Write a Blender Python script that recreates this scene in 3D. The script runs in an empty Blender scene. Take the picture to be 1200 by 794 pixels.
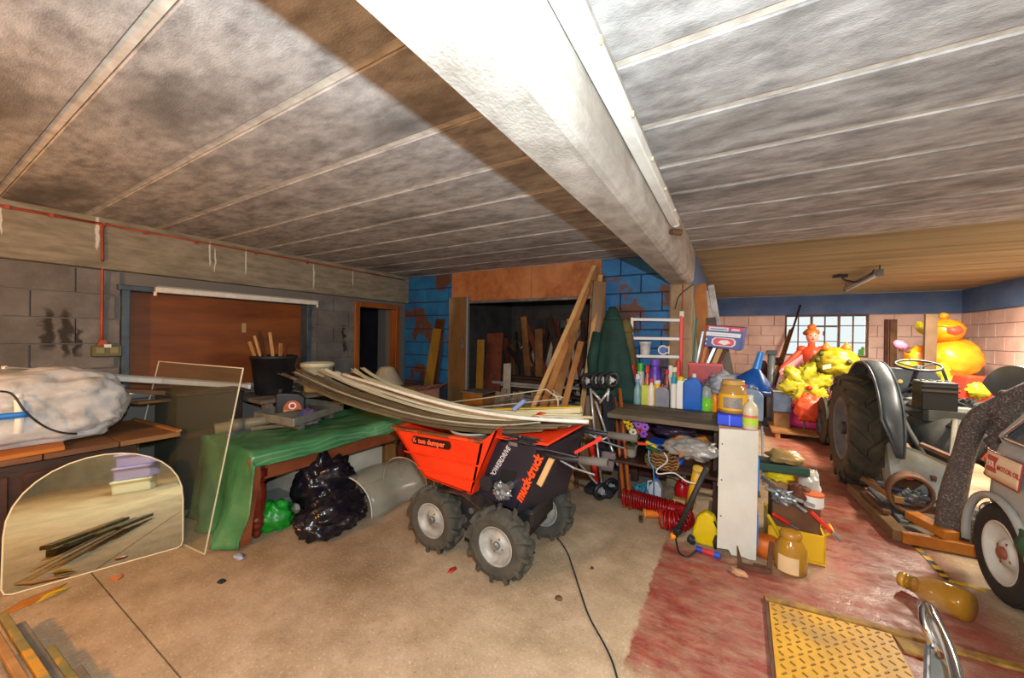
import bpy, math, random
from mathutils import Vector as V, Matrix, noise
sc = bpy.context.scene
col = sc.collection
PI = math.pi
R_ = math.radians
# ------------------------------------------------------------------ camera, world, lights, exposure
YAW, PITCH, ROLL, F = R_(30.58), R_(-.35), R_(-.92), 437.
CAM = V((0, 0, 1.5))
_f = V((-math.sin(YAW)*math.cos(PITCH), math.cos(YAW)*math.cos(PITCH), math.sin(PITCH)))
_r = V((math.cos(YAW), math.sin(YAW), 0)); _d = _f.cross(_r)
CR = math.cos(ROLL)*_r + math.sin(ROLL)*_d
CD = -math.sin(ROLL)*_r + math.cos(ROLL)*_d
cd = bpy.data.cameras.new('camera'); cam = bpy.data.objects.new('camera', cd); col.objects.link(cam)
cd.sensor_width = 36; cd.lens = 36*F/1200; cd.clip_start = .03; cd.clip_end = 200
m3 = Matrix((CR, -CD, -_f)).transposed()
cam.matrix_world = Matrix.Translation(CAM) @ m3.to_4x4()
sc.camera = cam
w = bpy.data.worlds.new('sky'); sc.world = w; w.use_nodes = True
bg = w.node_tree.nodes['Background']; bg.inputs[0].default_value = (.92, .97, 1, 1); bg.inputs[1].default_value = .85

def light(name, kind, loc, energy, color, size=.1, rot=(0, 0, 0), sy=None):
    l = bpy.data.lights.new(name, kind); l.energy = energy; l.color = color
    if kind == 'AREA':
        l.size = size
        if sy: l.shape = 'RECTANGLE'; l.size_y = sy
    else: l.shadow_soft_size = size
    o = bpy.data.objects.new(name, l); col.objects.link(o); o.location = loc; o.rotation_euler = rot
    return o
light('camera_flash', 'POINT', (.07, -.02, 1.70), 240, (.76, .91, 1), .014)
light('warm_fill', 'POINT', (-2.4, -1.4, 1.8), 150, (1, .43, .07), .06)  # unseen warm fill pair behind the camera, added to turn the beam shadow orange
light('warm_fill', 'POINT', (1.3, -1.5, 1.8), 90, (1, .45, .09), .06)
light('right_bay_fill', 'AREA', (2.4, 4.3, 2.34), 110, (1, .88, .70), 1.2, (0, 0, PI/2), .12)  # unseen fill pair added to brighten the far wall and tractor
light('right_bay_fill', 'AREA', (2.2, 6.2, 2.34), 170, (1, .88, .70), 1.2, (0, 0, PI/2), .12)
light('window_daylight', 'AREA', (1.53, 10.3, 2.9), 420, (.95, 1, 1), 1.6, (R_(-52), 0, 0), .9)
sc.view_settings.view_transform = 'Standard'; sc.view_settings.look = 'None'
sc.view_settings.gamma = 1; sc.view_settings.exposure = 0.3; sc.view_settings.use_curve_mapping = False

# ------------------------------------------------------------------ placing helpers (photo pixel + a known plane -> a point of the room)
def ray(px, py): return CR*((px-600)/F) + CD*((py-397)/F) + _f
def zp(px, py, z=0.): d = ray(px, py); return CAM + d*((z-CAM.z)/d.z)
def yp(px, py, y): d = ray(px, py); return CAM + d*(y/d.y)
def xp(px, py, x): d = ray(px, py); return CAM + d*(x/d.x)

# ------------------------------------------------------------------ materials
def lin(h):
    h = h.lstrip('#'); o = []
    for i in (0, 2, 4):
        c = int(h[i:i+2], 16)/255
        o.append(c/12.92 if c <= .04045 else ((c+.055)/1.055)**2.4)
    return (*o, 1)
MATS = {}
def mat(name, c1, c2=None, sc_=6., r=.6, me=0., b=0., bs=None, st=(1, 1, 1), pos=False, lo=.35, hi=.65, c3=None, s3=1.5, lo3=.5, hi3=.7, tr=0., al=1., sp=.5, det=5, r2=None, ior=1.45):
    if name in MATS: return MATS[name]
    m = bpy.data.materials.new(name); m.use_nodes = True; MATS[name] = m
    nt = m.node_tree; N = nt.nodes; L = nt.links; p = N['Principled BSDF']
    p.inputs['Base Color'].default_value = lin(c1); p.inputs['Roughness'].default_value = r; p.inputs['Metallic'].default_value = me
    p.inputs['Specular IOR Level'].default_value = sp; p.inputs['IOR'].default_value = ior
    if tr: p.inputs['Transmission Weight'].default_value = tr
    if al < 1: p.inputs['Alpha'].default_value = al
    if c2 or b:
        if pos: co = N.new('ShaderNodeNewGeometry').outputs['Position']
        else: co = N.new('ShaderNodeTexCoord').outputs['Object']
        mp = N.new('ShaderNodeMapping'); mp.inputs['Scale'].default_value = st; L.new(co, mp.inputs[0]); co = mp.outputs[0]
        if not pos:
            oi = N.new('ShaderNodeObjectInfo'); mm = N.new('ShaderNodeVectorMath'); mm.operation = 'ADD'
            ml = N.new('ShaderNodeMath'); ml.operation = 'MULTIPLY'; ml.inputs[1].default_value = 40
            L.new(oi.outputs['Random'], ml.inputs[0]); L.new(co, mm.inputs[0]); L.new(ml.outputs[0], mm.inputs[1]); co = mm.outputs[0]
        tx = N.new('ShaderNodeTexNoise'); tx.inputs['Scale'].default_value = sc_; tx.inputs['Detail'].default_value = det
        tx.inputs['Roughness'].default_value = .65; L.new(co, tx.inputs['Vector'])
        if c2:
            rm = N.new('ShaderNodeMapRange'); rm.inputs[1].default_value = lo; rm.inputs[2].default_value = hi; L.new(tx.outputs[0], rm.inputs[0])
            mx = N.new('ShaderNodeMix'); mx.data_type = 'RGBA'; mx.inputs[6].default_value = lin(c1); mx.inputs[7].default_value = lin(c2)
            L.new(rm.outputs[0], mx.inputs[0]); out = mx.outputs[2]
            if c3:
                t3 = N.new('ShaderNodeTexNoise'); t3.inputs['Scale'].default_value = s3; t3.inputs['Detail'].default_value = 6; L.new(co, t3.inputs['Vector'])
                r3 = N.new('ShaderNodeMapRange'); r3.inputs[1].default_value = lo3; r3.inputs[2].default_value = hi3; L.new(t3.outputs[0], r3.inputs[0])
                m2 = N.new('ShaderNodeMix'); m2.data_type = 'RGBA'; m2.inputs[7].default_value = lin(c3)
                L.new(r3.outputs[0], m2.inputs[0]); L.new(out, m2.inputs[6]); out = m2.outputs[2]
            L.new(out, p.inputs['Base Color'])
            if r2 is not None:
                rr = N.new('ShaderNodeMapRange'); rr.inputs[1].default_value = lo; rr.inputs[2].default_value = hi
                rr.inputs[3].default_value = r; rr.inputs[4].default_value = r2; L.new(tx.outputs[0], rr.inputs[0]); L.new(rr.outputs[0], p.inputs['Roughness'])
        if b:
            t2 = N.new('ShaderNodeTexNoise'); t2.inputs['Scale'].default_value = bs or sc_*4; t2.inputs['Detail'].default_value = 4; L.new(co, t2.inputs['Vector'])
            bp = N.new('ShaderNodeBump'); bp.inputs['Strength'].default_value = b; bp.inputs['Distance'].default_value = .008
            L.new(t2.outputs[0], bp.inputs['Height']); L.new(bp.outputs[0], p.inputs['Normal'])
    return m
def plain(h, r=.5, me=0., **k): return mat('paint_%s_%d_%d' % (h.strip('#'), r*100, me*10), h, None, r=r, me=me, **k)
def glass(name, h, al=.3, r=.05):
    # thin see-through plastic or glass: tinted surface with partial alpha
    return mat(name, h, None, r=r, al=al, sp=.6)

# ------------------------------------------------------------------ mesh builder
def wm(o):
    m = o.matrix_basis.copy(); p = o.parent
    while p: m = p.matrix_basis @ m; p = p.parent
    return m
def frame(d, up=(0, 0, 1)):
    d = V(d).normalized(); u = V(up)
    if abs(d.dot(u.normalized())) > .98: u = V((1, 0, 0)) if abs(d.x) < .9 else V((0, 1, 0))
    s = d.cross(u).normalized(); u = s.cross(d).normalized()
    return d, s, u
class MB:
    def __init__(s): s.v = []; s.f = []
    def add(s, vs, fs):
        n = len(s.v); s.v += [V(a) for a in vs]; s.f += [tuple(i+n for i in f) for f in fs]; return s
    def box(s, x0, x1, y0, y1, z0, z1, M=None):
        vs = [V((x, y, z)) for x in (x0, x1) for y in (y0, y1) for z in (z0, z1)]
        if M: vs = [M @ a for a in vs]
        return s.add(vs, [(0, 1, 3, 2), (4, 6, 7, 5), (0, 4, 5, 1), (2, 3, 7, 6), (0, 2, 6, 4), (1, 5, 7, 3)])
    def bar(s, p0, p1, w_, h, up=(0, 0, 1), taper=1.):
        p0 = V(p0); p1 = V(p1); d, a, u = frame(p1-p0, up); vs = []
        for p, k in ((p0, 1), (p1, taper)):
            for i, j in ((-1, -1), (1, -1), (1, 1), (-1, 1)): vs.append(p + a*(i*w_/2*k) + u*(j*h/2*k))
        return s.add(vs, [(3, 2, 1, 0), (4, 5, 6, 7)] + [(i, (i+1) % 4, (i+1) % 4+4, i+4) for i in range(4)])
    def cyl(s, p0, p1, r0, r1=None, n=14, cap=True):
        return s.tube([p0, p1], [r0, r0 if r1 is None else r1], n, cap=cap)
    def tube(s, pts, r, n=8, closed=False, cap=True, sq=1.):
        pts = [V(p) for p in pts]; k = len(pts); rs = r if isinstance(r, (list, tuple)) else [r]*k
        base = len(s.v); u = None
        for i, p in enumerate(pts):
            a = pts[(i-1) % k] if (closed or i > 0) else p; c = pts[(i+1) % k] if (closed or i < k-1) else p
            t = (c-a).normalized()
            if u is None: _, sd, u = frame(t)
            else:
                u = (u - t*u.dot(t))
                u = u.normalized() if u.length > 1e-6 else frame(t)[2]
                sd = t.cross(u).normalized()
            for j in range(n):
                an = 2*PI*j/n; s.v.append(p + sd*(math.cos(an)*rs[i]) + u*(math.sin(an)*rs[i]*sq))
        for i in range(k if closed else k-1):
            for j in range(n):
                a = base+i*n+j; b = base+i*n+(j+1) % n; c = base+((i+1) % k)*n+(j+1) % n; d = base+((i+1) % k)*n+j
                s.f.append((a, b, c, d))
        if cap and not closed:
            s.f.append(tuple(base+j for j in range(n))[::-1]); s.f.append(tuple(base+(k-1)*n+j for j in range(n)))
        return s
    def lathe(s, prof, n=20, M=None, cap=True, a0=0., a1=2*PI, sx=1., sy=1.):
        base = len(s.v); full = abs(a1-a0-2*PI) < 1e-5; cnt = n if full else n+1
        for r, z in prof:
            for j in range(cnt):
                an = a0+(a1-a0)*j/n; p = V((r*math.cos(an)*sx, r*math.sin(an)*sy, z)); s.v.append(M @ p if M else p)
        for i in range(len(prof)-1):
            for j in range(n if full else n):
                a = base+i*cnt+j; b = base+i*cnt+(j+1) % cnt
                s.f.append((a, b, b+cnt, a+cnt))
        if cap and full:
            if prof[0][0] > 1e-5: s.f.append(tuple(base+j for j in range(cnt))[::-1])
            if prof[-1][0] > 1e-5: s.f.append(tuple(base+(len(prof)-1)*cnt+j for j in range(cnt)))
        return s
    def prism(s, poly, d0, d1, fn):
        n = len(poly); vs = [fn(u, v, d0) for u, v in poly] + [fn(u, v, d1) for u, v in poly]
        return s.add(vs, [tuple(range(n))[::-1], tuple(range(n, 2*n))] + [(i, (i+1) % n, (i+1) % n+n, i+n) for i in range(n)])
    def sheet(s, fn, nu, nv, t=.004):
        P = [[V(fn(i/nu, j/nv)) for j in range(nv+1)] for i in range(nu+1)]
        top = []; bot = []
        for i in range(nu+1):
            for j in range(nv+1):
                du = P[min(i+1, nu)][j]-P[max(i-1, 0)][j]; dv = P[i][min(j+1, nv)]-P[i][max(j-1, 0)]
                nn = du.cross(dv); nn = nn.normalized() if nn.length > 1e-9 else V((0, 0, 1))
                top.append(P[i][j]+nn*t/2); bot.append(P[i][j]-nn*t/2)
        k = len(top); w_ = nv+1; fs = []
        for i in range(nu):
            for j in range(nv):
                a = i*w_+j; fs.append((a, a+w_, a+w_+1, a+1)); fs.append((k+a, k+a+1, k+a+w_+1, k+a+w_))
        for i in range(nu):
            for j in (0, nv):
                a = i*w_+j; q = (a, a+w_, k+a+w_, k+a); fs.append(q if j else q[::-1])
        for j in range(nv):
            for i in (0, nu):
                a = i*w_+j; q = (a, a+1, k+a+1, k+a); fs.append(q[::-1] if i else q)
        return s.add(top+bot, fs)
    def blob(s, c, rad, amp=.15, fr=3., seed=0., nu=24, nv=14, zmin=None, M=None, crease=0., pw=1.):
        c = V(c); base = len(s.v); vs = []
        for i in range(nv+1):
            th = PI*i/nv
            for j in range(nu):
                ph = 2*PI*j/nu; d = V((math.sin(th)*math.cos(ph), math.sin(th)*math.sin(ph), math.cos(th)))
                q = d*fr + V((seed*3.1, seed*1.7, seed))
                k = 1+amp*noise.noise(q)+amp*.5*noise.noise(q*2.3)
                if crease: k -= crease*abs(noise.noise(q*1.9+V((5, 5, 5))))
                e = V([math.copysign(abs(a)**pw, a) for a in d]) if pw != 1 else d
                p = V((e.x*rad[0]*k, e.y*rad[1]*k, e.z*rad[2]*k))
                if M: p = M @ p
                p = p+c
                if zmin is not None and p.z < zmin: p.z = zmin
                vs.append(p)
        fs = []
        for i in range(nv):
            for j in range(nu): fs.append((i*nu+j, (i+1)*nu+j, (i+1)*nu+(j+1) % nu, i*nu+(j+1) % nu))
        return s.add(vs, fs)
    def torus(s, c, R, r, axis=(0, 0, 1), n=28, k=8):
        d, a, u = frame(axis); c = V(c)
        return s.tube([c+a*(R*math.cos(2*PI*i/n))+u*(R*math.sin(2*PI*i/n)) for i in range(n)], r, k, closed=True)
    def build(s, name, mt, parent=None, smooth=False, bevel=0., local=False, seg=1):
        me = bpy.data.meshes.new(name); vs = s.v
        if parent and not local:
            iv = wm(parent).inverted(); vs = [iv @ a for a in vs]
        lo = V([min(a[i] for a in vs) for i in range(3)]); hi = V([max(a[i] for a in vs) for i in range(3)])
        c = V(((lo.x+hi.x)/2, (lo.y+hi.y)/2, lo.z))
        me.from_pydata([tuple(a-c) for a in vs], [], s.f); me.update()
        if smooth: me.polygons.foreach_set('use_smooth', [True]*len(me.polygons))
        me.materials.append(mt)
        o = bpy.data.objects.new(name, me); col.objects.link(o); o.location = c
        if parent: o.parent = parent
        if bevel:
            bm_ = o.modifiers.new('bevel', 'BEVEL'); bm_.width = bevel; bm_.segments = seg; bm_.limit_method = 'ANGLE'
        return o
def inst(me, name, loc, parent=None, rot=(0, 0, 0)):
    o = bpy.data.objects.new(name, me); col.objects.link(o); o.location = loc; o.rotation_euler = rot
    if parent: o.parent = parent
    return o
def thing(name, label, cat, loc=(0, 0, 0), rotz=0., group=None):
    o = bpy.data.objects.new(name, None); col.objects.link(o); o.location = loc; o.rotation_euler = (0, 0, rotz); o.empty_display_size = .1
    return tag(o, label, cat, group)
def tag(o, label, cat, group=None, kind=None):
    o['label'] = label; o['category'] = cat
    if group: o['group'] = group
    if kind: o['kind'] = kind
    return o
def struct(o): o['kind'] = 'structure'; return o
def stuff(o): o['kind'] = 'stuff'; return o
def text(body, size, mt, org, xd, yd, parent, name='lettering', ext=.0006, bold=0., shear=0., sx=1., spacing=1.):
    c = bpy.data.curves.new('t', 'FONT'); c.body = body; c.size = size; c.extrude = ext; c.offset = bold; c.shear = shear; c.resolution_u = 2
    c.space_character = spacing
    o = bpy.data.objects.new('t', c); col.objects.link(o)
    bpy.context.view_layer.update()
    me = bpy.data.meshes.new_from_object(o.evaluated_get(bpy.context.evaluated_depsgraph_get()))
    bpy.data.objects.remove(o); bpy.data.curves.remove(c)
    xd = V(xd).normalized(); yd = V(yd); yd = (yd-xd*yd.dot(xd)).normalized(); zd = xd.cross(yd); org = V(org)
    b = MB(); b.v = [org+xd*(a.co.x*sx)+yd*a.co.y+zd*a.co.z for a in me.vertices]; b.f = [tuple(p.vertices) for p in me.polygons]
    bpy.data.meshes.remove(me)
    return stuff(b.build(name, mt, parent))
def rotM(axis, deg): return Matrix.Rotation(R_(deg), 4, axis)
def T(x, y, z): return Matrix.Translation((x, y, z))
def arc(c, r, a0, a1, n, ax1, ax2):
    c = V(c); a = V(ax1); b = V(ax2)
    return [c+a*(r*math.cos(a0+(a1-a0)*i/n))+b*(r*math.sin(a0+(a1-a0)*i/n)) for i in range(n+1)]
def spline(pts, n=6):
    pts = [V(p) for p in pts]; out = []
    for i in range(len(pts)-1):
        p0 = pts[max(i-1, 0)]; p1 = pts[i]; p2 = pts[i+1]; p3 = pts[min(i+2, len(pts)-1)]
        for k in range(n):
            t = k/n; out.append(.5*((2*p1)+(p2-p0)*t+(2*p0-5*p1+4*p2-p3)*t*t+(3*p1-p0-3*p2+p3)*t**3))
    return out+[pts[-1]]
rnd = random.Random(5)
# ================================================================== STRUCTURE
CEIL = 2.4
concrete = mat('ceiling_concrete', '#b6b1ac', '#7f7a76', 9, r=.85, b=.3, bs=110, st=(.7, 1.6, 1), pos=True, lo=.36, hi=.66, c3='#5f5a55', s3=1.6, lo3=.52, hi3=.74, det=9)
concrete_far = mat('bounce_tinted_concrete', '#a5966f', '#7d6f4d', 2., r=.9, b=.5, bs=14, st=(.25, 3, 1), pos=True, lo=.3, hi=.7)  # far planks yellower and darker: warm bounce light painted into the colour
beamc = mat('beam_concrete', '#bab3a9', '#8a8176', 10, r=.85, b=.3, bs=110, st=(1, .6, 1), pos=True, lo=.3, hi=.7, c3='#7d7265', s3=1.6, lo3=.55, hi3=.75)
lintelc = mat('lintel_concrete', '#8f8673', '#6f6756', 8., r=.9, b=.25, bs=30, st=(1, .5, 2.2), pos=True, c3='#5f584a', s3=1.1, lo3=.5, hi3=.75)
mortar_l = mat('pale_mortar', '#d6cdbf', '#b3a797', 12, r=.9, pos=True)
mortar_d = mat('dark_mortar', '#4a443e', None, r=.95)
blockm = mat('grey_block', '#77736f', '#5f5b57', 5, r=.92, b=.4, bs=60, pos=True, c3='#4e4a47', s3=1.2, lo3=.5, hi3=.8)
bluem = mat('flaking_blue_paint', '#2273a8', '#174f80', 3., r=.65, b=.3, bs=22, pos=True, lo=.3, hi=.7, c3='#5a3a2c', s3=3.4, lo3=.55, hi3=.60)
blueband = mat('faded_blue_paint', '#55729e', '#48628c', 2., r=.75, b=.15, bs=20, pos=True, c3='#6a7d95', s3=2.5, lo3=.5, hi3=.8)
pinkm = mat('pink_block_paint', '#e2c6ba', '#d0afa3', 2.5, r=.85, b=.3, bs=24, pos=True, c3='#b8988c', s3=1.4, lo3=.5, hi3=.8)

def stain(m, col_, spots, wob=.05):
    # marks with a shape of their own on the wall face: each spot is (y, z, half width, half height)
    nt = m.node_tree; N = nt.nodes; L = nt.links; p = N['Principled BSDF']; src = p.inputs['Base Color'].links[0].from_socket
    g = N.new('ShaderNodeNewGeometry'); sp = N.new('ShaderNodeSeparateXYZ'); L.new(g.outputs['Position'], sp.inputs[0])
    tx = N.new('ShaderNodeTexNoise'); tx.inputs['Scale'].default_value = 14; tx.inputs['Detail'].default_value = 5; L.new(g.outputs['Position'], tx.inputs['Vector'])
    def M_(op, a, b=None):
        t = N.new('ShaderNodeMath'); t.operation = op
        for i, q in ((0, a), (1, b)):
            if q is None: continue
            if isinstance(q, (int, float)): t.inputs[i].default_value = q
            else: L.new(q, t.inputs[i])
        return t.outputs[0]
    w_ = M_('MULTIPLY', M_('SUBTRACT', tx.outputs[0], .5), wob); acc = None
    for y0, z0, hw, hh in spots:
        a = M_('DIVIDE', M_('SUBTRACT', M_('ADD', sp.outputs[1], w_), y0), hw); b = M_('DIVIDE', M_('SUBTRACT', sp.outputs[2], z0), hh)
        d = M_('ADD', M_('POWER', M_('ABSOLUTE', a), 2), M_('POWER', M_('ABSOLUTE', b), 4))
        k = N.new('ShaderNodeMapRange'); k.inputs[1].default_value = 1.3; k.inputs[2].default_value = .3; k.inputs[4].default_value = .85; L.new(d, k.inputs[0])
        acc = k.outputs[0] if acc is None else M_('MAXIMUM', acc, k.outputs[0])
    mx = N.new('ShaderNodeMix'); mx.data_type = 'RGBA'; mx.inputs[7].default_value = lin(col_); L.new(acc, mx.inputs[0]); L.new(src, mx.inputs[6]); L.new(mx.outputs[2], p.inputs['Base Color'])
stain(blockm, '#1f1812', [(.64, 1.50, .035, .16), (.73, 1.47, .035, .19), (.79, 1.40, .02, .12), (3.12, 1.52, .02, .10), (3.14, 1.34, .03, .08)], .12)
stain(lintelc, '#cfccc4', [(.875, 2.28, .013, .14), (1.62, 2.26, .007, .12), (1.66, 2.2, .006, .12), (1.93, 2.24, .007, .14), (2.66, 2.2, .009, .16), (.42, 2.25, .005, .1), (3.2, 2.25, .006, .12)], .03)
def floor_mat():
    m = bpy.data.materials.new('worn_concrete_floor'); m.use_nodes = True; nt = m.node_tree; N = nt.nodes; L = nt.links; p = N['Principled BSDF']
    g = N.new('ShaderNodeNewGeometry'); P = g.outputs['Position']
    def nz(s, d=6, r=.65, v=None):
        t = N.new('ShaderNodeTexNoise'); t.inputs['Scale'].default_value = s; t.inputs['Detail'].default_value = d; t.inputs['Roughness'].default_value = r
        L.new(v or P, t.inputs['Vector']); return t.outputs[0]
    def rg(x, a, b, c=0., d=1.):
        t = N.new('ShaderNodeMapRange'); t.inputs[1].default_value = a; t.inputs[2].default_value = b; t.inputs[3].default_value = c; t.inputs[4].default_value = d
        L.new(x, t.inputs[0]); return t.outputs[0]
    def mx(f, a, b):
        t = N.new('ShaderNodeMix'); t.data_type = 'RGBA'; L.new(f, t.inputs[0])
        for i, q in ((6, a), (7, b)):
            if isinstance(q, str): t.inputs[i].default_value = lin(q)
            else: L.new(q, t.inputs[i])
        return t.outputs[2]
    def mt(op, a, b):
        t = N.new('ShaderNodeMath'); t.operation = op
        for i, q in ((0, a), (1, b)):
            if isinstance(q, (int, float)): t.inputs[i].default_value = q
            else: L.new(q, t.inputs[i])
        return t.outputs[0]
    sp = N.new('ShaderNodeSeparateXYZ'); L.new(P, sp.inputs[0]); X, Y = sp.outputs[0], sp.outputs[1]
    base = mx(rg(nz(5), .3, .7), '#b59d80', '#967d5f')
    base = mx(rg(nz(1.1, 5), .48, .68), base, '#7f684b')
    base = mx(rg(nz(70, 4, .8), .55, .75), base, '#d6c6ae')
    base = mx(rg(nz(45, 5, .8), .56, .72), base, '#6d563c')
    # red painted bay: straight left edge along the beam line, worn away in patches
    jx = mt('ADD', X, mt('MULTIPLY', mt('SUBTRACT', nz(14, 3), .5), .07))
    jy = mt('ADD', Y, mt('MULTIPLY', mt('SUBTRACT', nz(3, 4), .5), .5))
    inn = mt('MULTIPLY', rg(jx, -.415, -.40), rg(jy, 1.70, 1.82))
    inn = mt('MULTIPLY', inn, rg(X, 1.35, 1.15))
    gap = mt('MULTIPLY', rg(jx, .62, .40), rg(jy, 2.9, 3.05))      # bare strip under the bench side
    inn = mt('MULTIPLY', inn, mt('SUBTRACT', 1., gap))
    sw = N.new('ShaderNodeMapping'); sw.inputs['Scale'].default_value = (1, 3.2, 1); sw.inputs['Rotation'].default_value = (0, 0, .5); L.new(P, sw.inputs[0])
    wear = rg(nz(4.5, 9, .8, sw.outputs[0]), .42, .70)
    redf = mt('MULTIPLY', inn, mt('SUBTRACT', 1., mt('MULTIPLY', wear, .75)))
    out = mx(redf, base, mx(rg(nz(9), .35, .65), '#7c3129', '#944438'))
    L.new(out, p.inputs['Base Color'])
    L.new(rg(mt('MULTIPLY', inn, rg(nz(6, 4), .35, .6)), 0., 1., .8, .3), p.inputs['Roughness'])
    bp = N.new('ShaderNodeBump'); bp.inputs['Strength'].default_value = .5; bp.inputs['Distance'].default_value = .01
    L.new(nz(26, 6), bp.inputs['Height']); L.new(bp.outputs[0], p.inputs['Normal'])
    return m
fm = floor_mat()
fl = struct(MB().box(-4.7, 3.6, -2.5, 9.4, -.2, -.035).build('floor', mat('floor_bed', '#40362c', None, r=1)))
for a, b in ((-2.5, .662), (.669, 9.4)): MB().box(-4.7, 3.6, a, b, -.035, 0).build('slab', fm, fl)

# ceiling planks with mortar joints
ce = struct(MB().box(-4.7, 3.6, -2.5, 9.4, CEIL+.06, CEIL+.2).build('ceiling', mortar_d))
def plank_mesh(x0, x1, y0, mt_):
    o = MB().box(x0, x1, y0+.004, y0+.386, CEIL, CEIL+.06).build('plank', mt_, ce, bevel=.004)
    return o
y = .41-.42*7; k = 0
prot = {}
while y < 9.2:
    for side, (x0, x1) in enumerate(((-4.6, -.5), (-.42, 3.45))):
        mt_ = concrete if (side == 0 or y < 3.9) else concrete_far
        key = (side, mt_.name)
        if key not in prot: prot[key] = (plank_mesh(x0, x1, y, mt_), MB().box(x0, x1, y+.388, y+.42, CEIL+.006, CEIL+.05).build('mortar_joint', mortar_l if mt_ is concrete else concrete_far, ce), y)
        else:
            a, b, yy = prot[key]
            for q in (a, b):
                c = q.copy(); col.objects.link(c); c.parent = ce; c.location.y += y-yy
    y += .42
# main beam with tube batten
bm = struct(MB().prism([(-.57, 2.065), (-.575, CEIL+.01), (-.345, CEIL+.01), (-.355, 2.11), (-.40, 2.065)], -2.5, 4.3, lambda u, v, w_: V((u, w_, v))).build('trim_1', beamc, None, bevel=.012))
bm['label'] = 'long pale concrete beam crossing the ceiling'
# left wall: lintel, block courses, openings
wl = struct(MB().box(-4.9, -4.47, -2.5, 1.03, 0, 2.0).box(-4.9, -4.47, 2.67, 3.3, 0, 2.0).box(-4.9, -4.47, 1.03, 2.67, 1.87, 2.0).box(-4.9, -4.47, 1.03, 2.67, 0, .9).box(-4.9, -4.47, 4.06, 4.3, 0, 2.0).box(-4.9, -4.47, 3.3, 4.06, 1.95, 2.0).build('wall_left', mat('grey_mortar', '#6f6b66', None, r=.95)))
MB().box(-4.9, -4.37, -2.5, 4.2, 1.995, CEIL+.02).build('lintel', lintelc, wl, bevel=.006)
blk = None
def block(x, y0, y1, z0, z1):
    global blk
    full = abs(y1-y0-.43) < 1e-3 and abs(z1-z0-.19) < 1e-3
    if full and blk: return inst(blk, 'block', (x-.012, (y0+y1)/2, z0), wl_parent)
    o = MB().box(x-.03, x, y0, y1, z0, z1).build('block', blockm, wl_parent, bevel=.004)
    if full: blk = o.data
    return o
wl_parent = wl; wl.location = wl.location
iv = wm(wl).inverted()
pm = MB().box(-.015, .015, -.215, .215, 0, .19).build('block', blockm, wl); pm.location = iv @ V((-4.455, -9, 0)); proto_blk = pm
for c in range(5):
    z = .995+.2*c
    yy = -2.3-(.22 if c % 2 else 0)
    while yy < 4.1:
        y0, y1 = yy, yy+.43; yy += .44
        if 3.28 < (y0+y1)/2 < 4.12 or y1 > 3.28 and y0 < 4.1:
            if y0 >= 3.29: continue
            y1 = 3.28
        if z < 1.8 and y1 > 1.02 and y0 < 2.68:
            if y0 < 1.02: y1 = 1.02
            elif y1 > 2.68: y0 = 2.68
            else: continue
        if y1-y0 < .05: continue
        q = proto_blk.copy(); col.objects.link(q); q.parent = wl; q.location = iv @ V((-4.455+rnd.uniform(-.003, .003), (y0+y1)/2, z)); q.scale = (1, (y1-y0)/.43, 1)
bpy.data.objects.remove(proto_blk)
# boarded opening in left wall: steel frame and brown board
wn = struct(MB().box(-4.62, -4.56, 1.08, 2.62, .95, 1.84).build('window_1', mat('brown_ply', '#7d4514', '#5c2c0c', 2.2, r=.5, st=(1, .6, 3), pos=True, lo=.35, hi=.7)))
wn['label'] = 'boarded up opening with brown plywood in left wall'
stl = mat('blue_grey_steel', '#4d5e6b', '#3a444c', 8, r=.5, me=.3)
MB().box(-4.6, -4.42, 1.03, 1.08, .9, 1.87).build('frame_post', stl, wn, bevel=.004)
MB().box(-4.6, -4.42, 2.62, 2.67, .9, 1.87).build('frame_post', stl, wn, bevel=.004)
MB().box(-4.6, -4.40, 1.0, 2.72, 1.84, 1.885).build('frame_head', stl, wn, bevel=.004)
MB().box(-4.559, -4.555, 1.98, 2.02, 1.5, 1.6).build('paper_tag', plain('#a08a60'), wn)
# door opening in left wall with dark store behind
frm = mat('orange_wood', '#9c5a24', '#7a3f12', 4, r=.55, st=(2, 2, .3))
d1 = struct(MB().box(-4.56, -4.42, 3.28, 3.36, 0, 1.95).build('door_1', frm, None, bevel=.004)); d1['label'] = 'orange wood door frame in left wall'
MB().box(-4.56, -4.42, 4.0, 4.08, 0, 1.95).build('frame_post', frm, d1, bevel=.004)
MB().box(-4.56, -4.42, 3.36, 4.0, 1.88, 1.95).build('frame_head', frm, d1, bevel=.004)
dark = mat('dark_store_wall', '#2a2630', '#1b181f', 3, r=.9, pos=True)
struct(MB().box(-6.2, -6.1, 2.9, 4.3, 0, 2.2).box(-6.2, -4.9, 2.8, 2.9, 0, 2.2).box(-6.2, -4.9, 4.3, 4.4, 0, 2.2).box(-6.2, -4.9, 2.9, 4.3, 2.1, 2.2).box(-6.2, -4.7, 2.9, 4.3, -.1, 0).build('wall_store', dark))
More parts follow.
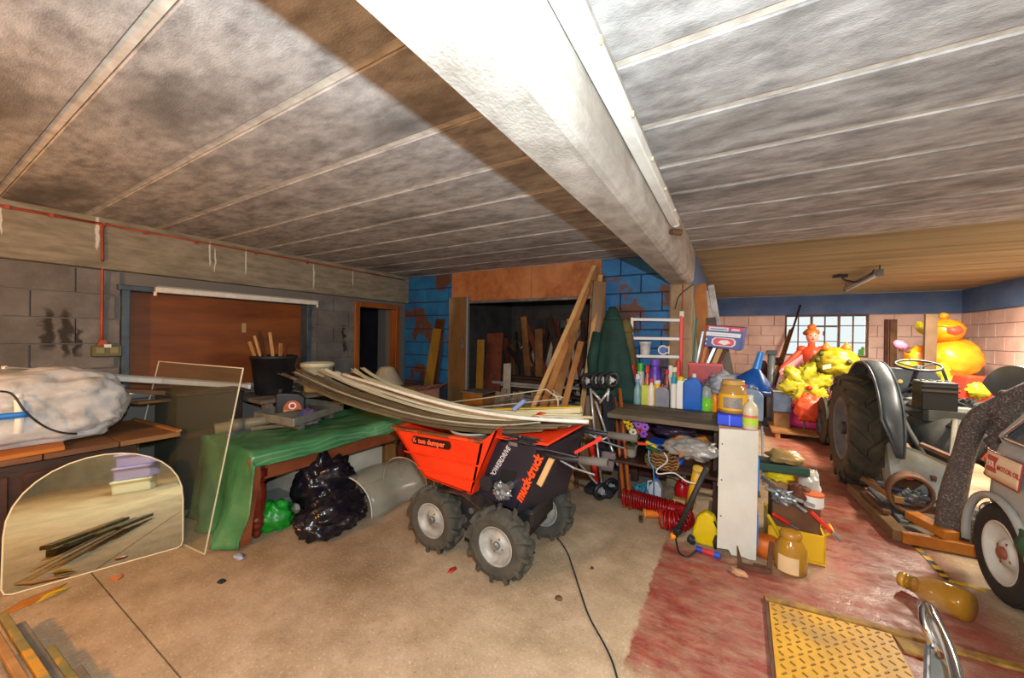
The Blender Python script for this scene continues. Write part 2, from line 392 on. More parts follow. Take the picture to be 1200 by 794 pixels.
# back wall of left bay: blue blocks, chipboard header, opening with dark store
wb = struct(MB().box(-4.9, -3.48, 4.235, 4.4, 0, CEIL).box(-1.3, -.5, 4.235, 4.4, 0, CEIL).build('wall_back', mat('brown_mortar', '#4b2f28', '#2a3c50', 5, r=.9, pos=True)))
ivb = wm(wb).inverted()
pb = MB().box(-.215, .215, -.015, .015, 0, .188).build('block', bluem, wb, bevel=.004)
for c in range(12):
    z = .005+.2*c
    if z < .7: continue
    for xa, xb in ((-4.45, -3.5), (-1.3, -.56)):
        xx = xa-(.22 if c % 2 else 0)
        while xx < xb-.03:
            x0 = max(xx, xa); x1 = min(xx+.43, xb); xx += .44
            if x1-x0 < .04: continue
            q = pb.copy(); col.objects.link(q); q.parent = wb; q.location = ivb @ V(((x0+x1)/2, 4.215+rnd.uniform(-.004, .004), z)); q.scale = ((x1-x0)/.43, 1, 1)
bpy.data.objects.remove(pb)
chip = mat('chipboard', '#a8683a', '#8c5229', 14, r=.7, b=.15, bs=80, pos=True, c3='#b5794c', s3=2)
wt = struct(MB().box(-3.5, -2.21, 4.19, 4.215, 1.985, CEIL-.002).build('wall_header', chip, None, bevel=.002))
MB().box(-2.205, -1.3, 4.19, 4.215, 1.985, CEIL-.002).build('chipboard_panel', chip, wt, bevel=.002)
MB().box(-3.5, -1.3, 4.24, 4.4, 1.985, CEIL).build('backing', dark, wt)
MB().box(-3.16, -1.28, 4.15, 4.2, 1.95, 1.985).build('steel_rail', mat('dull_steel', '#7d8086', '#5c5f64', 9, r=.45, me=.6), wt, bevel=.004)
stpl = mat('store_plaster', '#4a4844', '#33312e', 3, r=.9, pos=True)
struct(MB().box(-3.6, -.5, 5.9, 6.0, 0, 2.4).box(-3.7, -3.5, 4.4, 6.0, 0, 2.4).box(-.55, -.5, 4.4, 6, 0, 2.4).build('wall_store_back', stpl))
# column under the beam and side wall of right bay
pl = struct(MB().box(-.56, -.35, 4.08, 4.30, 0, 2.065).build('wall_pillar', mat('pillar_concrete', '#9a8467', '#7d674c', 4, r=.9, b=.3, bs=30, pos=True), None, bevel=.01)); pl['label'] = 'tan concrete pillar under the beam'
for i, (z0, z1) in enumerate(((.02, .5), (.51, 1.0), (1.01, 1.5), (1.51, 2.05))): MB().box(-.545, -.365, 4.06, 4.08, z0, z1).build('block', MATS['pillar_concrete'], pl, bevel=.004)
ws = struct(MB().box(-.5, -.37, 4.3, 9.4, 0, 1.98).build('wall_side', pinkm)); MB().box(-.5, -.345, 4.3, 9.4, 1.98, CEIL).build('blue_band', blueband, ws)
# far wall with window, right wall
wf = struct(MB().box(-.5, .9, 9.235, 9.45, 0, 2.02).box(2.15, 3.6, 9.235, 9.45, 0, 2.02).box(.9, 2.15, 9.235, 9.45, 0, 1.22).build('wall_far', mat('pink_mortar', '#b89c92', None, r=.9)))
MB().box(-.5, 3.4, 9.2, 9.45, 2.02, CEIL).build('blue_band', blueband, wf, bevel=.004)
ivf = wm(wf).inverted()
pf = MB().box(-.215, .215, -.015, .015, 0, .192).build('block', pinkm, wf, bevel=.003)
def pink_courses(parent, inv, a0, a1, at, hole=None):
    for c in range(4, 10):
        z = .012+.2*c; s = a0-(.22 if c % 2 else 0)
        while s < a1-.03:
            s0 = max(s, a0); s1 = min(s+.43, a1); s += .44
            if hole and z+.19 > hole[2]+.02 and s1 > hole[0] and s0 < hole[1]:
                if s0 < hole[0]: s1 = hole[0]
                elif s1 > hole[1]: s0 = hole[1]
                else: continue
            if s1-s0 < .04: continue
            q = pf.copy(); col.objects.link(q); q.parent = parent; loc, rz = at((s0+s1)/2, z); q.location = inv @ V(loc); q.rotation_euler = (0, 0, rz); q.scale = ((s1-s0)/.43, 1, 1)
pink_courses(wf, ivf, -.37, 3.3, lambda s, z: ((s, 9.225, z), 0), (.9, 2.15, 1.22))
gb = mat('grey_rough_wall', '#8d877d', '#767067', 3, r=.9, b=.3, bs=30, pos=True)
struct(MB().box(3.3, 3.5, -2.5, 3.9, 0, CEIL).build('wall_right_front', gb))
struct(MB().box(-4.7, -1.9, -2.6, -2.5, 0, CEIL).box(2.2, 3.5, -2.6, -2.5, 0, CEIL).build('wall_front', gb))
wr = struct(MB().box(3.335, 3.5, 3.9, 9.45, 0, 2.02).build('wall_right', MATS['pink_mortar']))
MB().box(3.3, 3.5, 3.9, 9.45, 2.02, CEIL).build('blue_band', blueband, wr, bevel=.004)
pink_courses(wr, wm(wr).inverted(), 3.9, 9.2, lambda s, z: ((3.325, s, z), PI/2))
bpy.data.objects.remove(pf)
# window: three lights with glazing bars
wfm = mat('brown_window_paint', '#6b4a35', '#4d3324', 9, r=.6)
w2 = struct(MB().box(.9, 2.15, 9.24, 9.30, 1.21, 1.25).build('window_2', wfm)); w2['label'] = 'bright metal framed window in far wall'
MB().box(.9, 2.15, 9.24, 9.30, 1.985, 2.02).build('frame_head', wfm, w2)
for x in (.9, 1.31, 1.72, 2.12): MB().box(x, x+.035, 9.24, 9.30, 1.25, 1.985).build('mullion', wfm, w2)
gl = mat('window_glass', '#f2f7f5', None, r=.02, tr=1., ior=1.02, sp=.2)
for i, x in enumerate((.935, 1.345, 1.755)):
    MB().box(x+.176, x+.196, 9.25, 9.28, 1.25, 1.985).build('glazing_bar', wfm, w2)
    for z in (1.48, 1.80) if i != 1 else (1.50, 1.78): MB().box(x, x+.37, 9.26, 9.28, z, z+(.035 if i == 1 and z > 1.7 else .016)).build('glazing_bar', wfm, w2)
    MB().box(x, x+.37, 9.268, 9.272, 1.25, 1.985).build('pane', gl, w2)
MB().box(1.5, 1.52, 9.22, 9.25, 1.62, 1.70).build('window_catch', wfm, w2)
# garden outside the window
leaf = mat('garden_leaf', '#7fae3f', '#5b8a2e', 4, r=.7)
for i, (x, z, r) in enumerate(((1.5, 1.35, .25), (2.6, 1.9, .5), (2.2, 1.35, .35))):
    o = MB().blob((x*1.25+(.9 if i == 1 else 0), 11.4+i*.2, r*1.2), (r, r, max(r*1.3, z*.62)), .5, 4, i+.5, 20, 12).build('garden_bush', leaf, None, smooth=True)
    tag(o, ('low green bush seen through middle of far window', 'tall green bush filling right end of far window', 'round green bush below right pane of far window')[i], 'bush', 'bushes outside the window')
struct(MB().box(-3, 7, 9.5, 14, -.2, .0).build('ground_outside', mat('garden_grass', '#8aa85c', '#6f8f47', 3, r=.9)))
# ================================================================== LEFT SIDE OF THE ROOM
def xf(f): return lambda u, v: f(u, v)
def board(name, label, cat, p0, p1, w_, t, mt, up=(0, 0, 1), group=None, bevel=.003):
    return tag(MB().bar(p0, p1, w_, t, up).build(name, mt, None, bevel=bevel), label, cat, group)
dkw = mat('dark_oak', '#4a2a17', '#2f1a0e', 5, r=.55, st=(2, .5, 2), b=.2, bs=20)
topw = mat('worn_table_top', '#7d5630', '#5f3d20', 4, r=.6, st=(1, .4, 1), c3='#8d6a3c', s3=3)
orw = mat('orange_board', '#b06a1e', '#94540f', 5, r=.6, st=(1, .4, 1))
tan = mat('tan_timber', '#a5743f', '#83562b', 5, r=.7, st=(1, 1, .35))
palew = mat('pale_timber', '#c9a06a', '#ae8350', 6, r=.7, st=(1, 1, .4))
greyw = mat('weathered_timber', '#7d7263', '#5d5347', 6, r=.85, st=(1, 1, .4))
redw = mat('red_brown_timber', '#6b3320', '#4a2214', 5, r=.7)
mahog = mat('mahogany', '#6d2417', '#4a150d', 5, r=.32)
steel = mat('bare_steel', '#9a9da0', '#74777a', 12, r=.38, me=.75)
chrome = mat('chrome', '#d5d8da', None, r=.12, me=1.)
rust = mat('rusty_steel', '#6e4a33', '#4b382c', 9, r=.75, me=.3, b=.3, bs=50)
black = mat('black_plastic', '#191a1e', '#24252a', 9, r=.45)
rub = mat('rubber', '#38362f', '#4a463c', 10, r=.85, b=.2, bs=40)
white = mat('white_plastic', '#d9d6cc', '#c4bfb2', 9, r=.45)

# sideboard against the wall
sb = thing('sideboard', 'dark carved wooden sideboard along the left wall under white sack', 'sideboard', (-3.95, .2, 0))
MB().box(-4.33, -3.62, -.8, .93, .04, .70).build('body', dkw, sb, bevel=.006)
for i, (y0, y1) in enumerate(((-.75, -.2), (-.15, .38), (.43, .9))):
    d = MB().box(-3.62, -3.605, y0, y1, .1, .64).build('door', dkw, sb, bevel=.006)
    b = MB()
    for k in range(7): b.blob((-3.604, (y0+y1)/2+.17*math.sin(k*2.1), .18+.065*k), (.012, .07, .045), .5, 4, k+i*9, 12, 8)
    b.build('carving', dkw, d, smooth=True)
yb = -.8
for i in range(6):
    ye = yb+.325
    q = MB().add([(-4.34, yb, .715), (-3.545, yb, .715), (-3.545, min(ye, 1.15)-.006, .715), (-4.34, min(ye, 1.09)-.006, .715), (-4.34, yb, .75), (-3.545, yb, .75), (-3.545, min(ye, 1.15)-.006, .75), (-4.34, min(ye, 1.09)-.006, .75)],
                 [(3, 2, 1, 0), (4, 5, 6, 7), (0, 1, 5, 4), (1, 2, 6, 5), (2, 3, 7, 6), (3, 0, 4, 7)]).build('top_board', topw, sb, bevel=.003)
    yb = ye
MB().bar((-4.33, 1.085, .757), (-3.55, 1.135, .757), .035, .016).build('edge_strip', tan, sb, bevel=.002)
for yy in (-.7, .8):
    for xx in (-4.2, -3.75): MB().box(xx, xx+.09, yy, yy+.08, 0, .04).build('foot', dkw, sb)
tag(MB().add([(-4.02, -.2, .751), (-3.50, -.2, .751), (-3.56, .585, .751), (-3.86, .62, .751), (-4.02, -.2, .776), (-3.50, -.2, .776), (-3.56, .585, .776), (-3.86, .62, .776)],
    [(3, 2, 1, 0), (4, 5, 6, 7), (0, 1, 5, 4), (1, 2, 6, 5), (2, 3, 7, 6), (3, 0, 4, 7)]).build('shelf_board', orw, None, bevel=.003), 'loose orange-brown board lying on sideboard in front of sack', 'board')
# white sack
sackm = mat('woven_sack', '#c3c3c1', '#a9a9a6', 5, r=.45, b=1., bs=13, c3='#8f8f8c', s3=7, lo3=.56, hi3=.72)
def sackpt(u, v):
    th = PI*v; ph = 2*PI*u
    d = V((math.sin(th)*math.cos(ph), math.sin(th)*math.sin(ph), math.cos(th)))
    return d
sk = thing('bulk_sack', 'crumpled white woven sack lying on the sideboard', 'sack', (-3.95, .5, .777))
b = MB().blob((-3.93, .44, .985), (.29, .52, .265), .10, 2.2, 3.3, 72, 48, .778, None, .16, .72)
b.build('bag', sackm, sk, smooth=True)
MB().sheet(lambda u, v: (-3.93+.318*math.sqrt(max(0, 1-((.05+.40*u-.44)/.54)**2-((.975+.035*v-.985)/.27)**2)), .05+.40*u, .975+.035*v), 16, 2, .006).build('blue_strap', plain('#1f6fc0', .45), sk, smooth=True)
MB().sheet(lambda u, v: (-3.93+.305*math.cos(-.9+1.8*u), .40+.035*v, .975+.26*math.sin(-.9+1.8*u)*.9), 16, 1, .004).build('seam_tape', plain('#e3ded2', .6), sk, smooth=True)
tag(MB().tube(spline([xp(0, 458, -3.60), xp(15, 462, -3.6), xp(30, 482, -3.58), xp(50, 498, -3.6), xp(70, 506, -3.6), xp(90, 508, -3.62)]), .006, 6).build('black_cable', black, None, smooth=True), 'thin black cord hanging over the white sack', 'cord')
# white strip light batten and planks lying behind
a, c = xp(5, 434, -4.15), xp(291, 452, -4.15)
bt = thing('strip_light', 'long white strip light fitting lying across boards behind the sack', 'strip light', (-4.15, 1.1, 1.0))
MB().bar(a, c, .05, .055).build('body', white, bt, bevel=.006)
MB().bar(a+V((.035, 0, .022)), c+V((.035, 0, .022)), .012, .012).build('rail', plain('#8e8a82', .5), bt)
for p in (a, c): MB().bar(p+V((0, -.012, 0)), p+V((0, .012, 0)), .056, .062).build('end_cap', plain('#efece4', .4), bt, bevel=.004)
board('plank', 'brown plank lying beneath the long white strip light', 'plank', xp(-30, 446, -4.2), xp(240, 463, -4.2), .12, .035, topw)
board('plank', 'narrow brown plank end poking out behind the glass pane', 'plank', xp(158, 472, -4.0), xp(265, 462, -4.28), .08, .02, topw)
cr = thing('storage_crate', 'dark crate on the floor between sideboard and green covered table', 'crate', (-4.1, 1.2, 0))
MB().box(-4.42, -3.92, 1.24, 1.72, 0, .96).build('body', mat('dark_crate', '#2c2622', '#1c1816', 5, r=.8), cr, bevel=.01)
MB().box(-4.43, -3.91, 1.23, 1.73, .96, .985).build('lid', dkw, cr, bevel=.004)
for z in (.25, .6): MB().box(-3.92, -3.912, 1.26, 1.70, z, z+.05).build('slat', dkw, cr, bevel=.002)
# glass pane leaning between sideboard and table
g0 = V((-3.03, 1.11, .006)); gu = V((-.995, -.10, 0)).normalized(); gv = V((-.02, .225, 1.235)).normalized(); GW, GH = 1.2, 1.255
pn = thing('glass_pane', 'large clear glass sheet with pale edges leaning beside green covered table', 'glass pane', g0)
gn = gu.cross(gv)
def gq(u, v, w_): return g0+gu*u+gv*v+gn*w_
MB().prism([(0, 0), (GW, 0), (GW, GH), (0, GH)], 0, .004, gq).build('pane', glass('dusty_glass', '#8f9478', .09, .12), pn)
edge = plain('#c8c4aa', .4)
for u0, v0, u1, v1 in ((0, 0, 0, GH), (0, GH, GW, GH), (GW, GH, GW, 0), (0, 0, GW, 0)):
    MB().bar(gq(u0, v0, .002), gq(u1, v1, .002), .007, .007).build('edge', edge, pn)
# arched mirror
m0 = V((-3.485, .345, .004)); m1 = V((-3.275, 1.075, .004)); mu = (m1-m0).normalized(); mn = mu.cross(V((0, 0, 1))).normalized(); mv = (V((0, 0, 1))-mn*.10).normalized(); MW = (m1-m0).length
mn2 = mu.cross(mv)
poly = [(.035, .0), (MW-.03, 0), (MW-.008, .01), (MW, .04), (MW, .32)]
for i in range(1, 16):
    t = i/16*PI; poly.append((MW/2+MW/2*math.cos(t), .32+.385*math.sin(t)**.9))
poly += [(0, .32), (0, .04), (.01, .01)]
mr = thing('arched_mirror', 'arch-topped frameless mirror leaning against the sideboard', 'mirror', m0)
def mq(u, v, w_): return m0+mu*u+mv*v+mn2*w_
MB().prism(poly, 0, .004, mq).build('mirror_glass', mat('mirror_silver', '#c6cbb4', None, r=.03, me=1.), mr)
MB().tube([mq(u, v, .0025) for u, v in poly], .0045, 6, closed=True).build('bevel_edge', plain('#d8cfae', .35), mr, smooth=True)
MB().prism(poly, -.004, -.0005, mq).build('backing', plain('#5a4632', .8), mr)
# things the mirror reflects, on the floor behind the photographer
for i, (h, z, lab) in enumerate((('#e6dfc8', .0, 'cream plastic storage tub at bottom of stack behind the photographer'), ('#a79bc9', .19, 'lilac plastic storage tub in middle of stack reflected in mirror'), ('#a596c6', .38, 'lilac plastic storage tub on top of stack reflected in mirror'))):
    t = thing('storage_tub', lab, 'tub', (1.0-.02*i, -.55+.03*i, z), .15*i, 'stacked tubs behind the photographer')
    MB().prism([(-.13, 0), (.13, 0), (.15, .165), (-.15, .165)], -.21, .21, lambda u, v, w_: V((u, w_, v))).build('body', plain(h, .4), t, bevel=.015, local=True, seg=2)
    MB().box(-.165, .165, -.225, .225, .16, .188).build('lid', plain(h, .4), t, bevel=.008, local=True)
tl = thing('white_worktable', 'grey-white slatted bench behind the photographer reflected in mirror', 'bench', (1.05, .15, 0))
MB().box(-.12, .14, -.2, .2, .40, .43).build('seat', plain('#9aa2a0', .5), tl, local=True, bevel=.004)
for sx in (-.1, .12):
    for sy in (-.18, .18): MB().bar((sx, sy, 0), (sx, sy, .40), .03, .03).build('leg', plain('#6c7472', .5), tl, local=True)
# workbench against wall, behind the table
wbk = thing('workbench', 'rough wooden workbench against left wall behind the green covered table', 'workbench', (-4.1, 2.4, 0))
for x0 in (-4.42, -4.2, -3.98): MB().box(x0, x0+.21, 1.80, 3.22, .83, .865).build('plank', greyw, wbk, bevel=.004)
for x0 in (-4.4, -3.86):
    for y0 in (1.85, 3.1): MB().box(x0, x0+.07, y0, y0+.07, 0, .83).build('leg', greyw, wbk)
# black bucket of sticks
bc = xp(321, 440, -4.12); bc.z = .866
bk = thing('black_bucket', 'black plastic bucket full of sticks in front of the boarded opening', 'bucket', bc)
MB().lathe([(.15, 0), (.165, .02), (.205, .37), (.215, .37), (.215, .40), (.195, .40), (.19, .36), (.155, .03), (0, .03)], 24, T(*bc)).build('bucket_body', black, bk, smooth=True)
MB().tube(arc(bc+V((0, 0, .37)), .225, -.2, PI+.2, 14, (.4, .8, 0), (.5, -.1, -.75)), .004, 6).build('handle', steel, bk)
for i, (px, py, dx, wd, tt) in enumerate(((292, 400, -.1, .03, tan), (298, 393, -.05, .022, palew), (304, 388, 0, .03, dkw), (316, 389, .04, .028, palew), (329, 402, .08, .035, tan), (336, 404, .1, .02, redw))):
    tp = xp(px, py, -4.12+.02*i); p0 = bc+V((.02*math.cos(i*2), dx*.7, .035))
    board('wooden_stick', ('dark stick leaning far left out of the black bucket', 'pale stick second from left in the black bucket', 'tall dark stick standing in middle of black bucket', 'pale yellowish batten standing in the black bucket', 'short tan batten right of centre in black bucket', 'short reddish stick at right edge of black bucket')[i], 'stick', p0, tp, wd, .018, tt, (1, 0, 0), 'sticks in the black bucket')
# white tub behind strips
tc = xp(372, 435, -3.95); tc.z = .866
tb = thing('white_tub', 'white plastic tub with dark gap below rim beside black bucket', 'tub', tc)
MB().lathe([(.12, 0), (.13, .01), (.155, .27), (.17, .27), (.172, .31), (.16, .315), (.15, .28), (.12, .02), (0, .02)], 24, T(*tc)).build('tub_body', mat('cream_plastic', '#d5d1b8', '#bdb898', 8, r=.45), tb, smooth=True)
MB().tube(arc(tc+V((0, 0, .28)), .17, 0, PI, 12, (.3, .95, 0), (.7, -.2, -.6)), .004, 6).build('handle', steel, tb)
# chest with hat and carton by the doorway
ch = thing('wooden_chest', 'plain wooden chest standing by the doorway behind table', 'chest', (-3.6, 3.2, 0))
MB().box(-3.93, -3.4, 2.95, 3.40, 0, .84).build('body', tan, ch, bevel=.006); MB().box(-3.95, -3.38, 2.93, 3.42, .84, .87).build('lid', topw, ch, bevel=.004)
hc = xp(453, 446, -3.7); hc.z = .871
ht = thing('lamp_shade', 'grey-beige cone shaped lamp shade standing on wooden chest', 'lampshade', hc)
MB().lathe([(.20, 0), (.205, .012), (.10, .20), (.085, .225), (.05, .235), (0, .235)], 24, T(*hc)).build('shade', mat('beige_felt', '#a39a85', '#8d846f', 10, r=.9), ht, smooth=True)
MB().torus(hc+V((0, 0, .012)), .205, .008).build('rim', plain('#8a8068', .8), ht, smooth=True)
ct = thing('pink_carton', 'faded pink carton beside the yellow leaning board', 'carton', (-3.55, 3.62, 0))
MB().box(-3.72, -3.34, 3.47, 3.78, 0, .80).build('body', mat('faded_pink_card', '#b27c66', '#9a6551', 6, r=.85), ct, bevel=.004)
MB().box(-3.72, -3.53, 3.46, 3.79, .80, .812).build('flap', MATS['faded_pink_card'], ct); MB().add([(-3.34, 3.47, .80), (-3.34, 3.78, .80), (-3.22, 3.78, .87), (-3.22, 3.47, .87), (-3.34, 3.47, .806), (-3.34, 3.78, .806), (-3.22, 3.78, .876), (-3.22, 3.47, .876)], [(3, 2, 1, 0), (4, 5, 6, 7), (0, 1, 5, 4), (1, 2, 6, 5), (2, 3, 7, 6), (3, 0, 4, 7)]).build('flap', MATS['faded_pink_card'], ct)
board('timber_board', 'mustard yellow board leaning on the blue block wall', 'board', (-3.86, 3.96, .01), (-3.74, 4.17, 1.60), .16, .03, mat('mustard_board', '#8f6d22', '#735415', 4, r=.6, st=(1, 1, .4)), (0, 1, 0))
board('timber_board', 'dark narrow board leaning behind the yellow board on blue wall', 'board', (-3.80, 4.06, .01), (-3.70, 4.185, 1.74), .17, .02, dkw, (0, 1, 0))
# orange light cable conduit on wall, socket
cnd = mat('orange_conduit', '#a4431c', '#84361a', 9, r=.5)
cn = thing('cable_conduit', 'orange-red cable conduit running along the lintel and down to a socket', 'conduit', (-4.36, 1, 1.4))
MB().tube([xp(-40, 230, -4.36), xp(0, 241, -4.36), xp(118, 262, -4.36)], .010, 8).build('pipe', cnd, cn, smooth=True)
MB().tube([xp(118, 262, -4.36), xp(260, 288, -4.36), xp(400, 314, -4.36), xp(474, 328, -4.36)], .008, 8).build('pipe', cnd, cn, smooth=True)
MB().tube(spline([xp(112, 261, -4.36), xp(119, 265, -4.36), xp(120, 285, -4.355), xp(120, 302, -4.355), xp(120, 318, -4.40), xp(119, 400, -4.42)]), .010, 8).build('pipe', cnd, cn, smooth=True)
MB().tube(spline([xp(127, 262, -4.36), xp(121, 266, -4.36), xp(120, 285, -4.36)]), .009, 8).build('pipe', cnd, cn, smooth=True)
for px in (8, 60, 170, 230, 300, 360):
    p = xp(px, 241+(px*.1856), -4.355); MB().box(p.x-.004, p.x+.01, p.y-.012, p.y+.012, p.z-.014, p.z+.014).build('clip', cnd, cn)
so = thing('wall_socket', 'olive metal double socket at the end of orange conduit', 'socket', (-4.43, .93, 1.31))
p = xp(124, 411, -4.43)
MB().box(-4.44, -4.385, p.y-.085, p.y+.085, p.z-.045, p.z+.045).build('box', plain('#5d5a33', .5), so, bevel=.006)
for d in (-.04, .04): MB().box(-4.386, -4.378, p.y+d-.025, p.y+d+.025, p.z-.02, p.z+.03).build('outlet', plain('#7a7650', .5), so, bevel=.003)
MB().prism([(-.012, .045), (.012, .045), (.035, .0), (-.035, .0)], 0, .03, lambda u, v, w_: V((-4.44+w_, p.y+u-.02, p.z+.045+v))).build('gland', cnd, so)
MB().box(-4.385, -4.375, p.y-.02, p.y+.02, p.z+.03, p.z+.055).build('label_plate', white, so)
# strip light over the boarded opening
sl = thing('wall_strip_light', 'white strip light fixed over the boarded opening', 'strip light', xp(280, 348, -4.40))
a, c = xp(182, 339, -4.36), xp(372, 355, -4.36)
MB().bar(a, c, .05, .05).build('body', white, sl, bevel=.006)
MB().bar(a+V((.0, 0, .028)), c+V((0, 0, .028)), .09, .008).build('reflector', plain('#8c8f92', .4), sl)
for p in (a, c): MB().cyl(p+V((0, 0, -.02)), p+V((0, 0, -.055)), .012).build('tube_holder', plain('#d9c9a6', .5), sl)
# ------------------------------------------------------------------ table with green tarpaulin, things under and on it
TX0, TX1, TY0, TY1, TZ = -3.72, -2.94, 1.36, 2.85, .62
tbl = thing('dining_table', 'mahogany table with turned legs under a green tarpaulin', 'table', (-3.33, 2.1, 0))
MB().box(TX0, TX1, TY0, TY1, TZ-.025, TZ).build('table_top', mahog, tbl, bevel=.006)
apr = mat('apron_wood', '#8a4a2a', '#70371c', 5, r=.45, st=(1, .5, 1))
MB().box(TX1-.04, TX1-.015, TY0+.06, TY1-.06, TZ-.20, TZ-.025).build('apron', apr, tbl); MB().box(TX0+.03, TX0+.055, TY0+.06, TY1-.06, TZ-.125, TZ-.025).build('apron', apr, tbl)
MB().box(TX0+.06, TX1-.06, TY0+.03, TY0+.055, TZ-.125, TZ-.025).build('apron', apr, tbl); MB().box(TX0+.06, TX1-.06, TY1-.055, TY1-.03, TZ-.125, TZ-.025).build('apron', apr, tbl)
lp = [(.016, 0), (.024, .02), (.02, .05), (.028, .07), (.034, .085), (.03, .11), (.036, .13), (.03, .15), (.038, .2), (.046, .30), (.044, .36), (.03, .40), (.044, .415), (.03, .43), (.048, .445), (.048, .5)]
for x in (TX0+.05, TX1-.045):
    for y in (TY0+.05, TY1-.05):
        MB().lathe([(r_*1.3, z_) for r_, z_ in lp], 16, T(x, y, 0)).box(x-.035, x+.035, y-.035, y+.035, .48, TZ-.026).build('leg', mahog, tbl, smooth=False)
MB().sheet(lambda u, v: (-2.915+.012*math.sin(9*v), 1.31+.07*u+.02*math.sin(5*v)-.03*v, .60*(1-v)+.012), 2, 14, .01).build('loose_veneer', apr, tbl)
tarp = mat('green_tarpaulin', '#3d7a4c', '#2c5f3a', 5, r=.34, b=1., bs=9, c3='#5f9a68', s3=2.5)
# woven reinforcing bands of the tarpaulin
def tarp_mat():
    m = tarp; nt = m.node_tree; N = nt.nodes; L = nt.links; p = N['Principled BSDF']
    src = p.inputs['Base Color'].links[0].from_socket
    tc = N.new('ShaderNodeTexCoord'); wv = N.new('ShaderNodeTexWave'); wv.inputs['Scale'].default_value = 30; wv.bands_direction = 'X'; L.new(tc.outputs['Object'], wv.inputs[0])
    mx = N.new('ShaderNodeMix'); mx.data_type = 'RGBA'; mx.inputs[7].default_value = lin('#8fbf92')
    rg = N.new('ShaderNodeMapRange'); rg.inputs[1].default_value = .75; rg.inputs[2].default_value = 1; rg.inputs[4].default_value = .25; L.new(wv.outputs[1], rg.inputs[0])
    L.new(rg.outputs[0], mx.inputs[0]); L.new(src, mx.inputs[6]); L.new(mx.outputs[2], p.inputs['Base Color'])
tarp_mat()
def tfn(u, v):
    W = .80; a = u*(W+.12); drop = max(0., a-W); x = TX0-.01+min(a, W)
    s = v*(.60+1.53+.34); nz = noise.noise(V((u*3, v*7, 2.2)))+.5*noise.noise(V((u*8, v*15, 4.2)))
    if s < .60:
        k = s/.60; z = .02+(.62)*k; y = TY0-.03-.10*(1-k)**1.5+.05*nz*(1-k)+.035*math.sin(u*15+2*k)*(1-k)-.05*(1-k)*math.exp(-((u-.8)/.2)**2)
        x = x+drop*.8+.05*math.sin(v*30+u*4)*(1-k); z -= drop*.5*k
        return (x, y, z)
    if s < 2.13:
        y = TY0-.03+(s-.60); z = TZ+.03+.016*nz+.012*noise.noise(V((u*9, v*16, 0)))
        sag = .75+.35*noise.noise(V((v*5, 3.3, 1)))
        if drop > 0: z = TZ+.018-drop*sag; x = TX1+.03+.015*nz+drop*.25
        return (x, y, max(z, .01))
    k = (s-2.13)/.34; y = TY1+.03+.02*nz+.02*k; z = TZ+.02-.34*k
    return (x+drop*.3, y, z-drop*.2)
tp_ = tag(MB().sheet(tfn, 40, 90, .005).build('green_tarpaulin', tarp, None, smooth=True), 'green woven tarpaulin draped over table and hanging to the floor', 'tarpaulin')
# bags and plastic below
bagm = mat('black_bag', '#141218', '#1d1a22', 6, r=.22, b=1., bs=6.5)
tag(MB().blob((-2.97, 1.93, .24), (.21, .25, .25), .25, 2.2, 4.4, 56, 40, .005, None, .2).build('bin_bag', bagm, None, smooth=True), 'tall crumpled black bin bag standing under the green covered table', 'bin bag', 'black bin bags')
tag(MB().blob((-2.60, 1.76, .12), (.18, .28, .16), .25, 2.2, 7.7, 56, 40, .004, None, .2).build('bin_bag', bagm, None, smooth=True), 'low shiny black bin bag lying in front of the table', 'bin bag', 'black bin bags')
tag(MB().blob((-3.05, 1.57, .06), (.13, .13, .14), .3, 3, 1.5, 28, 18, .004, None, .2).build('green_bag', mat('green_bag', '#1f9a2a', '#157a1e', 6, r=.35, b=.7, bs=8), None, smooth=True), 'bright green plastic bag beside the front table leg', 'bag')
gt = thing('grey_tray', 'grey plastic tray tucked behind the black bags under table', 'tray', (-3.2, 1.78, 0))
MB().prism([(-.1, 0), (.1, 0), (.13, .13), (-.13, .13)], -.12, .12, lambda u, v, w_: V((-3.27+w_, 1.66+u, v))).build('body', plain('#6f726c', .5), gt, bevel=.01)
MB().box(-3.41, -3.13, 1.52, 1.80, .13, .145).build('rim', plain('#7c7f78', .5), gt, bevel=.004)
cl = mat('clear_polythene', '#b9b9a8', None, r=.2, al=.3, b=.5, bs=5, sp=.7)
dm = thing('plastic_cloche', 'big translucent plastic dome cover lying under the table end', 'plastic cover', (-2.8, 2.38, 0))
def dome(u, v):
    an = PI*u; r = .30*(.9+.1*math.sin(v*7))
    return (-2.78+.30*math.cos(an)+.02*math.sin(v*9), 2.02+.62*v, .012+.27*math.sin(an)**.8)
MB().sheet(dome, 24, 10, .004).build('shell', cl, dm, smooth=True)
for v in (0, 1): MB().tube([V(dome(i/24, v))+V((0, 0, .003)) for i in range(25)], .006, 6).build('rim', plain('#c9c8b8', .4), dm, smooth=True)
board('grey_pipe', 'blue-grey plastic pipe length lying high under table', 'pipe', (-3.5, 1.75, .36), (-3.3, 2.75, .40), .09, .05, plain('#717a80', .5))
tag(MB().box(-3.60, -3.14, 1.78, 2.68, .004, .33).build('white_carton', mat('white_card', '#b9b3a6', '#a39c8e', 6, r=.8), None, bevel=.004), 'off-white carton pushed far back under the table', 'carton')
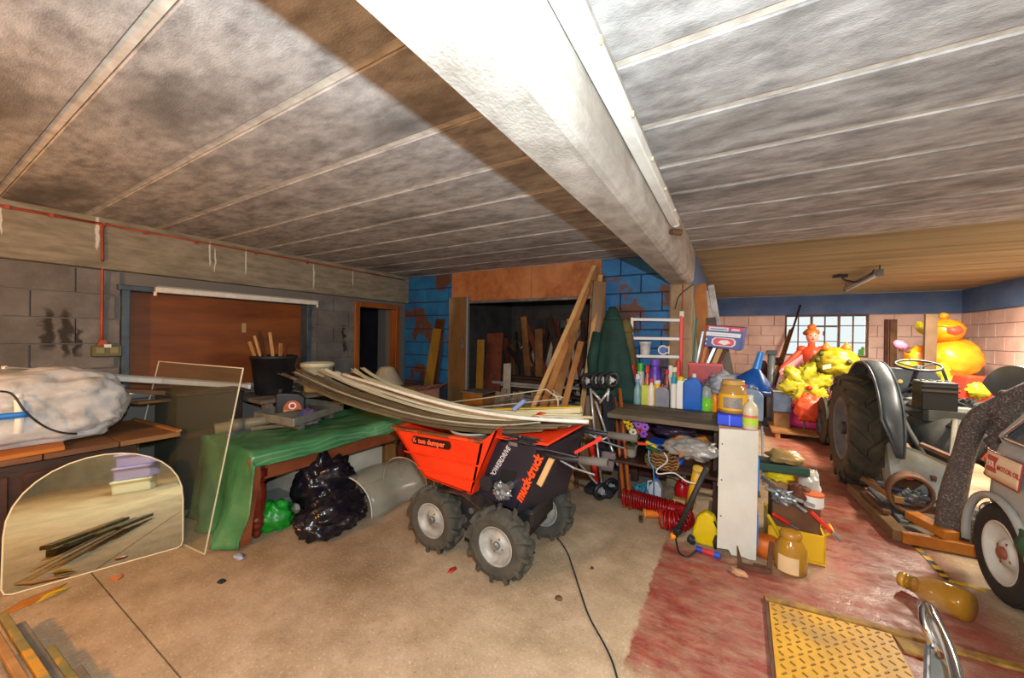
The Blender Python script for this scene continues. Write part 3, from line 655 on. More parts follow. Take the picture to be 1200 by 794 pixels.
# metal tray, oil can and clutter on the table
tr = thing('metal_tray', 'shallow pale metal drawer tray on the green covered table', 'tray', zp(345, 490, .65))
A = zp(344, 500, .715); B = A+V((-.56, -.04, 0)); C = zp(402, 480, .715); D = B+C-A
for k_ in (.2, .8): MB().bar(A+(C-A)*k_+V((-.05, 0, -.03)), B+(C-A)*k_+V((.05, 0, -.03)), .05, .058).build('bearer', greyw, tr)
q = [A, B, D, C]
MB().add([p+V((0, 0, h)) for h in (0, .008) for p in q], [(3, 2, 1, 0), (4, 5, 6, 7)]+[(i, (i+1) % 4, (i+1) % 4+4, i+4) for i in range(4)]).build('base', mat('grey_metal_sheet', '#9a958a', '#807b70', 7, r=.45, me=.3), tr)
for i in range(4): MB().bar(q[i]+V((0, 0, .035)), q[(i+1) % 4]+V((0, 0, .035)), .01, .07).build('side', MATS['grey_metal_sheet'], tr, bevel=.002)
def jerry(name, label, c, w_, d, h, mt_, cap, rz=0., cat='can', group=None, band=None, bandz=(.2, .6), capx=-.3, handle=True):
    # rectangular can: body with sloping shoulder, neck and cap at one side, moulded handle
    t = thing(name, label, cat, c, rz, group)
    pr = [(-w_/2, 0), (w_/2, 0), (w_/2, h*.72), (w_/2*.55, h*.86), (w_*capx+w_*.13, h*.90), (w_*capx-w_*.13, h*.90), (-w_/2, h*.76)]
    MB().prism(pr, -d/2, d/2, lambda u, v, q_: V((u, q_, v))).build('body', mt_, t, bevel=min(w_, d)*.12, local=True, seg=3)
    MB().cyl((w_*capx, 0, h*.88), (w_*capx, 0, h), w_*.10, n=14).build('cap', cap, t, local=True, smooth=False)
    if handle: MB().tube([(w_*.02, 0, h*.86), (w_*.08, 0, h*.94), (w_*.3, 0, h*.90), (w_*.36, 0, h*.78)], w_*.045, 8).build('handle', mt_, t, local=True, smooth=True)
    if band: MB().box(-w_*.4, w_*.4, -d/2-.0015, -d/2, h*bandz[0], h*bandz[1]).build('label_sheet', band, t, local=True)
    return t
oc = xp(341, 477, -3.6); oc.z = .645
oil = jerry('oil_can', 'black plastic engine oil can with an orange round label on table', oc, .24, .12, .33, mat('oil_can_black', '#26272e', '#1d1e24', 9, r=.35), black, R_(58), 'oil can', capx=-.36)
lab = mat('orange_label', '#b9622a', '#9a4a1c', 9, r=.4)
Mo = T(*oc) @ Matrix.Rotation(R_(58), 4, 'Z')
pts = [(-.02+.075*math.cos(i/20*2*PI), .14+.085*math.sin(i/20*2*PI)) for i in range(20)]
MB().prism([(.035+x, z) for x, z in pts], -.064, -.0615, lambda u, v, q_: Mo @ V((u, q_, v))).build('label_disc', lab, oil)
MB().prism([(-.06, .045), (.085, .045), (.085, .10), (-.06, .10)], -.066, -.064, lambda u, v, q_: Mo @ V((u, q_, v))).build('label_strip', plain('#a8201a', .4), oil)
MB().prism([(.015+.033*math.cos(i/14*2*PI), .175+.033*math.sin(i/14*2*PI)) for i in range(14)], -.066, -.064, lambda u, v, q_: Mo @ V((u, q_, v))).build('logo_ring', plain('#e8e0d0', .4), oil)
MB().prism([(.015+.020*math.cos(i/14*2*PI), .175+.020*math.sin(i/14*2*PI)) for i in range(14)], -.068, -.066, lambda u, v, q_: Mo @ V((u, q_, v))).build('logo', plain('#b02a20', .4), oil)
xd = Mo.to_3x3() @ V((1, 0, 0)); zd = V((0, 0, 1))
text('QUARTZ', .034, plain('#e9d9a8', .4), Mo @ V((-.055, -.0662, .112)), xd, zd, oil, bold=.0006)
text('5000', .030, plain('#e8cfc0', .4), Mo @ V((-.05, -.0672, .058)), xd, zd, oil)
p = xp(362, 468, -3.45); p.z = .645
tag(MB().blob(p+V((0, 0, .07)), (.10, .10, .075), .5, 4, 9.1, 24, 16, .646, None, .2).build('blue_rag', mat('blue_rag', '#2d4a8a', '#7a4a4a', 8, r=.8), None, smooth=True), 'crumpled blue and brown rag beside the oil can', 'rag')
for i, (a, c, mt_, lb) in enumerate((((-3.65, 1.45, .67), (-3.35, 2.1, .67), greyw, 'short grey batten lying behind the metal tray'), ((-3.5, 1.42, .665), (-3.68, 1.95, .665), steel, 'steel rod lying on the green covered table near glass'))):
    board('batten', lb, 'batten', a, c, .03, .03, mt_)
gp = thing('drain_pipe', 'grey plastic drain pipe with collar lying behind glass pane', 'pipe', (-3.6, 1.6, .7))
MB().cyl((-3.66, 1.40, .70), (-3.50, 2.02, .74), .045, n=16).build('pipe', plain('#77735f', .5), gp, smooth=True); MB().cyl((-3.635, 1.5, .707), (-3.61, 1.59, .712), .056, n=16).build('collar', plain('#6c6856', .5), gp, smooth=True)

# ------------------------------------------------------------------ wheels
def wheel(parent, c, Rr, wd, rim_r, lugs=0, lug_h=.02, tyre_m=None, rim_m=None, axis=(0, -1, 0), hub_m=None, bolts=4, deep=.02, name='wheel', skew=.5, ribs=0):
    # tyre part with rim, hub sub-parts; axis points to the visible outer face
    c = V(c); d = V(axis).normalized(); _, s_, u_ = frame(d); M = Matrix((s_, u_, d)).transposed().to_4x4(); M = T(*c) @ M
    h = wd/2; sw = Rr-rim_r
    b = MB()
    pr = [(rim_r, -h*.75), (rim_r+sw*.15, -h*.9), (rim_r+sw*.55, -h), (Rr-sw*.13, -h*.88), (Rr-.01*Rr, -h*.6), (Rr, 0), (Rr-.01*Rr, h*.6), (Rr-sw*.13, h*.88), (rim_r+sw*.55, h), (rim_r+sw*.15, h*.9), (rim_r, h*.75)]
    b.lathe(pr, 40, M, cap=False)
    for i in range(lugs):
        side = 1 if i % 2 else -1; a0 = 2*PI*i/lugs
        vs = []
        for k in range(4):
            t = k/3; an = a0-skew*t*(2*PI/lugs)*1.6*1; z = side*h*(-.12+1.12*t); ra = Rr-(.0 if t < .8 else sw*.10)
            wv = 2*PI/lugs*.30
            for da, rr in ((-wv, ra-.01), (-wv*.75, ra+lug_h), (wv*.75, ra+lug_h), (wv, ra-.01)):
                vs.append(M @ V((rr*math.cos(an+da), rr*math.sin(an+da), z)))
        an = a0-skew*(2*PI/lugs)*1.6; wv = 2*PI/lugs*.3
        for da, rr in ((-wv, Rr-sw*.45), (-wv*.75, Rr-sw*.3), (wv*.75, Rr-sw*.3), (wv, Rr-sw*.45)): vs.append(M @ V((rr*math.cos(an+da), rr*math.sin(an+da), side*h*1.07)))
        fs = []
        for k in range(4):
            for j in range(3): fs.append((k*4+j, k*4+j+1, k*4+4+j+1, k*4+4+j))
            fs.append((k*4+3, k*4, k*4+4, k*4+7))
        fs.append((0, 1, 2, 3)); fs.append((19, 18, 17, 16))
        b.add(vs, fs)
    for i in range(ribs):
        z = h*(-.6+1.2*i/(ribs-1)); b.tube([M @ V((Rr*math.cos(2*PI*k/36), Rr*math.sin(2*PI*k/36), z)) for k in range(36)], wd*.05, 6, closed=True)
    w_ = b.build(name, tyre_m or rub, parent, smooth=lugs == 0)
    r0 = rim_r*1.02
    MB().lathe([(r0, h*.80), (r0*.97, h*.86), (r0*.90, h*.74), (r0*.84, h*.3), (r0*.62, h*.3-deep*.4), (r0*.45, h*.3-deep*.2), (r0*.40, h*.3+deep), (r0*.18, h*.3+deep), (0, h*.3+deep)], 28, M, cap=False).lathe([(r0, -h*.8), (r0*.88, -h*.7), (r0*.84, h*.3)], 28, M, cap=False).build('rim', rim_m, w_, smooth=True)
    MB().lathe([(r0*.20, h*.3+deep), (r0*.19, h*.55+deep), (r0*.12, h*.62+deep), (0, h*.62+deep)], 16, M).build('hub', hub_m or rim_m, w_, smooth=False)
    for i in range(bolts):
        a = 2*PI*i/bolts+.4; p0 = M @ V((r0*.36*math.cos(a), r0*.36*math.sin(a), h*.3+deep*.5)); MB().cyl(p0, p0+d*.012, r0*.05, n=6).build('wheel_nut', hub_m or rim_m, w_)
    return w_

# ------------------------------------------------------------------ red power barrow
redm = mat('red_hopper_paint', '#e23a14', '#cf2c0c', 3, r=.35, c3='#b3220c', s3=2, lo3=.55, hi3=.7)
navy = mat('black_panel_paint', '#191722', '#221f2c', 4, r=.4)
mt = thing('power_barrow', 'red and black motorised dumper barrow with four chunky wheels', 'power barrow', (-1.5, 2.25, 0))
rimg = mat('grey_rim', '#a8a8a2', '#7f7c74', 9, r=.5, me=.2)
WR = .205
for x, y, ax in ((-1.77, 1.985, (0, -1, 0)), (-1.22, 1.955, (0, -1, 0)), (-1.19, 2.545, (0, -1, 0)), (-1.74, 2.575, (0, -1, 0))):
    wheel(mt, (x, y, WR+.018), WR-.002, .135, .118, 24, .022, rub, rimg, ax, steel, 4, .012, skew=.45)
# hopper: folded sheet sides
HY0, HY1 = 1.965, 2.56
side = [(-2.17, .80), (-1.86, .50), (-1.45, .47), (-1.37, .82)]
hop = MB().prism([(-2.17, .80), (-1.86, .50), (-1.45, .47), (-1.37, .82)], HY0, HY0+.012, lambda u, v, w_: V((u, w_, v))).prism(side, HY1-.012, HY1, lambda u, v, w_: V((u, w_, v)))
for (x0, z0), (x1, z1) in zip(side[:-1], side[1:]): hop.bar((x0, (HY0+HY1)/2, z0), (x1, (HY0+HY1)/2, z1), HY1-HY0, .012, (0, 0, 1))
hop.build('hopper', redm, mt)
chipm = mat('chipped_red_rim', '#d8451d', '#6d3d20', 8, r=.5, lo=.45, hi=.55)
MB().bar((-2.19, HY0, .805), (-1.36, HY0, .825), .05, .02).build('hopper_rim', chipm, mt, bevel=.004); MB().bar((-2.19, HY1, .805), (-1.36, HY1, .825), .05, .02).build('hopper_rim', chipm, mt, bevel=.004)
MB().bar((-2.18, HY0, .805), (-2.18, HY1, .805), .04, .02).build('hopper_rim', chipm, mt, bevel=.004)
MB().prism([(-2.06, .64), (-1.40, .655), (-1.395, .668), (-2.07, .652)], HY0-.008, HY0, lambda u, v, w_: V((u, w_, v))).build('pressed_rib', redm, mt, bevel=.003)
MB().prism([(-1.92, .545), (-1.43, .55), (-1.425, .562), (-1.935, .557)], HY0-.008, HY0, lambda u, v, w_: V((u, w_, v))).build('pressed_rib', redm, mt, bevel=.003)
lb = [(.0, 0)]
lp0 = yp(485, 515, HY0-.009); lp1 = yp(525, 522, HY0-.009)
n_ = 8; cap0 = [(lp0.x-.02*math.sin(PI*i/n_), lp0.z-.028*math.cos(PI*i/n_)) for i in range(n_+1)][::-1]; cap1 = [(lp1.x+.02*math.sin(PI*i/n_), lp1.z-.028*math.cos(PI*i/n_)) for i in range(n_+1)]
MB().prism(cap1+cap0, HY0-.010, HY0-.002, lambda u, v, w_: V((u, w_, v))).build('badge', plain('#2a0c0a', .4), mt)
text('¼ ton dumper', .052, plain('#ff6a45', .4), lp0+V((-.012, -.003, -.016)), lp1-lp0, (0, 0, 1), mt, bold=.001, sx=.98)
# back plate rising to engine cover
MB().add([(-1.385, HY0, .815), (-1.385, HY1, .815), (-1.25, HY1, .925), (-1.25, HY0, .925), (-1.46, HY0, .47), (-1.46, HY1, .47), (-1.27, HY1, .915), (-1.27, HY0, .915)], [(0, 1, 2, 3), (4, 7, 6, 5), (0, 3, 7, 4), (1, 5, 6, 2), (3, 2, 6, 7), (0, 4, 5, 1)]).build('hopper_back', redm, mt)
# engine cover sides
EY0, EY1 = 2.04, 2.50
pan = [yp(583, 517, EY0), yp(640, 524, EY0), yp(603, 598, EY0), yp(558, 578, EY0)]
pl2 = [(p.x, p.z) for p in pan]
MB().prism(pl2, EY0, EY0+.012, lambda u, v, w_: V((u, w_, v))).build('side_panel', navy, mt, bevel=.003)
MB().prism(pl2, EY1-.012, EY1, lambda u, v, w_: V((u, w_, v))).build('side_panel', navy, mt, bevel=.003)
MB().prism([(pl2[0][0], pl2[0][1]), (pl2[1][0], pl2[1][1]), (pl2[2][0]+.02, pl2[2][1]+.03), (pl2[3][0], pl2[3][1])], EY0+.03, EY1-.03, lambda u, v, w_: V((u, w_, v))).build('engine_block', plain('#0e0d12', .6), mt)
MB().add([(-1.30, EY0-.03, .845), (-.93, EY0-.03, .855), (-.86, EY1+.03, .90), (-1.24, EY1+.03, .925), (-1.30, EY0-.03, .865), (-.93, EY0-.03, .87), (-.86, EY1+.03, .915), (-1.24, EY1+.03, .94)], [(3, 2, 1, 0), (4, 5, 6, 7), (0, 1, 5, 4), (1, 2, 6, 5), (2, 3, 7, 6), (3, 0, 4, 7)]).build('top_cover', redm, mt, bevel=.004)
MB().blob((-1.12, EY0-.005, .86), (.15, .035, .022), .6, 5, 2.2, 24, 10).build('black_trim', black, mt)
MB().box(yp(601, 521, EY0).x-.03, yp(601, 521, EY0).x+.035, EY0-.004, EY0, .81, .835).build('plate', steel, mt)
MB().add([(-.97, EY0, .83), (-.90, EY1, .86), (-1.02, EY1, .40), (-1.17, EY0, .38), (-.96, EY0, .83), (-.885, EY1, .86), (-1.0, EY1, .40), (-1.155, EY0, .38)], [(3, 2, 1, 0), (4, 5, 6, 7), (0, 1, 5, 4), (1, 2, 6, 5), (2, 3, 7, 6), (3, 0, 4, 7)]).build('rear_panel', navy, mt)
# engine window with metal engine parts
ew = [yp(588, 549, EY0-.001), yp(606, 553, EY0-.001), yp(596, 578, EY0-.001), yp(580, 575, EY0-.001)]
MB().prism([(p.x, p.z) for p in ew], EY0-.002, EY0, lambda u, v, w_: V((u, w_, v))).build('engine_opening', plain('#060608', .8), mt)
p = yp(588, 575, EY0-.03)
MB().blob(p, (.06, .035, .05), .6, 6, 3.3, 20, 12).build('carburettor', steel, mt); MB().cyl(p+V((.05, -.03, .04)), p+V((.05, .03, .04)), .025).build('air_filter', steel, mt); MB().cyl(p+V((-.11, -.02, .03)), p+V((-.11, .04, .03)), .05, n=18).build('recoil_cover', black, mt)
text('POWERDRIVE', .047, plain('#b9b4b4', .4), yp(578, 560, EY0-.002), yp(600, 523, EY0)-yp(578, 560, EY0), (-1, 0, .6), mt, bold=.0008, shear=.2, sx=.86)
text('muck-truck', .082, plain('#ff4a12', .35), yp(611, 589, EY0-.002), yp(637, 535, EY0)-yp(611, 589, EY0), (-1, 0, .6), mt, bold=.003, shear=.15, sx=.88)
# guard between near wheels, chassis
MB().prism([(-1.86, .36), (-1.70, .455), (-1.50, .47), (-1.32, .38), (-1.26, .30), (-1.42, .20), (-1.60, .17), (-1.75, .22)], 2.045, 2.085, lambda u, v, w_: V((u, w_, v))).build('chain_guard', mat('worn_black', '#1d1b1f', '#4a3c2e', 6, r=.5, lo=.5, hi=.7), mt, bevel=.008)
MB().prism([(-1.72, .455), (-1.50, .475), (-1.30, .39), (-1.30, .38), (-1.5, .46), (-1.72, .44)], 1.93, 2.07, lambda u, v, w_: V((u, w_, v))).build('mudguard', MATS['worn_black'], mt)
for x, z in ((-1.50, .32), (-1.56, .24), (-1.40, .36)): MB().cyl((x, 2.03, z), (x, 2.05, z), .02, n=10).build('bolt', steel, mt)
MB().box(-1.8, -1.12, 2.1, 2.44, .20, .30).build('chassis', plain('#17161a', .6), mt, bevel=.01)
MB().cyl((-1.77, 2.0, .217), (-1.77, 2.55, .217), .02).build('axle', steel, mt); MB().cyl((-1.2, 2.0, .217), (-1.2, 2.55, .217), .02).build('axle', steel, mt)
MB().box(-1.2, -1.08, 2.12, 2.46, .26, .38).build('gearbox', plain('#1c1a1a', .5), mt, bevel=.02)
# handles
for a, gp_, c in ((V((-1.02, EY0+.01, .80)), V((-.86, EY0, .79)), yp(712, 542, EY0)), (V((-.98, EY1, .86)), V((-.85, EY1, .85)), yp(747, 514, EY1))):
    hb = MB().tube([a, gp_, c], .015, 10).build('handlebar', black, mt, smooth=True)
    MB().cyl(gp_+(c-gp_)*.42, c, .024, n=14).build('foam_grip', plain('#5d5750', .9), hb, smooth=True)
    MB().tube([gp_+V((0, 0, -.015)), gp_+(c-gp_)*.3+V((0, 0, -.05)), gp_+(c-gp_)*.75+V((0, 0, -.075))], .006, 6).build('lever', steel, hb)
    MB().tube([a+V((0, -.01, .02)), a+V((.1, -.03, .03)), gp_+(c-gp_)*.35+V((0, 0, .015))], .004, 6).build('cable', plain('#3a3a3c'), hb)
p0, p1 = yp(674, 530, EY0), yp(700, 516, EY0)
MB().bar(p0, p1, .016, .016).build('red_lever', plain('#cf2a22', .4), mt); MB().cyl(p1, p1+V((.02, 0, .02)), .014).build('lever_knob', plain('#cf2a22', .4), mt)
p0 = V((-.98, 2.3, .88)); MB().cyl(p0, p0+V((.01, 0, .06)), .012).build('knob_stem', black, mt); MB().cyl(p0+V((.01, 0, .06)), p0+V((.012, 0, .08)), .026).build('knob', plain('#55504c', .6), mt)
MB().bar(V((-.94, EY0+.06, .76)), V((-1.02, EY0+.05, .58)), .035, .02, (0, 1, 0)).build('wooden_wedge', palew, mt)
# tub inside the hopper
tu = thing('grey_tub', 'grey tub sitting inside the red barrow hopper', 'tub', (-1.62, 2.2, .52))
MB().lathe([(.12, 0), (.15, .30), (.16, .30), (.16, .315), (.14, .315), (.12, .02), (0, .02)], 20, T(-1.62, 2.2, .51)).build('tub_body', plain('#8d8c80', .5), tu, smooth=True)
MB().torus((-1.62, 2.2, .82), .158, .008).build('rim', plain('#a3a296', .5), tu, smooth=True)

# ------------------------------------------------------------------ bundle of long strips across table and barrow
sm = [mat('olive_strip', '#7f7860', '#6a634d', 4, r=.5), mat('grey_strip', '#8f8a7c', '#77715f', 4, r=.45), mat('cream_strip', '#cfc9a2', '#b5ad82', 3, r=.4), mat('white_strip', '#dcdac8', '#c6c3ae', 3, r=.4), mat('brown_strip', '#6d5f48', '#554934', 4, r=.55)]
sr = random.Random(11)
N_ = 22
def strip_path(t, lay):
    s0 = V((-3.60+.36*t+sr.uniform(-.1, .1), 1.98+.46*t, 1.075+.04*sr.random()+.03*lay))
    m0_ = V((-2.85, 2.0+.45*t, .93+.03*lay+.06*t)); m1_ = V((-2.0, 2.02+.44*t, .858+.018*lay+.03*t)); m2_ = V((-1.4, 2.06+.44*t, .868+.016*lay+.02*t))
    e = V((-.80-.22*sr.random()-.1*(1-t), 2.10+.42*t, .93+.012*lay))
    return spline([s0, m0_, m1_, m2_, e], 7)
strip_lab = ['dull olive plastic strip in the long bundle over barrow', 'grey plastic strip in the long bundle over barrow', 'cream plastic strip in the long bundle over barrow', 'off-white plastic strip in the long bundle over barrow', 'brown plastic strip in the long bundle over barrow']
for i in range(N_):
    t = (i % 11)/10; lay = i//11; pts = strip_path(t, lay+sr.random()*.5); k = sr.choice((0, 0, 1, 4, 4)) if lay == 0 or t < .35 else sr.choice((0, 1, 2, 2, 3, 4))
    if t > .85: k = sr.choice((2, 3))
    n = len(pts)-1; wd = .05; jy = sr.uniform(-.10, .08)
    def sf(u, v, pts=pts, n=n, wd=wd, jy=jy):
        p = pts[min(int(round(u*n)), n)]; return p+V((0, (v-.5)*wd+jy*(1-u)**2, .012*abs(v-.5)*2*(1 if lay else -1)))
    o = MB().sheet(sf, n, 2, .006).build('plastic_strip', sm[k], None)
    tag(o, strip_lab[k], 'strip', 'plastic strips bundled over the barrow')
    if lay and i % 3 == 0: MB().sheet(lambda u, v, pts=pts, n=n, jy=jy: pts[min(int(round(u*n)), n)]+V((0, (v-.5)*.008+jy*(1-u)**2, .012)), n, 1, .004).build('raised_edge', sm[3], o)
# white pipe on top
pth = spline([xp(401, 438, -3.0), yp(440, 450, 2.04), yp(500, 468, 2.05), yp(560, 482, 2.08), yp(620, 490, 2.12), yp(690, 494, 2.2)], 6)
tag(MB().tube(pth, .013, 10).build('white_pipe', white, None, smooth=True), 'long thin white plastic pipe lying on top of the strip bundle', 'pipe')
yl = thing('yellow_batten', 'yellow-edged cream length lying behind white pipe at right end of bundle', 'batten', (-1.3, 2.6, .9))
MB().bar(yp(560, 484, 2.56), yp(681, 480, 2.62), .06, .035).build('profile', sm[2], yl); MB().bar(yp(560, 480, 2.56)+V((0, 0, .004)), yp(681, 477, 2.62)+V((0, 0, .004)), .05, .01).build('yellow_face', plain('#c9a53a', .5), yl)
bl = tag(MB().bar(yp(602, 480, 2.45), yp(615, 469, 2.45), .04, .03).build('blue_clip', plain('#7f93c4', .4), None, bevel=.006), 'small pale blue plastic clip standing on the strips', 'clip')
rw = thing('wire_frame', 'pale bent wire frame lying behind the strip bundle', 'wire frame', (-1.5, 2.8, .95))
for i, q in enumerate(([(510, 473), (570, 466), (640, 456), (654, 466)], [(550, 478), (600, 473), (658, 467)], [(640, 456), (650, 463), (660, 466), (648, 457), (654, 470)])):
    MB().tube([yp(x, y, 2.72) for x, y in q], .005, 6).build('wire', plain('#b7ad97', .5), rw)
for x, y in ((510, 473), (654, 468)):
    q = yp(x, y, 2.72); MB().tube([q, V((q.x, q.y, .004))], .005, 6).build('leg', plain('#b7ad97', .5), rw)
# ================================================================== BACK OPENING AND BENCH
dl = mat('old_door_paint', '#7b5c35', '#5d4222', 3, r=.6, st=(1, 1, .4), c3='#8a7a5c', s3=2)
d2 = struct(MB().box(-3.49, -3.17, 4.12, 4.16, .0, 2.04).build('door_2', dl, None, bevel=.004)); d2['label'] = 'narrow tan door leaf standing at left of the dark store'
MB().box(-3.172, -3.15, 4.11, 4.165, 0, 2.05).build('edge_strip', plain('#8f8f8c', .4, .4), d2, bevel=.003)
MB().box(-3.235, -3.205, 4.095, 4.12, 1.30, 1.46).build('handle_plate', steel, d2); MB().cyl((-3.22, 4.1, 1.40), (-3.22, 4.06, 1.40), .01).build('handle', steel, d2)
# scrap timber in the dark store
sr = random.Random(21)
tm = [dkw, redw, greyw, mat('grey_painted_timber', '#8b8d90', '#6f7174', 5, r=.7), mat('dark_stained_timber', '#33251d', '#241913', 5, r=.7), topw, mat('off_white_timber', '#a9a498', '#8e887b', 6, r=.7)]
tmn = ['dark oak', 'red-brown', 'weathered grey', 'grey painted', 'near-black', 'tan brown', 'off-white']
for i in range(90):
    k = sr.choice((0, 1, 1, 2, 3, 4, 4, 5, 6))
    bx = sr.uniform(-2.9, -1.5); by = sr.uniform(4.95, 5.15); fan = sr.gauss(0, .55); tx = min(max(bx+fan, -3.3), -.95)
    p0 = V((bx, by, .012)); p1 = V((tx, sr.uniform(5.25, 5.8), sr.uniform(1.15, 1.85)))
    board('scrap_timber', '%s timber offcut standing in the dark store' % tmn[k], 'timber', p0, p1, sr.uniform(.03, .13), sr.uniform(.015, .04), tm[k], (0, 1, 0), 'scrap timber in the dark store')
for i in range(16):
    k = sr.choice((2, 3, 6, 0, 4)); z = .30+.042*i; y = sr.uniform(4.55, 4.75); x = sr.uniform(-2.8, -2.2)
    board('scrap_timber', '%s timber offcut lying in the flat pile in dark store' % tmn[k], 'timber', (x-.6, y+sr.uniform(-.1, .1), z), (x+.7, y+sr.uniform(-.1, .1), z), .12, .035, tm[k], group='flat timber pile in dark store')
MB_ = thing('trestle', 'low wooden trestle carrying flat timber in dark store', 'trestle', (-2.5, 4.65, 0))
for x in (-2.9, -2.1): MB().box(x, x+.08, 4.45, 4.85, .2, .275).build('rail', dkw, MB_); MB().box(x, x+.07, 4.47, 4.53, 0, .2).build('leg', dkw, MB_); MB().box(x, x+.07, 4.77, 4.83, 0, .2).build('leg', dkw, MB_)
board('timber_board', 'wide white-grey board standing in front of the store timber', 'board', (-2.62, 4.30, .02), (-2.74, 4.52, 1.12), .12, .02, tm[6], (0, 1, 0))
board('timber_board', 'wide red-brown board standing left in the dark store', 'board', (-2.93, 4.36, .02), (-3.02, 4.62, 1.55), .28, .02, redw, (0, 1, 0))
board('timber_board', 'mustard board standing just inside the store door', 'board', (-3.06, 4.28, .02), (-3.09, 4.36, 1.45), .12, .025, MATS['mustard_board'], (0, 1, 0))
# crate and short upright boards in front of store
cr2 = thing('wooden_crate', 'mustard wooden crate standing in front of the dark store', 'crate', (-2.78, 3.9, 0))
for z in (.02, .22, .42, .62): MB().box(-2.95, -2.65, 3.78, 3.8, z, z+.17).build('slat', orw, cr2, bevel=.003)
MB().box(-2.95, -2.65, 3.8, 4.08, .02, .74).build('inner_box', tan, cr2); MB().box(-2.97, -2.63, 3.76, 4.1, .78, .80).build('lid', greyw, cr2, bevel=.003)
for i in range(7):
    x = -2.56+.085*i
    board('upright_board', 'grey weathered short board in row before the dark store', 'board', (x, 3.84, .005), (x+.01, 4.0, .80+.06*math.sin(i*2.2)), .078, .02, greyw, (0, 1, 0), 'row of short upright boards')
# leaning timbers right of the store
def lean(lab, top, yt, foot, wd, tk, m, name='leaning_timber'):
    return board(name, lab, 'timber', foot, yp(*top, yt), wd, tk, m, (0, 1, 0))
lean('tall pale square timber leaning highest against the chipboard header', (697, 312), 4.10, (-1.86, 2.86, .01), .045, .045, palew)
lean('long reddish timber leaning just right of the tallest pale timber', (690, 333), 4.02, (-1.72, 2.88, .01), .07, .03, tan)
lean('short tan timber with square cut top leaning in middle', (662, 412), 3.70, (-1.78, 2.98, .01), .055, .03, tan)
lean('broad orange-brown board leaning behind short tan timber', (676, 375), 3.78, (-1.55, 2.95, .01), .09, .02, topw)
lean('short orange timber leaning lowest beside the brown door panel', (681, 400), 3.72, (-1.47, 3.0, .01), .06, .025, tan)
lean('pale timber leaning behind the brown door panel top', (704, 322), 4.14, (-1.38, 3.55, .01), .05, .02, palew)
dp = thing('door_panel', 'tall brown door panel leaning upright beside the green coat', 'door panel', (-1.28, 3.9, 0))
A = V((-1.37, 3.80, .005)); B = V((-1.20, 3.92, .005)); n_ = V((.58, -.8, 0))
q = [A, B, V((-1.21, 4.08, 2.12)), V((-1.34, 4.03, 2.14))]
MB().add([p+n_*.0 for p in q]+[p-n_*.04 for p in q], [(0, 1, 2, 3), (7, 6, 5, 4), (0, 4, 5, 1), (1, 5, 6, 2), (2, 6, 7, 3), (3, 7, 4, 0)]).build('panel', mat('brown_door', '#7c5a30', '#644420', 3, r=.5, st=(1, 1, .3)), dp, bevel=.003)
MB().bar(q[0]+V((-.006, 0, 0)), q[3]+V((-.006, 0, 0)), .015, .045, (0, 1, 0)).build('worn_edge', mat('worn_edge', '#8a6a48', '#5c4028', 12, r=.8), dp)
# coats
def coat(name, label, top, h, r0, r1, mt_, a0, a1, seed, par_part=None):
    t = thing(name, label, 'coat', (top.x, top.y, top.z-h))
    def fn(u, v):
        an = a0+(a1-a0)*u; k = v**.75; fold = 1+.16*v*math.sin(u*23+seed)+.08*v*noise.noise(V((u*5, v*3, seed)))
        r = (r0+(r1-r0)*k)*fold
        return (top.x+r*math.cos(an), top.y+.55*r*math.sin(an), top.z-h*v-.03*math.sin(u*9+seed)*v)
    MB().sheet(fn, 44, 20, .008).build('body', mt_, t, smooth=True)
    MB().sheet(lambda u, v: (top.x+(.03+.06*v)*math.cos(a0+(a1-a0)*u), top.y+(.03+.05*v)*math.sin(a0+(a1-a0)*u), top.z+.04-.14*v), 16, 4, .01).build('hood', mt_, t, smooth=True)
    MB().tube([(top.x-r1*.5, top.y-.1, top.z-h*.25), (top.x-r1*.62, top.y-.13, top.z-h*.55), (top.x-r1*.6, top.y-.11, top.z-h*.85)], [.045, .06, .05], 10).build('sleeve', mt_, t, smooth=True)
    MB().cyl((top.x, top.y, top.z+.01), (top.x, top.y+.08, top.z+.03), .006).build('hook', steel, t)
    return t
coat('green_coat', 'dark green waxed coat hanging beside the brown door panel', yp(718, 364, 3.96), .92, .05, .27, mat('green_cloth', '#0e3d34', '#0a2d27', 6, r=.75, b=.3, bs=20), PI*.85, PI*2.1, 1.)
coat('khaki_coat', 'khaki brown coat hanging right of the green coat', yp(733, 378, 4.04), .95, .04, .19, mat('khaki_cloth', '#6b5c34', '#544725', 6, r=.85, b=.3, bs=20), PI*1.0, PI*2.05, 2.7)
# folding pushchair stood upside down
pc = thing('folding_pushchair', 'folded silver and black pushchair stood upside down beside the coats', 'pushchair', (-1.05, 3.45, 0))
for px, py in ((689, 446), (700, 445), (708, 445), (717, 445)):
    c = yp(px, py, 3.40); t = MB().torus(c, .058, .020, (.75, -.66, 0), 20, 8).build('wheel', black, pc, smooth=True)
    MB().cyl(c-V((.75, -.66, 0))*.012, c+V((.75, -.66, 0))*.012, .022).build('hub', plain('#b5b5b2', .4), t)
    for k in range(3): MB().bar(c, c+V((.66*math.cos(k*2.1)*.055, .75*math.cos(k*2.1)*.055, math.sin(k*2.1)*.055)), .01, .01).build('spoke', plain('#b5b5b2', .4), t)
for a, c in (((692, 455), (698, 520)), ((713, 455), (712, 470)), ((694, 458), (705, 470)), ((713, 458), (703, 472)), ((698, 470), (712, 512)), ((698, 505), (706, 575)), ((712, 512), (693, 520)), ((712, 512), (724, 545)), ((676, 540), (703, 570))):
    MB().tube([yp(*a, 3.40), yp(*c, 3.40)], .011, 8).build('frame_tube', plain('#c4c6c8', .3, .5), pc, smooth=True)
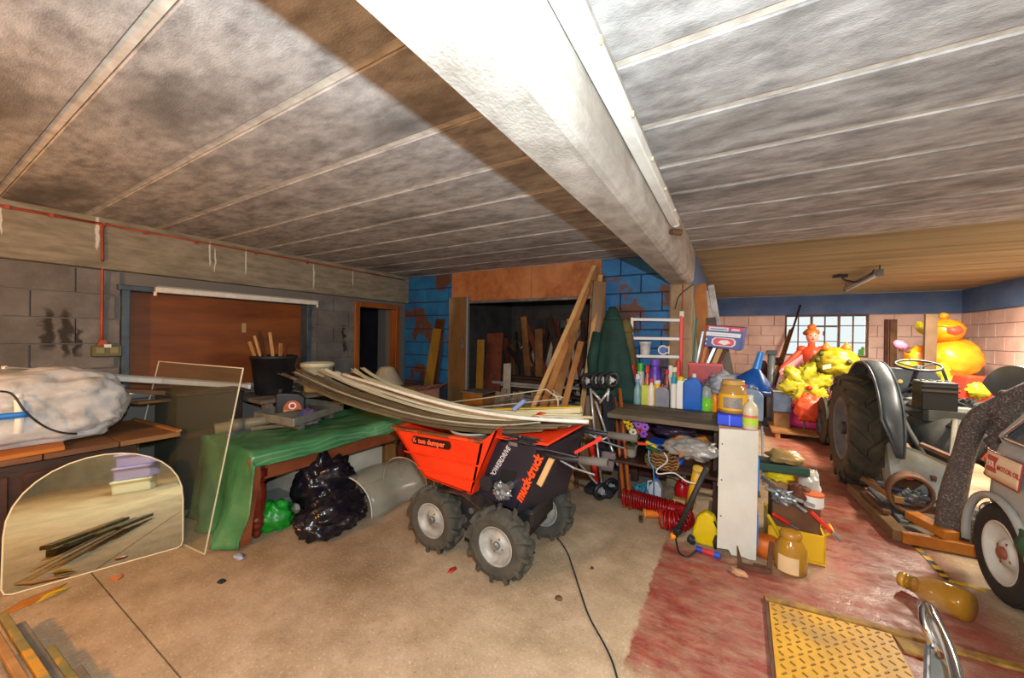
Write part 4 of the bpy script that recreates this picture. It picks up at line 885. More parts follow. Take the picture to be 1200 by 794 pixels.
for px, py in ((704, 576), (716, 570)):
    c = zp(px, 586 if px < 710 else 580, 0); c.z = .085; t = MB().torus(c, .062, .022, (.8, -.6, 0), 20, 8).build('wheel', black, pc, smooth=True); MB().cyl(c-V((.02, -.012, 0)), c+V((.02, -.012, 0)), .028).build('hub', plain('#9a9a98', .4), t)
MB().tube([yp(693, 520, 3.42), yp(699, 565, 3.42)], .028, 10).build('red_tube', plain('#c5261c', .4), pc, smooth=True)
MB().sheet(lambda u, v: yp(704+u*14+3*math.sin(v*5), 462+75*v, 3.48)+V((0, .03*math.sin(u*3), 0)), 6, 14, .02).build('seat_fabric', mat('dark_grey_fabric', '#24242a', '#17171b', 9, r=.9), pc, smooth=True)
MB().sheet(lambda u, v: yp(706+u*16-4*v, 528+22*v+2*u, 3.36), 4, 4, .02).build('grey_pad', plain('#7a696a', .8), pc, smooth=True)
MB().box(-1.2, -.93, 3.42, 3.58, .012, .09).build('base_bag', plain('#1b1b20', .8), pc, bevel=.02)
# copper coloured poles
cop = mat('orange_copper', '#b9642c', '#97491c', 6, r=.45, me=.2)
tag(MB().cyl(zp(739, 597), yp(726, 455, 3.62), .017, n=12).build('wooden_pole', cop, None, smooth=True), 'longer orange pole leaning on front of the bench', 'pole')
tag(MB().cyl(zp(732, 595), yp(720, 465, 3.62), .016, n=12).build('wooden_pole', cop, None, smooth=True), 'shorter orange pole leaning left of the longer one', 'pole')
board('steel_flat', 'rusty upright flat bar standing between pushchair and brown door panel', 'bar', zp(676, 572), yp(672, 505, 3.55), .04, .012, rust, (0, 1, 0))
board('timber_board', 'narrow brown board upright behind the pushchair', 'board', zp(669, 573), yp(664, 500, 3.5), .06, .015, topw, (0, 1, 0))
# white rack with red post
rk = thing('shelf_rack', 'white metal shelf rack with a red upright on the bench', 'shelf rack', (-.68, 4.12, .85))
wht = plain('#d6d8d8', .35)
for py in (375, 397, 418):
    a, c = yp(741, py-1, 4.06), yp(798, py, 4.06)
    MB().bar(a, c, .02, .03).build('shelf_bar', wht, rk, bevel=.004); MB().bar(a+V((0, .12, 0)), c+V((0, .12, 0)), .02, .018).build('shelf_bar', wht, rk, bevel=.004)
    for k in range(7): MB().bar(a+(c-a)*((k+.5)/7), a+(c-a)*((k+.5)/7)+V((0, .12, 0)), .006, .006).build('shelf_wire', wht, rk)
c0 = yp(799, 372, 4.06)
MB().bar((c0.x, c0.y-.01, .852), c0+V((0, -.01, .02)), .035, .03).build('upright', plain('#d8281e', .35), rk, bevel=.005)
MB().bar((c0.x, c0.y+.12, .852), c0+V((0, .12, .02)), .03, .025).build('upright', plain('#d8281e', .35), rk, bevel=.005)
c0 = yp(741, 372, 4.06); MB().bar((c0.x, c0.y, .852), c0, .025, .025).build('upright', wht, rk)
def scale_at(P): return (P-CAM).dot(_f)/F
def item(px, py, z):
    P = yp(px, py, 3.84); P.z = z+.001; return P, scale_at(P)
def bottle(label, P, w_, h, kind, bm_, cm, cat='bottle', group='bottles and cans on the bench', rz=0., band=None, neck=.35):
    t = thing(kind+'_bottle' if kind != 'carton' else 'small_carton', label, cat, P, rz, group); r = w_/2
    if kind == 'spray':
        MB().lathe([(r, 0), (r, h*.08), (r*.95, h*.45), (r*.5, h*.66), (r*.33, h*.74), (r*.33, h*.8), (0, h*.8)], 16, None).build('body', bm_, t, smooth=True, local=True)
        MB().box(-r*.45, r*.45, -r*.5, r*.9, h*.8, h*.97).box(-r*.2, r*.2, -r*1.4, -r*.4, h*.88, h*.97).build('trigger_head', cm, t, local=True, bevel=.003)
        MB().bar((0, -r*.9, h*.90), (0, -r*1.1, h*.74), .008, .006, (1, 0, 0)).build('trigger', cm, t, local=True)
    elif kind == 'carton':
        MB().box(-r, r, -r*.7, r*.7, 0, h).build('body', bm_, t, local=True, bevel=.003)
    elif kind == 'aerosol':
        MB().lathe([(r, 0), (r, h*.74), (r*.75, h*.80), (r*.7, h*.80)], 16, None).build('body', bm_, t, smooth=False, local=True)
        MB().lathe([(r*.86, h*.78), (r*.86, h*.98), (r*.7, h), (0, h)], 16, None).build('cap', cm, t, smooth=False, local=True)
    else:
        MB().lathe([(r*.92, 0), (r, h*.03), (r, h*.58), (r*.8, h*.72), (r*neck, h*.82), (r*neck, h*.88), (0, h*.88)], 18, None).build('body', bm_, t, smooth=True, local=True)
        MB().lathe([(r*(neck+.08), h*.87), (r*(neck+.08), h*.99), (r*neck, h), (0, h)], 14, None).build('cap', cm, t, local=True)
    if band: MB().lathe([(r*1.01, h*.15), (r*1.01, h*.5)], 18, None, cap=False).build('label_sheet', band, t, local=True, smooth=True)
    return t
# bench
BZ = .85
bn = thing('work_bench', 'dark topped wooden bench loaded with bottles beside the pillar', 'bench', (-.5, 3.7, 0))
bwd = mat('grimy_bench', '#6b5f4b', '#51473a', 6, r=.75, st=(.4, 1, 1))
for i in range(4): MB().box(-.93, .0, 3.22+.235*i, 3.45+.235*i, BZ-.04, BZ).build('plank', bwd, bn, bevel=.004)
for x in (-.90, -.12):
    for y in (3.56, 4.06): MB().box(x, x+.07, y-.03, y+.04, 0, BZ-.04).build('leg', dkw, bn)
MB().box(-.97, -.04, 3.35, 4.1, .39, .415).build('lower_shelf', dkw, bn, bevel=.003); MB().box(-.97, -.04, 4.10, 4.12, .05, BZ-.04).build('back_board', mat('maroon_board', '#4a1a14', '#361210', 5, r=.7), bn)
# bottles: front row then back row
P, s = item(747, 472, BZ); bottle('white spray bottle with teal base at left end of bench row', P, 9*s, 36*s, 'spray', mat('white_teal', '#b9c6c6', '#4f8f96', 3, r=.35), plain('#dcdede'))
P, s = item(756, 473, BZ); bottle('lime green carton next to the teal spray bottle', P, 8*s, 23*s, 'carton', mat('lime_card', '#c3cc4e', '#a8b23a', 9, r=.5), white, 'carton')
P, s = item(763, 473, BZ); bottle('small cream bottle with red nozzle next to lime carton', P, 8.5*s, 31*s, 'round', plain('#e6dccb', .35), plain('#d23a30', .35))
P, s = item(776, 474, BZ); jerry('clear_jug', 'cloudy grey plastic jug with red cap on bench', P, 16*s, 9*s, 26*s, mat('cloudy_grey', '#8e929c', '#757985', 5, r=.3), plain('#b8231c', .4), 0., 'jug', 'bottles and cans on the bench', capx=0)
P, s = item(770, 466, BZ); bottle('tall yellow bottle with white cap behind the cloudy grey jug', P, 9*s, 30*s, 'round', plain('#d3b21c', .35), plain('#d9d5cc', .4), neck=.75)
P, s = item(789, 475, BZ); bottle('slim white bottle with turquoise cap beside cloudy jug', P, 6.5*s, 36*s, 'aerosol', plain('#dfdfd8', .35), plain('#2a94b4', .35))
P, s = item(797, 477, BZ); bottle('yellow and white spray bottle left of big blue can', P, 8.5*s, 37*s, 'aerosol', mat('white_yellow', '#dbd9cf', '#d3c01c', 3, r=.35), plain('#d8c416', .35), band=plain('#d9542a', .4))
P, s = item(801, 471, BZ); jerry('white_can', 'white plastic detergent can with green cap behind blue can', P, 15*s, 9*s, 37*s, plain('#e4e4da', .4), plain('#2b7d68', .4), 0., 'can', 'bottles and cans on the bench')
P, s = item(811.5, 481, BZ); jerry('blue_can', 'big bright blue plastic five litre can on bench', P, 20.5*s, 14*s, 42*s, mat('bright_blue_plastic', '#1a66cc', '#1256b0', 6, r=.25), plain('#d9cdb4', .4), 0., 'can', 'bottles and cans on the bench', capx=.05, handle=False)
P, s = item(828, 480, BZ); t = bottle('clear bottle half full of green antifreeze with red cap', P, 13*s, 37*s, 'round', mat('cloudy_clear', '#b9c4b9', None, r=.2, al=.6), plain('#b5221c', .4)); r_ = 6.6*s; MB().lathe([(r_*.93, .003), (r_*1.01, .01), (r_*1.01, 16*s)], 18, None).build('green_fluid', mat('green_fluid', '#7fd63a', None, r=.2), t, local=True, smooth=True)
P, s = item(838, 481, BZ); bottle('flat orange bottle beside the green antifreeze bottle', P, 8*s, 27*s, 'round', plain('#ee8f1c', .35), plain('#c8241c', .4))
for px, py, w_, h, kd, b1, c1, lb in ((741, 463, 8, 38, 'aerosol', '#c1392b', '#c92a22', 'red capped aerosol at far left of back row on bench'), (751, 463, 8, 40, 'aerosol', '#c9c4c0', '#39a83a', 'aerosol with bright green cap in back row'), (746, 465, 6, 26, 'aerosol', '#6d5aa8', '#8a7cc0', 'lilac aerosol between red and green capped ones'), (759, 465, 9, 40, 'spray', '#e3722a', '#e0401f', 'orange spray bottle in back row beside purple bottle'), (768, 466, 15, 47, 'round', '#5a3aa6', '#6a4cb8', 'large purple detergent bottle in back row'), (782, 467, 9, 36, 'round', '#8a3d2a', '#c8202a', 'brown glass jar with red lid in back row'), (791, 468, 9, 40, 'round', '#2f8f86', '#e3ddc0', 'green bottle with cream cap in back row by red post'), (786, 466, 6, 40, 'aerosol', '#cfcac0', '#d8d8d0', 'white aerosol behind the brown glass jar'), (795, 466, 6, 46, 'aerosol', '#d04434', '#cc3b2e', 'slim red aerosol against the red upright')):
    top = py-h+2; P = yp(px, top, 3.98); h = (P.z-BZ)/scale_at(P); P.z = BZ+.001; s = scale_at(P); bottle(lb, P, w_*s, h*s, kd, plain(b1, .35), plain(c1, .35), neck=.6 if kd == 'round' else .35)
# tubs on rack
P = yp(756, 417, 4.10); t = thing('paint_tub', 'small white paint tub standing on the rack shelf', 'tub', P); MB().lathe([(.048, 0), (.055, .12), (.06, .12), (.06, .14), (0, .14)], 18).build('body', mat('white_grey_tub', '#d8d8d4', '#8e9094', 5, r=.4), t, local=True); MB().lathe([(.062, .138), (.062, .15), (0, .15)], 18).build('lid', white, t, local=True)
for px, h_, lb in ((777, '#3a64b0', 'roll of tape with blue core lying on rack shelf'), (787, '#cfc9bb', 'white roll lying at right end of rack shelf')):
    P = yp(px, 410, 4.08); t = thing('tape_roll', lb, 'roll', P-V((0, 0, .05)))
    MB().cyl(P, P+V((0, .10, 0)), .05, n=20).build('roll', plain('#d5d2ca', .5), t); MB().cyl(P-V((0, .004, 0)), P, .036, n=18).build('core', plain(h_, .5), t)
# red tool crate with tools, planks, boxed goods
rc = thing('red_crate', 'red steel tool box holding upright tools on the bench', 'tool box', (-.22, 4.0, BZ))
a, c = yp(807, 425, 3.95), yp(846, 427, 3.95)
MB().box(a.x, c.x, 3.95, 4.10, BZ+.002, a.z).build('body', mat('red_box_paint', '#b5241f', '#931a17', 5, r=.4), rc, bevel=.006); MB().box(a.x-.006, c.x+.006, 3.945, 4.105, a.z-.02, a.z+.004).build('rim', plain('#c43028', .4), rc)
for i, (bx, tx, ty, wd, m_, lb) in enumerate(((812, 817, 372, .018, plain('#2a5a3a', .5), 'green handled screwdriver upright in red tool box'), (816, 824, 388, .022, steel, 'steel rod upright in red tool box'), (822, 829, 398, .03, plain('#b5622c', .5), 'orange handled tool upright in red tool box'), (828, 839, 404, .03, steel, 'grey steel bar upright in red tool box'), (836, 845, 406, .045, palew, 'pale wooden handle upright in red tool box'), (841, 853, 404, .03, redw, 'reddish wooden handle upright at right of red tool box'))):
    board('hand_tool', lb, 'tool', yp(bx, 428, 4.02), yp(tx, ty, 4.03), wd, .015, m_, (0, 1, 0), 'tools in the red tool box')
for lb, top, yt, foot, wd, tk, m_ in (('pale green board standing upright behind the pillar', (815, 336), 4.36, (-.29, 4.40, .01), .09, .02, mat('pale_green_paint', '#b7bd9c', '#9ca283', 4, r=.6)), ('tan board leaning outward behind the red tool box', (820, 333), 4.34, (-.14, 4.30, .01), .12, .02, orw), ('white painted plank leaning highest above the blue box', (833, 334), 4.42, (.12, 4.38, .01), .06, .03, mat('white_flaky', '#cfcdc8', '#8e8c88', 8, r=.6)), ('second white painted plank leaning beside the highest one', (826, 341), 4.48, (.05, 4.46, .01), .06, .03, MATS['white_flaky']), ('dark board leaning behind the blue box', (833, 372), 4.25, (.0, 4.24, .01), .09, .02, dkw), ('flaky grey board leaning right of the red tool box', (848, 405), 4.28, (.22, 4.24, .01), .08, .02, greyw)):
    board('leaning_plank', lb, 'plank', foot, yp(*top, yt), wd, tk, m_, (0, 1, 0), 'planks leaning behind the bench end')
bb = thing('parts_box', 'blue cardboard box with red oval emblem perched on the tools', 'box', yp(850, 410, 3.93))
A = yp(829, 381, 3.90); B = yp(872, 384, 3.90); C = yp(867, 411, 3.90); D = yp(825, 405, 3.90)
dv = V((.03, .13, .01))
bluc = plain('#1f3d86', .45)
MB().add([A, B, C, D]+[p+dv for p in (A, B, C, D)], [(0, 1, 2, 3), (7, 6, 5, 4), (0, 4, 5, 1), (1, 5, 6, 2), (2, 6, 7, 3), (3, 7, 4, 0)]).build('carton_body', bluc, bb, bevel=.003)
ex = (B-A).normalized(); ez = (A-D).normalized(); W_ = (B-A).length; H_ = (A-D).length; en = ex.cross(ez)
def bq(u, v, w_): return D+ex*(u*W_)+ez*(v*H_)+en*w_
for nm, u0, u1, v0, v1, h_, d_ in (('red_top', 0, 1, .80, 1, '#c0282e', .001), ('white_band', .0, .95, .52, .70, '#e0e0e2', .0012), ('grey_panel', .06, .6, .78, .95, '#c8ccd6', .002)):
    MB().prism([(u0, v0), (u1, v0), (u1, v1), (u0, v1)], .0, d_, bq).build(nm, plain(h_, .5), bb)
for k, h_, d_ in ((1., '#e8c8d4', .002), (.86, '#c8202a', .003)):
    MB().prism([(.52+.33*k*x, .26+.20*k*y_) for x, y_ in ((-1, -.45), (-.75, -1), (.75, -1), (1, -.45), (1, .45), (.75, 1), (-.75, 1), (-1, .45))], 0, d_, bq).build('emblem', plain(h_, .45), bb)
MB().prism([(.36, .22), (.55, .12), (.72, .24), (.62, .36), (.45, .34)], 0, .0036, bq).build('emblem_car', plain('#e4d8d0', .45), bb)
for u0, u1, v0, v1, h_ in ((.10, .56, .84, .885, '#5a6a86'), (.14, .50, .80, .815, '#8a94a8'), (.68, .90, .87, .91, '#f0e0e0'), (.68, .90, .82, .85, '#e8d0d0'), (.12, .85, .60, .62, '#9aa0ac')): MB().prism([(u0, v0), (u1, v0), (u1, v1), (u0, v1)], 0, .0028, bq).build('print_line', plain(h_, .5), bb)
for u_, v_ in ((.04, .34), (.04, .12)): MB().prism([(u_+.02*math.cos(i), v_+.04*math.sin(i)) for i in range(6)], 0, .002, bq).build('dot', plain('#e0e4ee', .5), bb)
# clear bag and blue funnel
P = yp(852, 452, 3.80); tag(MB().blob(P+V((0, 0, .02)), (.17, .12, .10), .4, 3, 5.5, 32, 20, BZ+.002, None, .25).build('clear_bag', mat('grey_clear_bag', '#a9adb5', '#5c6f8c', 5, r=.2, lo=.5, hi=.62), None, smooth=True), 'clear plastic bag of bits lying beside the red tool box', 'bag')
fn_ = thing('blue_funnel', 'large blue plastic funnel with its spout pointing up', 'funnel', yp(884, 462, 3.72))
fb = yp(880, 456, 3.72); ft = yp(892, 412, 3.72); ax = (ft-fb).normalized(); _, s_, u_ = frame(ax); Mf = T(*fb) @ Matrix((s_, u_, ax)).transposed().to_4x4(); L_ = (ft-fb).length
MB().lathe([(.13, -.01), (.135, .02), (.125, .08), (.035, L_*.52), (.03, L_*.55)], 24, Mf, cap=False).build('cone', mat('funnel_blue', '#12529e', '#0c3a78', 4, r=.3), fn_, smooth=True)
MB().lathe([(.03, L_*.52), (.022, L_)], 16, Mf, cap=False).build('spout', plain('#2a7fd0', .3), fn_, smooth=True); MB().lathe([(.134, -.02), (.142, -.015), (.142, .02), (.134, .02)], 24, Mf, cap=False).build('rim', plain('#0e2f66', .3), fn_, smooth=True)
# white ended shelf unit right of the bench
un = thing('shelf_unit', 'shelf unit with a tall white end panel facing the camera', 'shelf unit', (.04, 3.4, 0))
wp = mat('white_melamine', '#d3d1c6', '#c5c2b6', 3, r=.35)
A, B = zp(840, 650), zp(886, 657); AB = (B-A)
MB().prism([(0, .05), (.30, .05), (.38, .015), (.66, .015), (.84, .003), (1, .003), (1, .885), (0, .885)], 0, .018, lambda u, v, w_: A+AB*u+V((-.003*w_, w_, v))).build('end_panel', wp, un)
ep = un.children[0] if un.children else None
for fz in (.25, .5, .75):
    p = A+V((.02, -.002, fz+.03)); MB().cyl(p, p+V((0, .003, 0)), .005, n=8).build('screw_hole', plain('#5a4a3c', .6), un)
MB().box(-.075, .155, 3.06, 3.98, .87, .888).build('top_shelf', mat('chipboard_edge', '#a4744f', '#8a5c3a', 9, r=.7), un); MB().box(-.075, .155, 3.07, 3.96, .45, .468).build('shelf', wp, un); MB().box(-.075, .155, 3.07, 3.96, .06, .078).build('shelf', wp, un); MB().box(-.08, .16, 3.965, 3.985, 0, .885).build('end_panel', wp, un)
# on top of the unit
P, s = item(858, 495, .889); P = V((-.0, 3.22, .889)); s = scale_at(P)
bx = thing('blue_carton', 'flat bright blue carton under the yellow labelled jar', 'carton', P); MB().box(P.x-.085, P.x+.075, P.y-.14, P.y+.1, .8895, .965).build('body', plain('#1a3fd0', .4), bx, bevel=.004); MB().box(P.x-.012, P.x-.004, P.y-.142, P.y-.139, .8895, .965).build('seam', plain('#6a8af0', .4), bx)
J = V((.01, 3.22, .966)); jr = thing('big_jar', 'large clear jar with a yellow label standing on blue carton', 'jar', J)
MB().lathe([(.085, 0), (.092, .01), (.092, .15), (.075, .19), (.066, .20), (.066, .215)], 24).build('glass_body', mat('amber_clear', '#b98e4a', None, r=.12, al=.75), jr, local=True, smooth=True)
MB().lathe([(.07, .205), (.074, .21), (.074, .235), (.07, .24), (0, .24)], 24).build('lid', plain('#b8924e', .3), jr, local=True)
MB().lathe([(.0935, .025), (.0935, .14)], 24, None, cap=False, a0=PI, a1=2*PI).build('label_sheet', plain('#e0a81c', .4), jr, local=True, smooth=True); MB().lathe([(.0945, .04), (.0945, .12)], 12, None, cap=False, a0=PI*1.28, a1=PI*1.72).build('label_picture', mat('grey_print', '#6c7076', '#9a8c78', 30, r=.5), jr, local=True, smooth=True)
P = V((.115, 3.06, .889)); bt_ = bottle('beige flat bottle with white cap and green label on shelf unit', P, .092, .235, 'round', plain('#c3b79a', .35), white, neck=.28, group=None); MB().lathe([(.0468, .03), (.0468, .08)], 18, None, cap=False).build('green_label', plain('#a8c83a', .45), bt_, local=True); MB().lathe([(.0468, .08), (.0468, .10)], 18, None, cap=False).build('red_label', plain('#c86a5a', .45), bt_, local=True)
P = V((.13, 3.42, .889)); jerry('silver_can', 'grey-blue plastic can with black handle behind beige bottle', P, .14, .12, .27, mat('grey_blue_plastic', '#8a9bab', '#6d7f92', 5, r=.35), plain('#c83a28', .4), .3, 'can', None)
# ================================================================== THINGS UNDER AND IN FRONT OF THE BENCH
def rope(name, label, pts, r, m_, cat, n=6): return tag(MB().tube(spline(pts, n), r, 6).build(name, m_, None, smooth=True), label, cat)
# lower shelf z = .415
fl_ = thing('flower_bunch', 'bunch of yellow and purple artificial flowers on the lower shelf', 'flowers', (-.78, 3.5, .416))
fr_ = random.Random(4)
P0 = yp(745, 500, 3.5)
MB().lathe([(.03, 0), (.045, .02), (.05, .1), (.06, .11), (.05, .11), (0, .1)], 14, T(-.78, 3.5, .416)).build('pot', plain('#9b9488', .5), fl_, smooth=True)
for i, (px, py, h_) in enumerate(((734, 492, '#d9b81e'), (739, 488, '#d8b41c'), (744, 492, '#8a4fb8'), (748, 497, '#9a5fc4'), (752, 493, '#8a4fb8'), (750, 504, '#a82a3a'), (756, 500, '#9a5fc4'), (738, 499, '#c8a41c'), (754, 508, '#7d45aa'), (742, 506, '#cfc7b4'))):
    c = yp(px, py, 3.44); b = MB()
    for k in range(6):
        a = k*PI/3; b.blob(c+V((.022*math.cos(a), -.004, .022*math.sin(a))), (.016, .007, .016), .1, 2, k, 8, 6)
    f_ = b.build('flower', plain(h_, .5), fl_, smooth=True); stuff(f_)
    MB().tube([c, V((-.78, 3.5, .52))], .003, 5).build('stem', plain('#4f6a2e', .6), fl_)
tag(MB().blob(yp(790, 503, 3.55)+V((0, 0, -.005)), (.17, .16, .055), .35, 3, 2.5, 32, 16, None, None, .2).build('purple_bag', mat('dark_purple_bag', '#2a2030', '#3d2f45', 6, r=.35, b=.6, bs=9), None, smooth=True), 'dark purple bag lying on the blue basket under bench', 'bag')
bs = thing('blue_basket', 'bright blue plastic basket on the lower shelf', 'basket', (-.52, 3.56, .416))
c = yp(783, 516, 3.56)
MB().prism([(-.12, 0), (.12, 0), (.15, .15), (-.15, .15)], -.1, .1, lambda u, v, w_: V((c.x+u, 3.6+w_, .417+v))).build('body', plain('#1a55c8', .35), bs, bevel=.008); MB().box(c.x-.165, c.x+.165, 3.485, 3.715, .56, .575).build('rim', plain('#2a66d8', .35), bs)
for k in range(5): MB().box(c.x-.09+.04*k, c.x-.08+.04*k, 3.49, 3.502, .44, .54).build('slot', plain('#0e2f7a', .5), bs)
for px, py, qx, qy, h_, lb in ((747, 519, 759, 520, '#d8421c', 'orange handled trowel on lower shelf'), (757, 517, 770, 524, '#d8b41c', 'yellow toy tool lying on lower shelf'), (757, 523, 772, 528, '#1c5a34', 'dark green hand tool lying on lower shelf')):
    p0 = yp(px, py, 3.37); p1 = yp(qx, qy, 3.37); o = thing('garden_tool', lb, 'hand tool', p0, 0, 'small tools on the lower shelf'); MB().bar(p0, p1, .03, .025).build('handle', plain(h_, .4), o, bevel=.006); MB().bar(p1, p1+(p1-p0)*.5, .04, .008).build('blade', steel, o)
tag(MB().blob(yp(810, 525, 3.30), (.20, .12, .09), .35, 3, 8.5, 36, 20, .417, None, .25).build('clear_bag', mat('bag_orange_print', '#9c968e', '#7a746e', 5, r=.25, c3='#c87a1e', s3=5, lo3=.56, hi3=.6), None, smooth=True), 'clear bag with orange print on lower shelf', 'bag')
wk = thing('wicker_basket', 'tan woven basket on front of lower shelf before blue basket', 'basket', (-.50, 3.385, .416))
c = V((-.50, 3.385, .485))
wkm = mat('wicker', '#a8793f', '#7d5426', 20, r=.8)
MB().blob(c+V((0, 0, -.02)), (.13, .08, .08), .05, 3, 1, 24, 14, .417).build('basket_body', mat('dark_wicker', '#4a3018', '#38220f', 20, r=.9), wk, smooth=True)
b = MB()
for k in range(5):
    z = c.z-.065+.025*k; r = math.sqrt(max(.1, 1-((z-c.z+.02)/.09)**2)); b.tube([c+V((.135*r*math.cos(a*PI/12), .085*r*math.sin(a*PI/12), z-c.z+.006*(-1)**a)) for a in range(24)], .007, 5, closed=True)
stuff(b.build('weave', wkm, wk))
bm2 = MB().torus((c.x, c.y, .535), .07, .012, (0, 0, 1), 20, 6).build('rim', wkm, wk, smooth=True)
rope('white_cable', 'white flex looping over the basket and tools below the bench', [yp(778, 530, 3.22), yp(782, 540, 3.2), yp(770, 550, 3.2), yp(772, 555, 3.19), yp(790, 554, 3.17), yp(805, 564, 3.12), yp(822, 567, 3.1)], .006, white, 'cable')
rope('blue_rope', 'light blue rope hanging from the lower shelf to floor', [yp(760, 527, 3.28), yp(761, 540, 3.27), yp(766, 552, 3.26), zp(766, 590)+V((0, 0, .006))], .006, plain('#5a9ab8', .7), 'rope')
hp = []
for i in range(70): a = i*.9; hp.append(V((-.70+.085*math.cos(a)*(.6+.4*math.sin(i*.37)), 3.60+.08*math.sin(a*1.13), .03+.10*(i/70)+.03*math.sin(i*1.7))))
rope('rope_hank', 'tangled hank of turquoise rope on floor under bench', hp, .009, plain('#3f8aa0', .7), 'rope', 3)
P = V((-.58, 3.60, .001))
mk = thing('milk_bottle', 'translucent milk bottle with a blue cap under the bench', 'bottle', P)
MB().prism([(-.055, 0), (.055, 0), (.055, .15), (.02, .215), (-.02, .215), (-.055, .15)], -.05, .05, lambda u, v, w_: V((u, w_, v))).build('body', mat('milky_plastic', '#cfcfd2', '#bcbcc4', 5, r=.35), mk, local=True, bevel=.015, seg=2); MB().cyl((0, 0, .21), (0, 0, .235), .022).build('cap', plain('#2a6fd0', .4), mk, local=True); MB().tube([(-.03, 0, .20), (-.065, 0, .19), (-.068, 0, .12), (-.05, 0, .09)], .009, 8).build('handle', MATS['milky_plastic'], mk, local=True, smooth=True)
P = zp(799, 592); P.z = .0
rbm = mat('red_metal', '#c5161a', '#a80f14', 5, r=.3)
rb = thing('red_bottle', 'red metal gas bottle behind the milk bottle', 'gas bottle', P); MB().lathe([(.06, 0), (.062, .01), (.062, .16), (.045, .21), (.02, .235), (.02, .26), (0, .26)], 20).build('body', rbm, rb, local=True, smooth=True); MB().cyl((0, 0, .255), (0, 0, .285), .028).build('valve', steel, rb, local=True)
# long torch, red coil hose, orange tool
coilm = mat('red_coil', '#a31416', '#7d0d10', 4, r=.25)
pts = []
for i in range(260):
    t = i/260; a = i*.50; c = V((-.82+.42*t, 3.40-.06*t, .085)); d = V((.97, -.05, 0)).normalized(); sd = V((.05, .97, 0))
    pts.append(c+sd*(.065*math.cos(a))+V((0, 0, .074*math.sin(a))))
for i in range(190):
    t = i/190; an = -.5+t*4.2; a = i*.62; c = V((-.40+.10*math.cos(PI/2-an)*1.0, 3.24+.10*math.sin(PI/2-an), .085)); rad = V((math.cos(PI/2-an), math.sin(PI/2-an), 0))
    pts.append(c+rad*(.065*math.cos(a))+V((0, 0, .074*math.sin(a))))
tag(MB().tube(pts, .008, 6).build('coiled_air_hose', coilm, None, smooth=True), 'dark red coiled air hose lying in front of bench', 'hose')
P = zp(756, 606); ot = thing('orange_tool', 'orange power tool end lying by the coiled hose', 'tool', P+V((0, 0, 0)))
MB().cyl(P+V((0, 0, .035)), P+V((.12, .06, .035)), .03, n=14).build('body', plain('#d0701e', .4), ot, smooth=False); MB().torus(P+V((-.005, 0, .035)), .028, .011, (.9, .4, 0)).build('collar', plain('#c8852e', .4), ot, smooth=True); MB().bar(P+V((-.03, -.03, .012)), P+V((-.01, -.12, .012)), .03, .02).build('jaw', rust, ot)
tag(MB().bar(zp(788, 598)+V((0, 0, .10)), zp(815, 604)+V((0, 0, .10)), .07, .04).build('wood_block', palew, None, bevel=.004), 'pale wooden block resting on the coiled hose', 'block')
yt = thing('yellow_torch', 'yellow tube shaped lamp leaning under the bench', 'lamp', zp(808, 612)); p0 = zp(806, 612)+V((0, 0, .10)); p1 = yp(818, 551, 3.22); MB().cyl(p0, p1, .032, .036, n=16).build('tube_body', plain('#d39a1c', .4), yt, smooth=True); MB().cyl(p1, p1+(p1-p0).normalized()*.02, .04, n=16).build('end_cap', plain('#caa044', .4), yt)
# black hose pole with yellow end and yellow sprayer
hp_ = thing('work_lamp', 'long black handled lamp with orange end leaning against yellow sprayer', 'lamp', zp(792, 632)); p0 = zp(791, 632)+V((0, 0, .03)); p1 = yp(828, 548, 2.99)
MB().cyl(p0, p1, .020, .018, n=12).build('handle', plain('#2d2c2a', .6), hp_, smooth=True); MB().lathe([(.012, 0), (.026, .01), (.026, .04), (0, .05)], 14, T(p0.x-.01, p0.y, .001)).build('orange_end', plain('#e0881c', .4), hp_, smooth=True); MB().blob(p0+(p1-p0)*.08, (.03, .03, .03), .2, 3, 1, 12, 8).build('joint', black, hp_)
ys = thing('yellow_sprayer', 'bright yellow plastic body leaning beside the white panel', 'sprayer', zp(828, 640)); c = zp(826, 641)
MB().prism([(-.09, 0), (.075, 0), (.085, .10), (.06, .22), (.0, .25), (-.055, .20), (-.085, .08)], 0, .09, lambda u, v, w_: V((c.x+u, c.y+w_*.9+.01, .003+v))).build('body', mat('sprayer_yellow', '#dcbf14', '#c4a60e', 4, r=.3), ys, bevel=.02, seg=3)
MB().tube([c+V((.05, .02, .20)), c+V((.09, .0, .14)), c+V((.08, -.015, .03))], .008, 6).build('strap', black, ys, smooth=True); MB().blob(c+V((.07, -.005, .06)), (.018, .02, .05), .3, 3, 2, 12, 8).build('clip', plain('#2a2418', .6), ys)
MB().blob(c+V((-.085, -.02, .04)), (.025, .02, .035), .5, 5, 3, 12, 8, .004).build('valve', black, ys)
pg = thing('plug_connector', 'blue and red mains plug connector lying before white panel', 'plug', zp(830, 645)); p0 = zp(816, 646)+V((0, 0, .022)); p1 = zp(844, 655)+V((0, 0, .022)); d = (p1-p0)
for a_, b_, r_, h_ in ((0, .25, .021, '#2233a0'), (.25, .42, .017, '#b3222a'), (.42, .75, .021, '#b8282a'), (.75, 1, .020, '#1c48b8')): MB().cyl(p0+d*a_, p0+d*b_, r_, n=14).build('plug_half', plain(h_, .4), pg, smooth=False)
rope('black_flex', 'black flex running from lamp to the plug connector', [zp(792, 634)+V((0, 0, .02)), zp(796, 648)+V((0, 0, .006)), zp(806, 653)+V((0, 0, .006)), zp(816, 648)+V((0, 0, .02))], .006, black, 'cable')
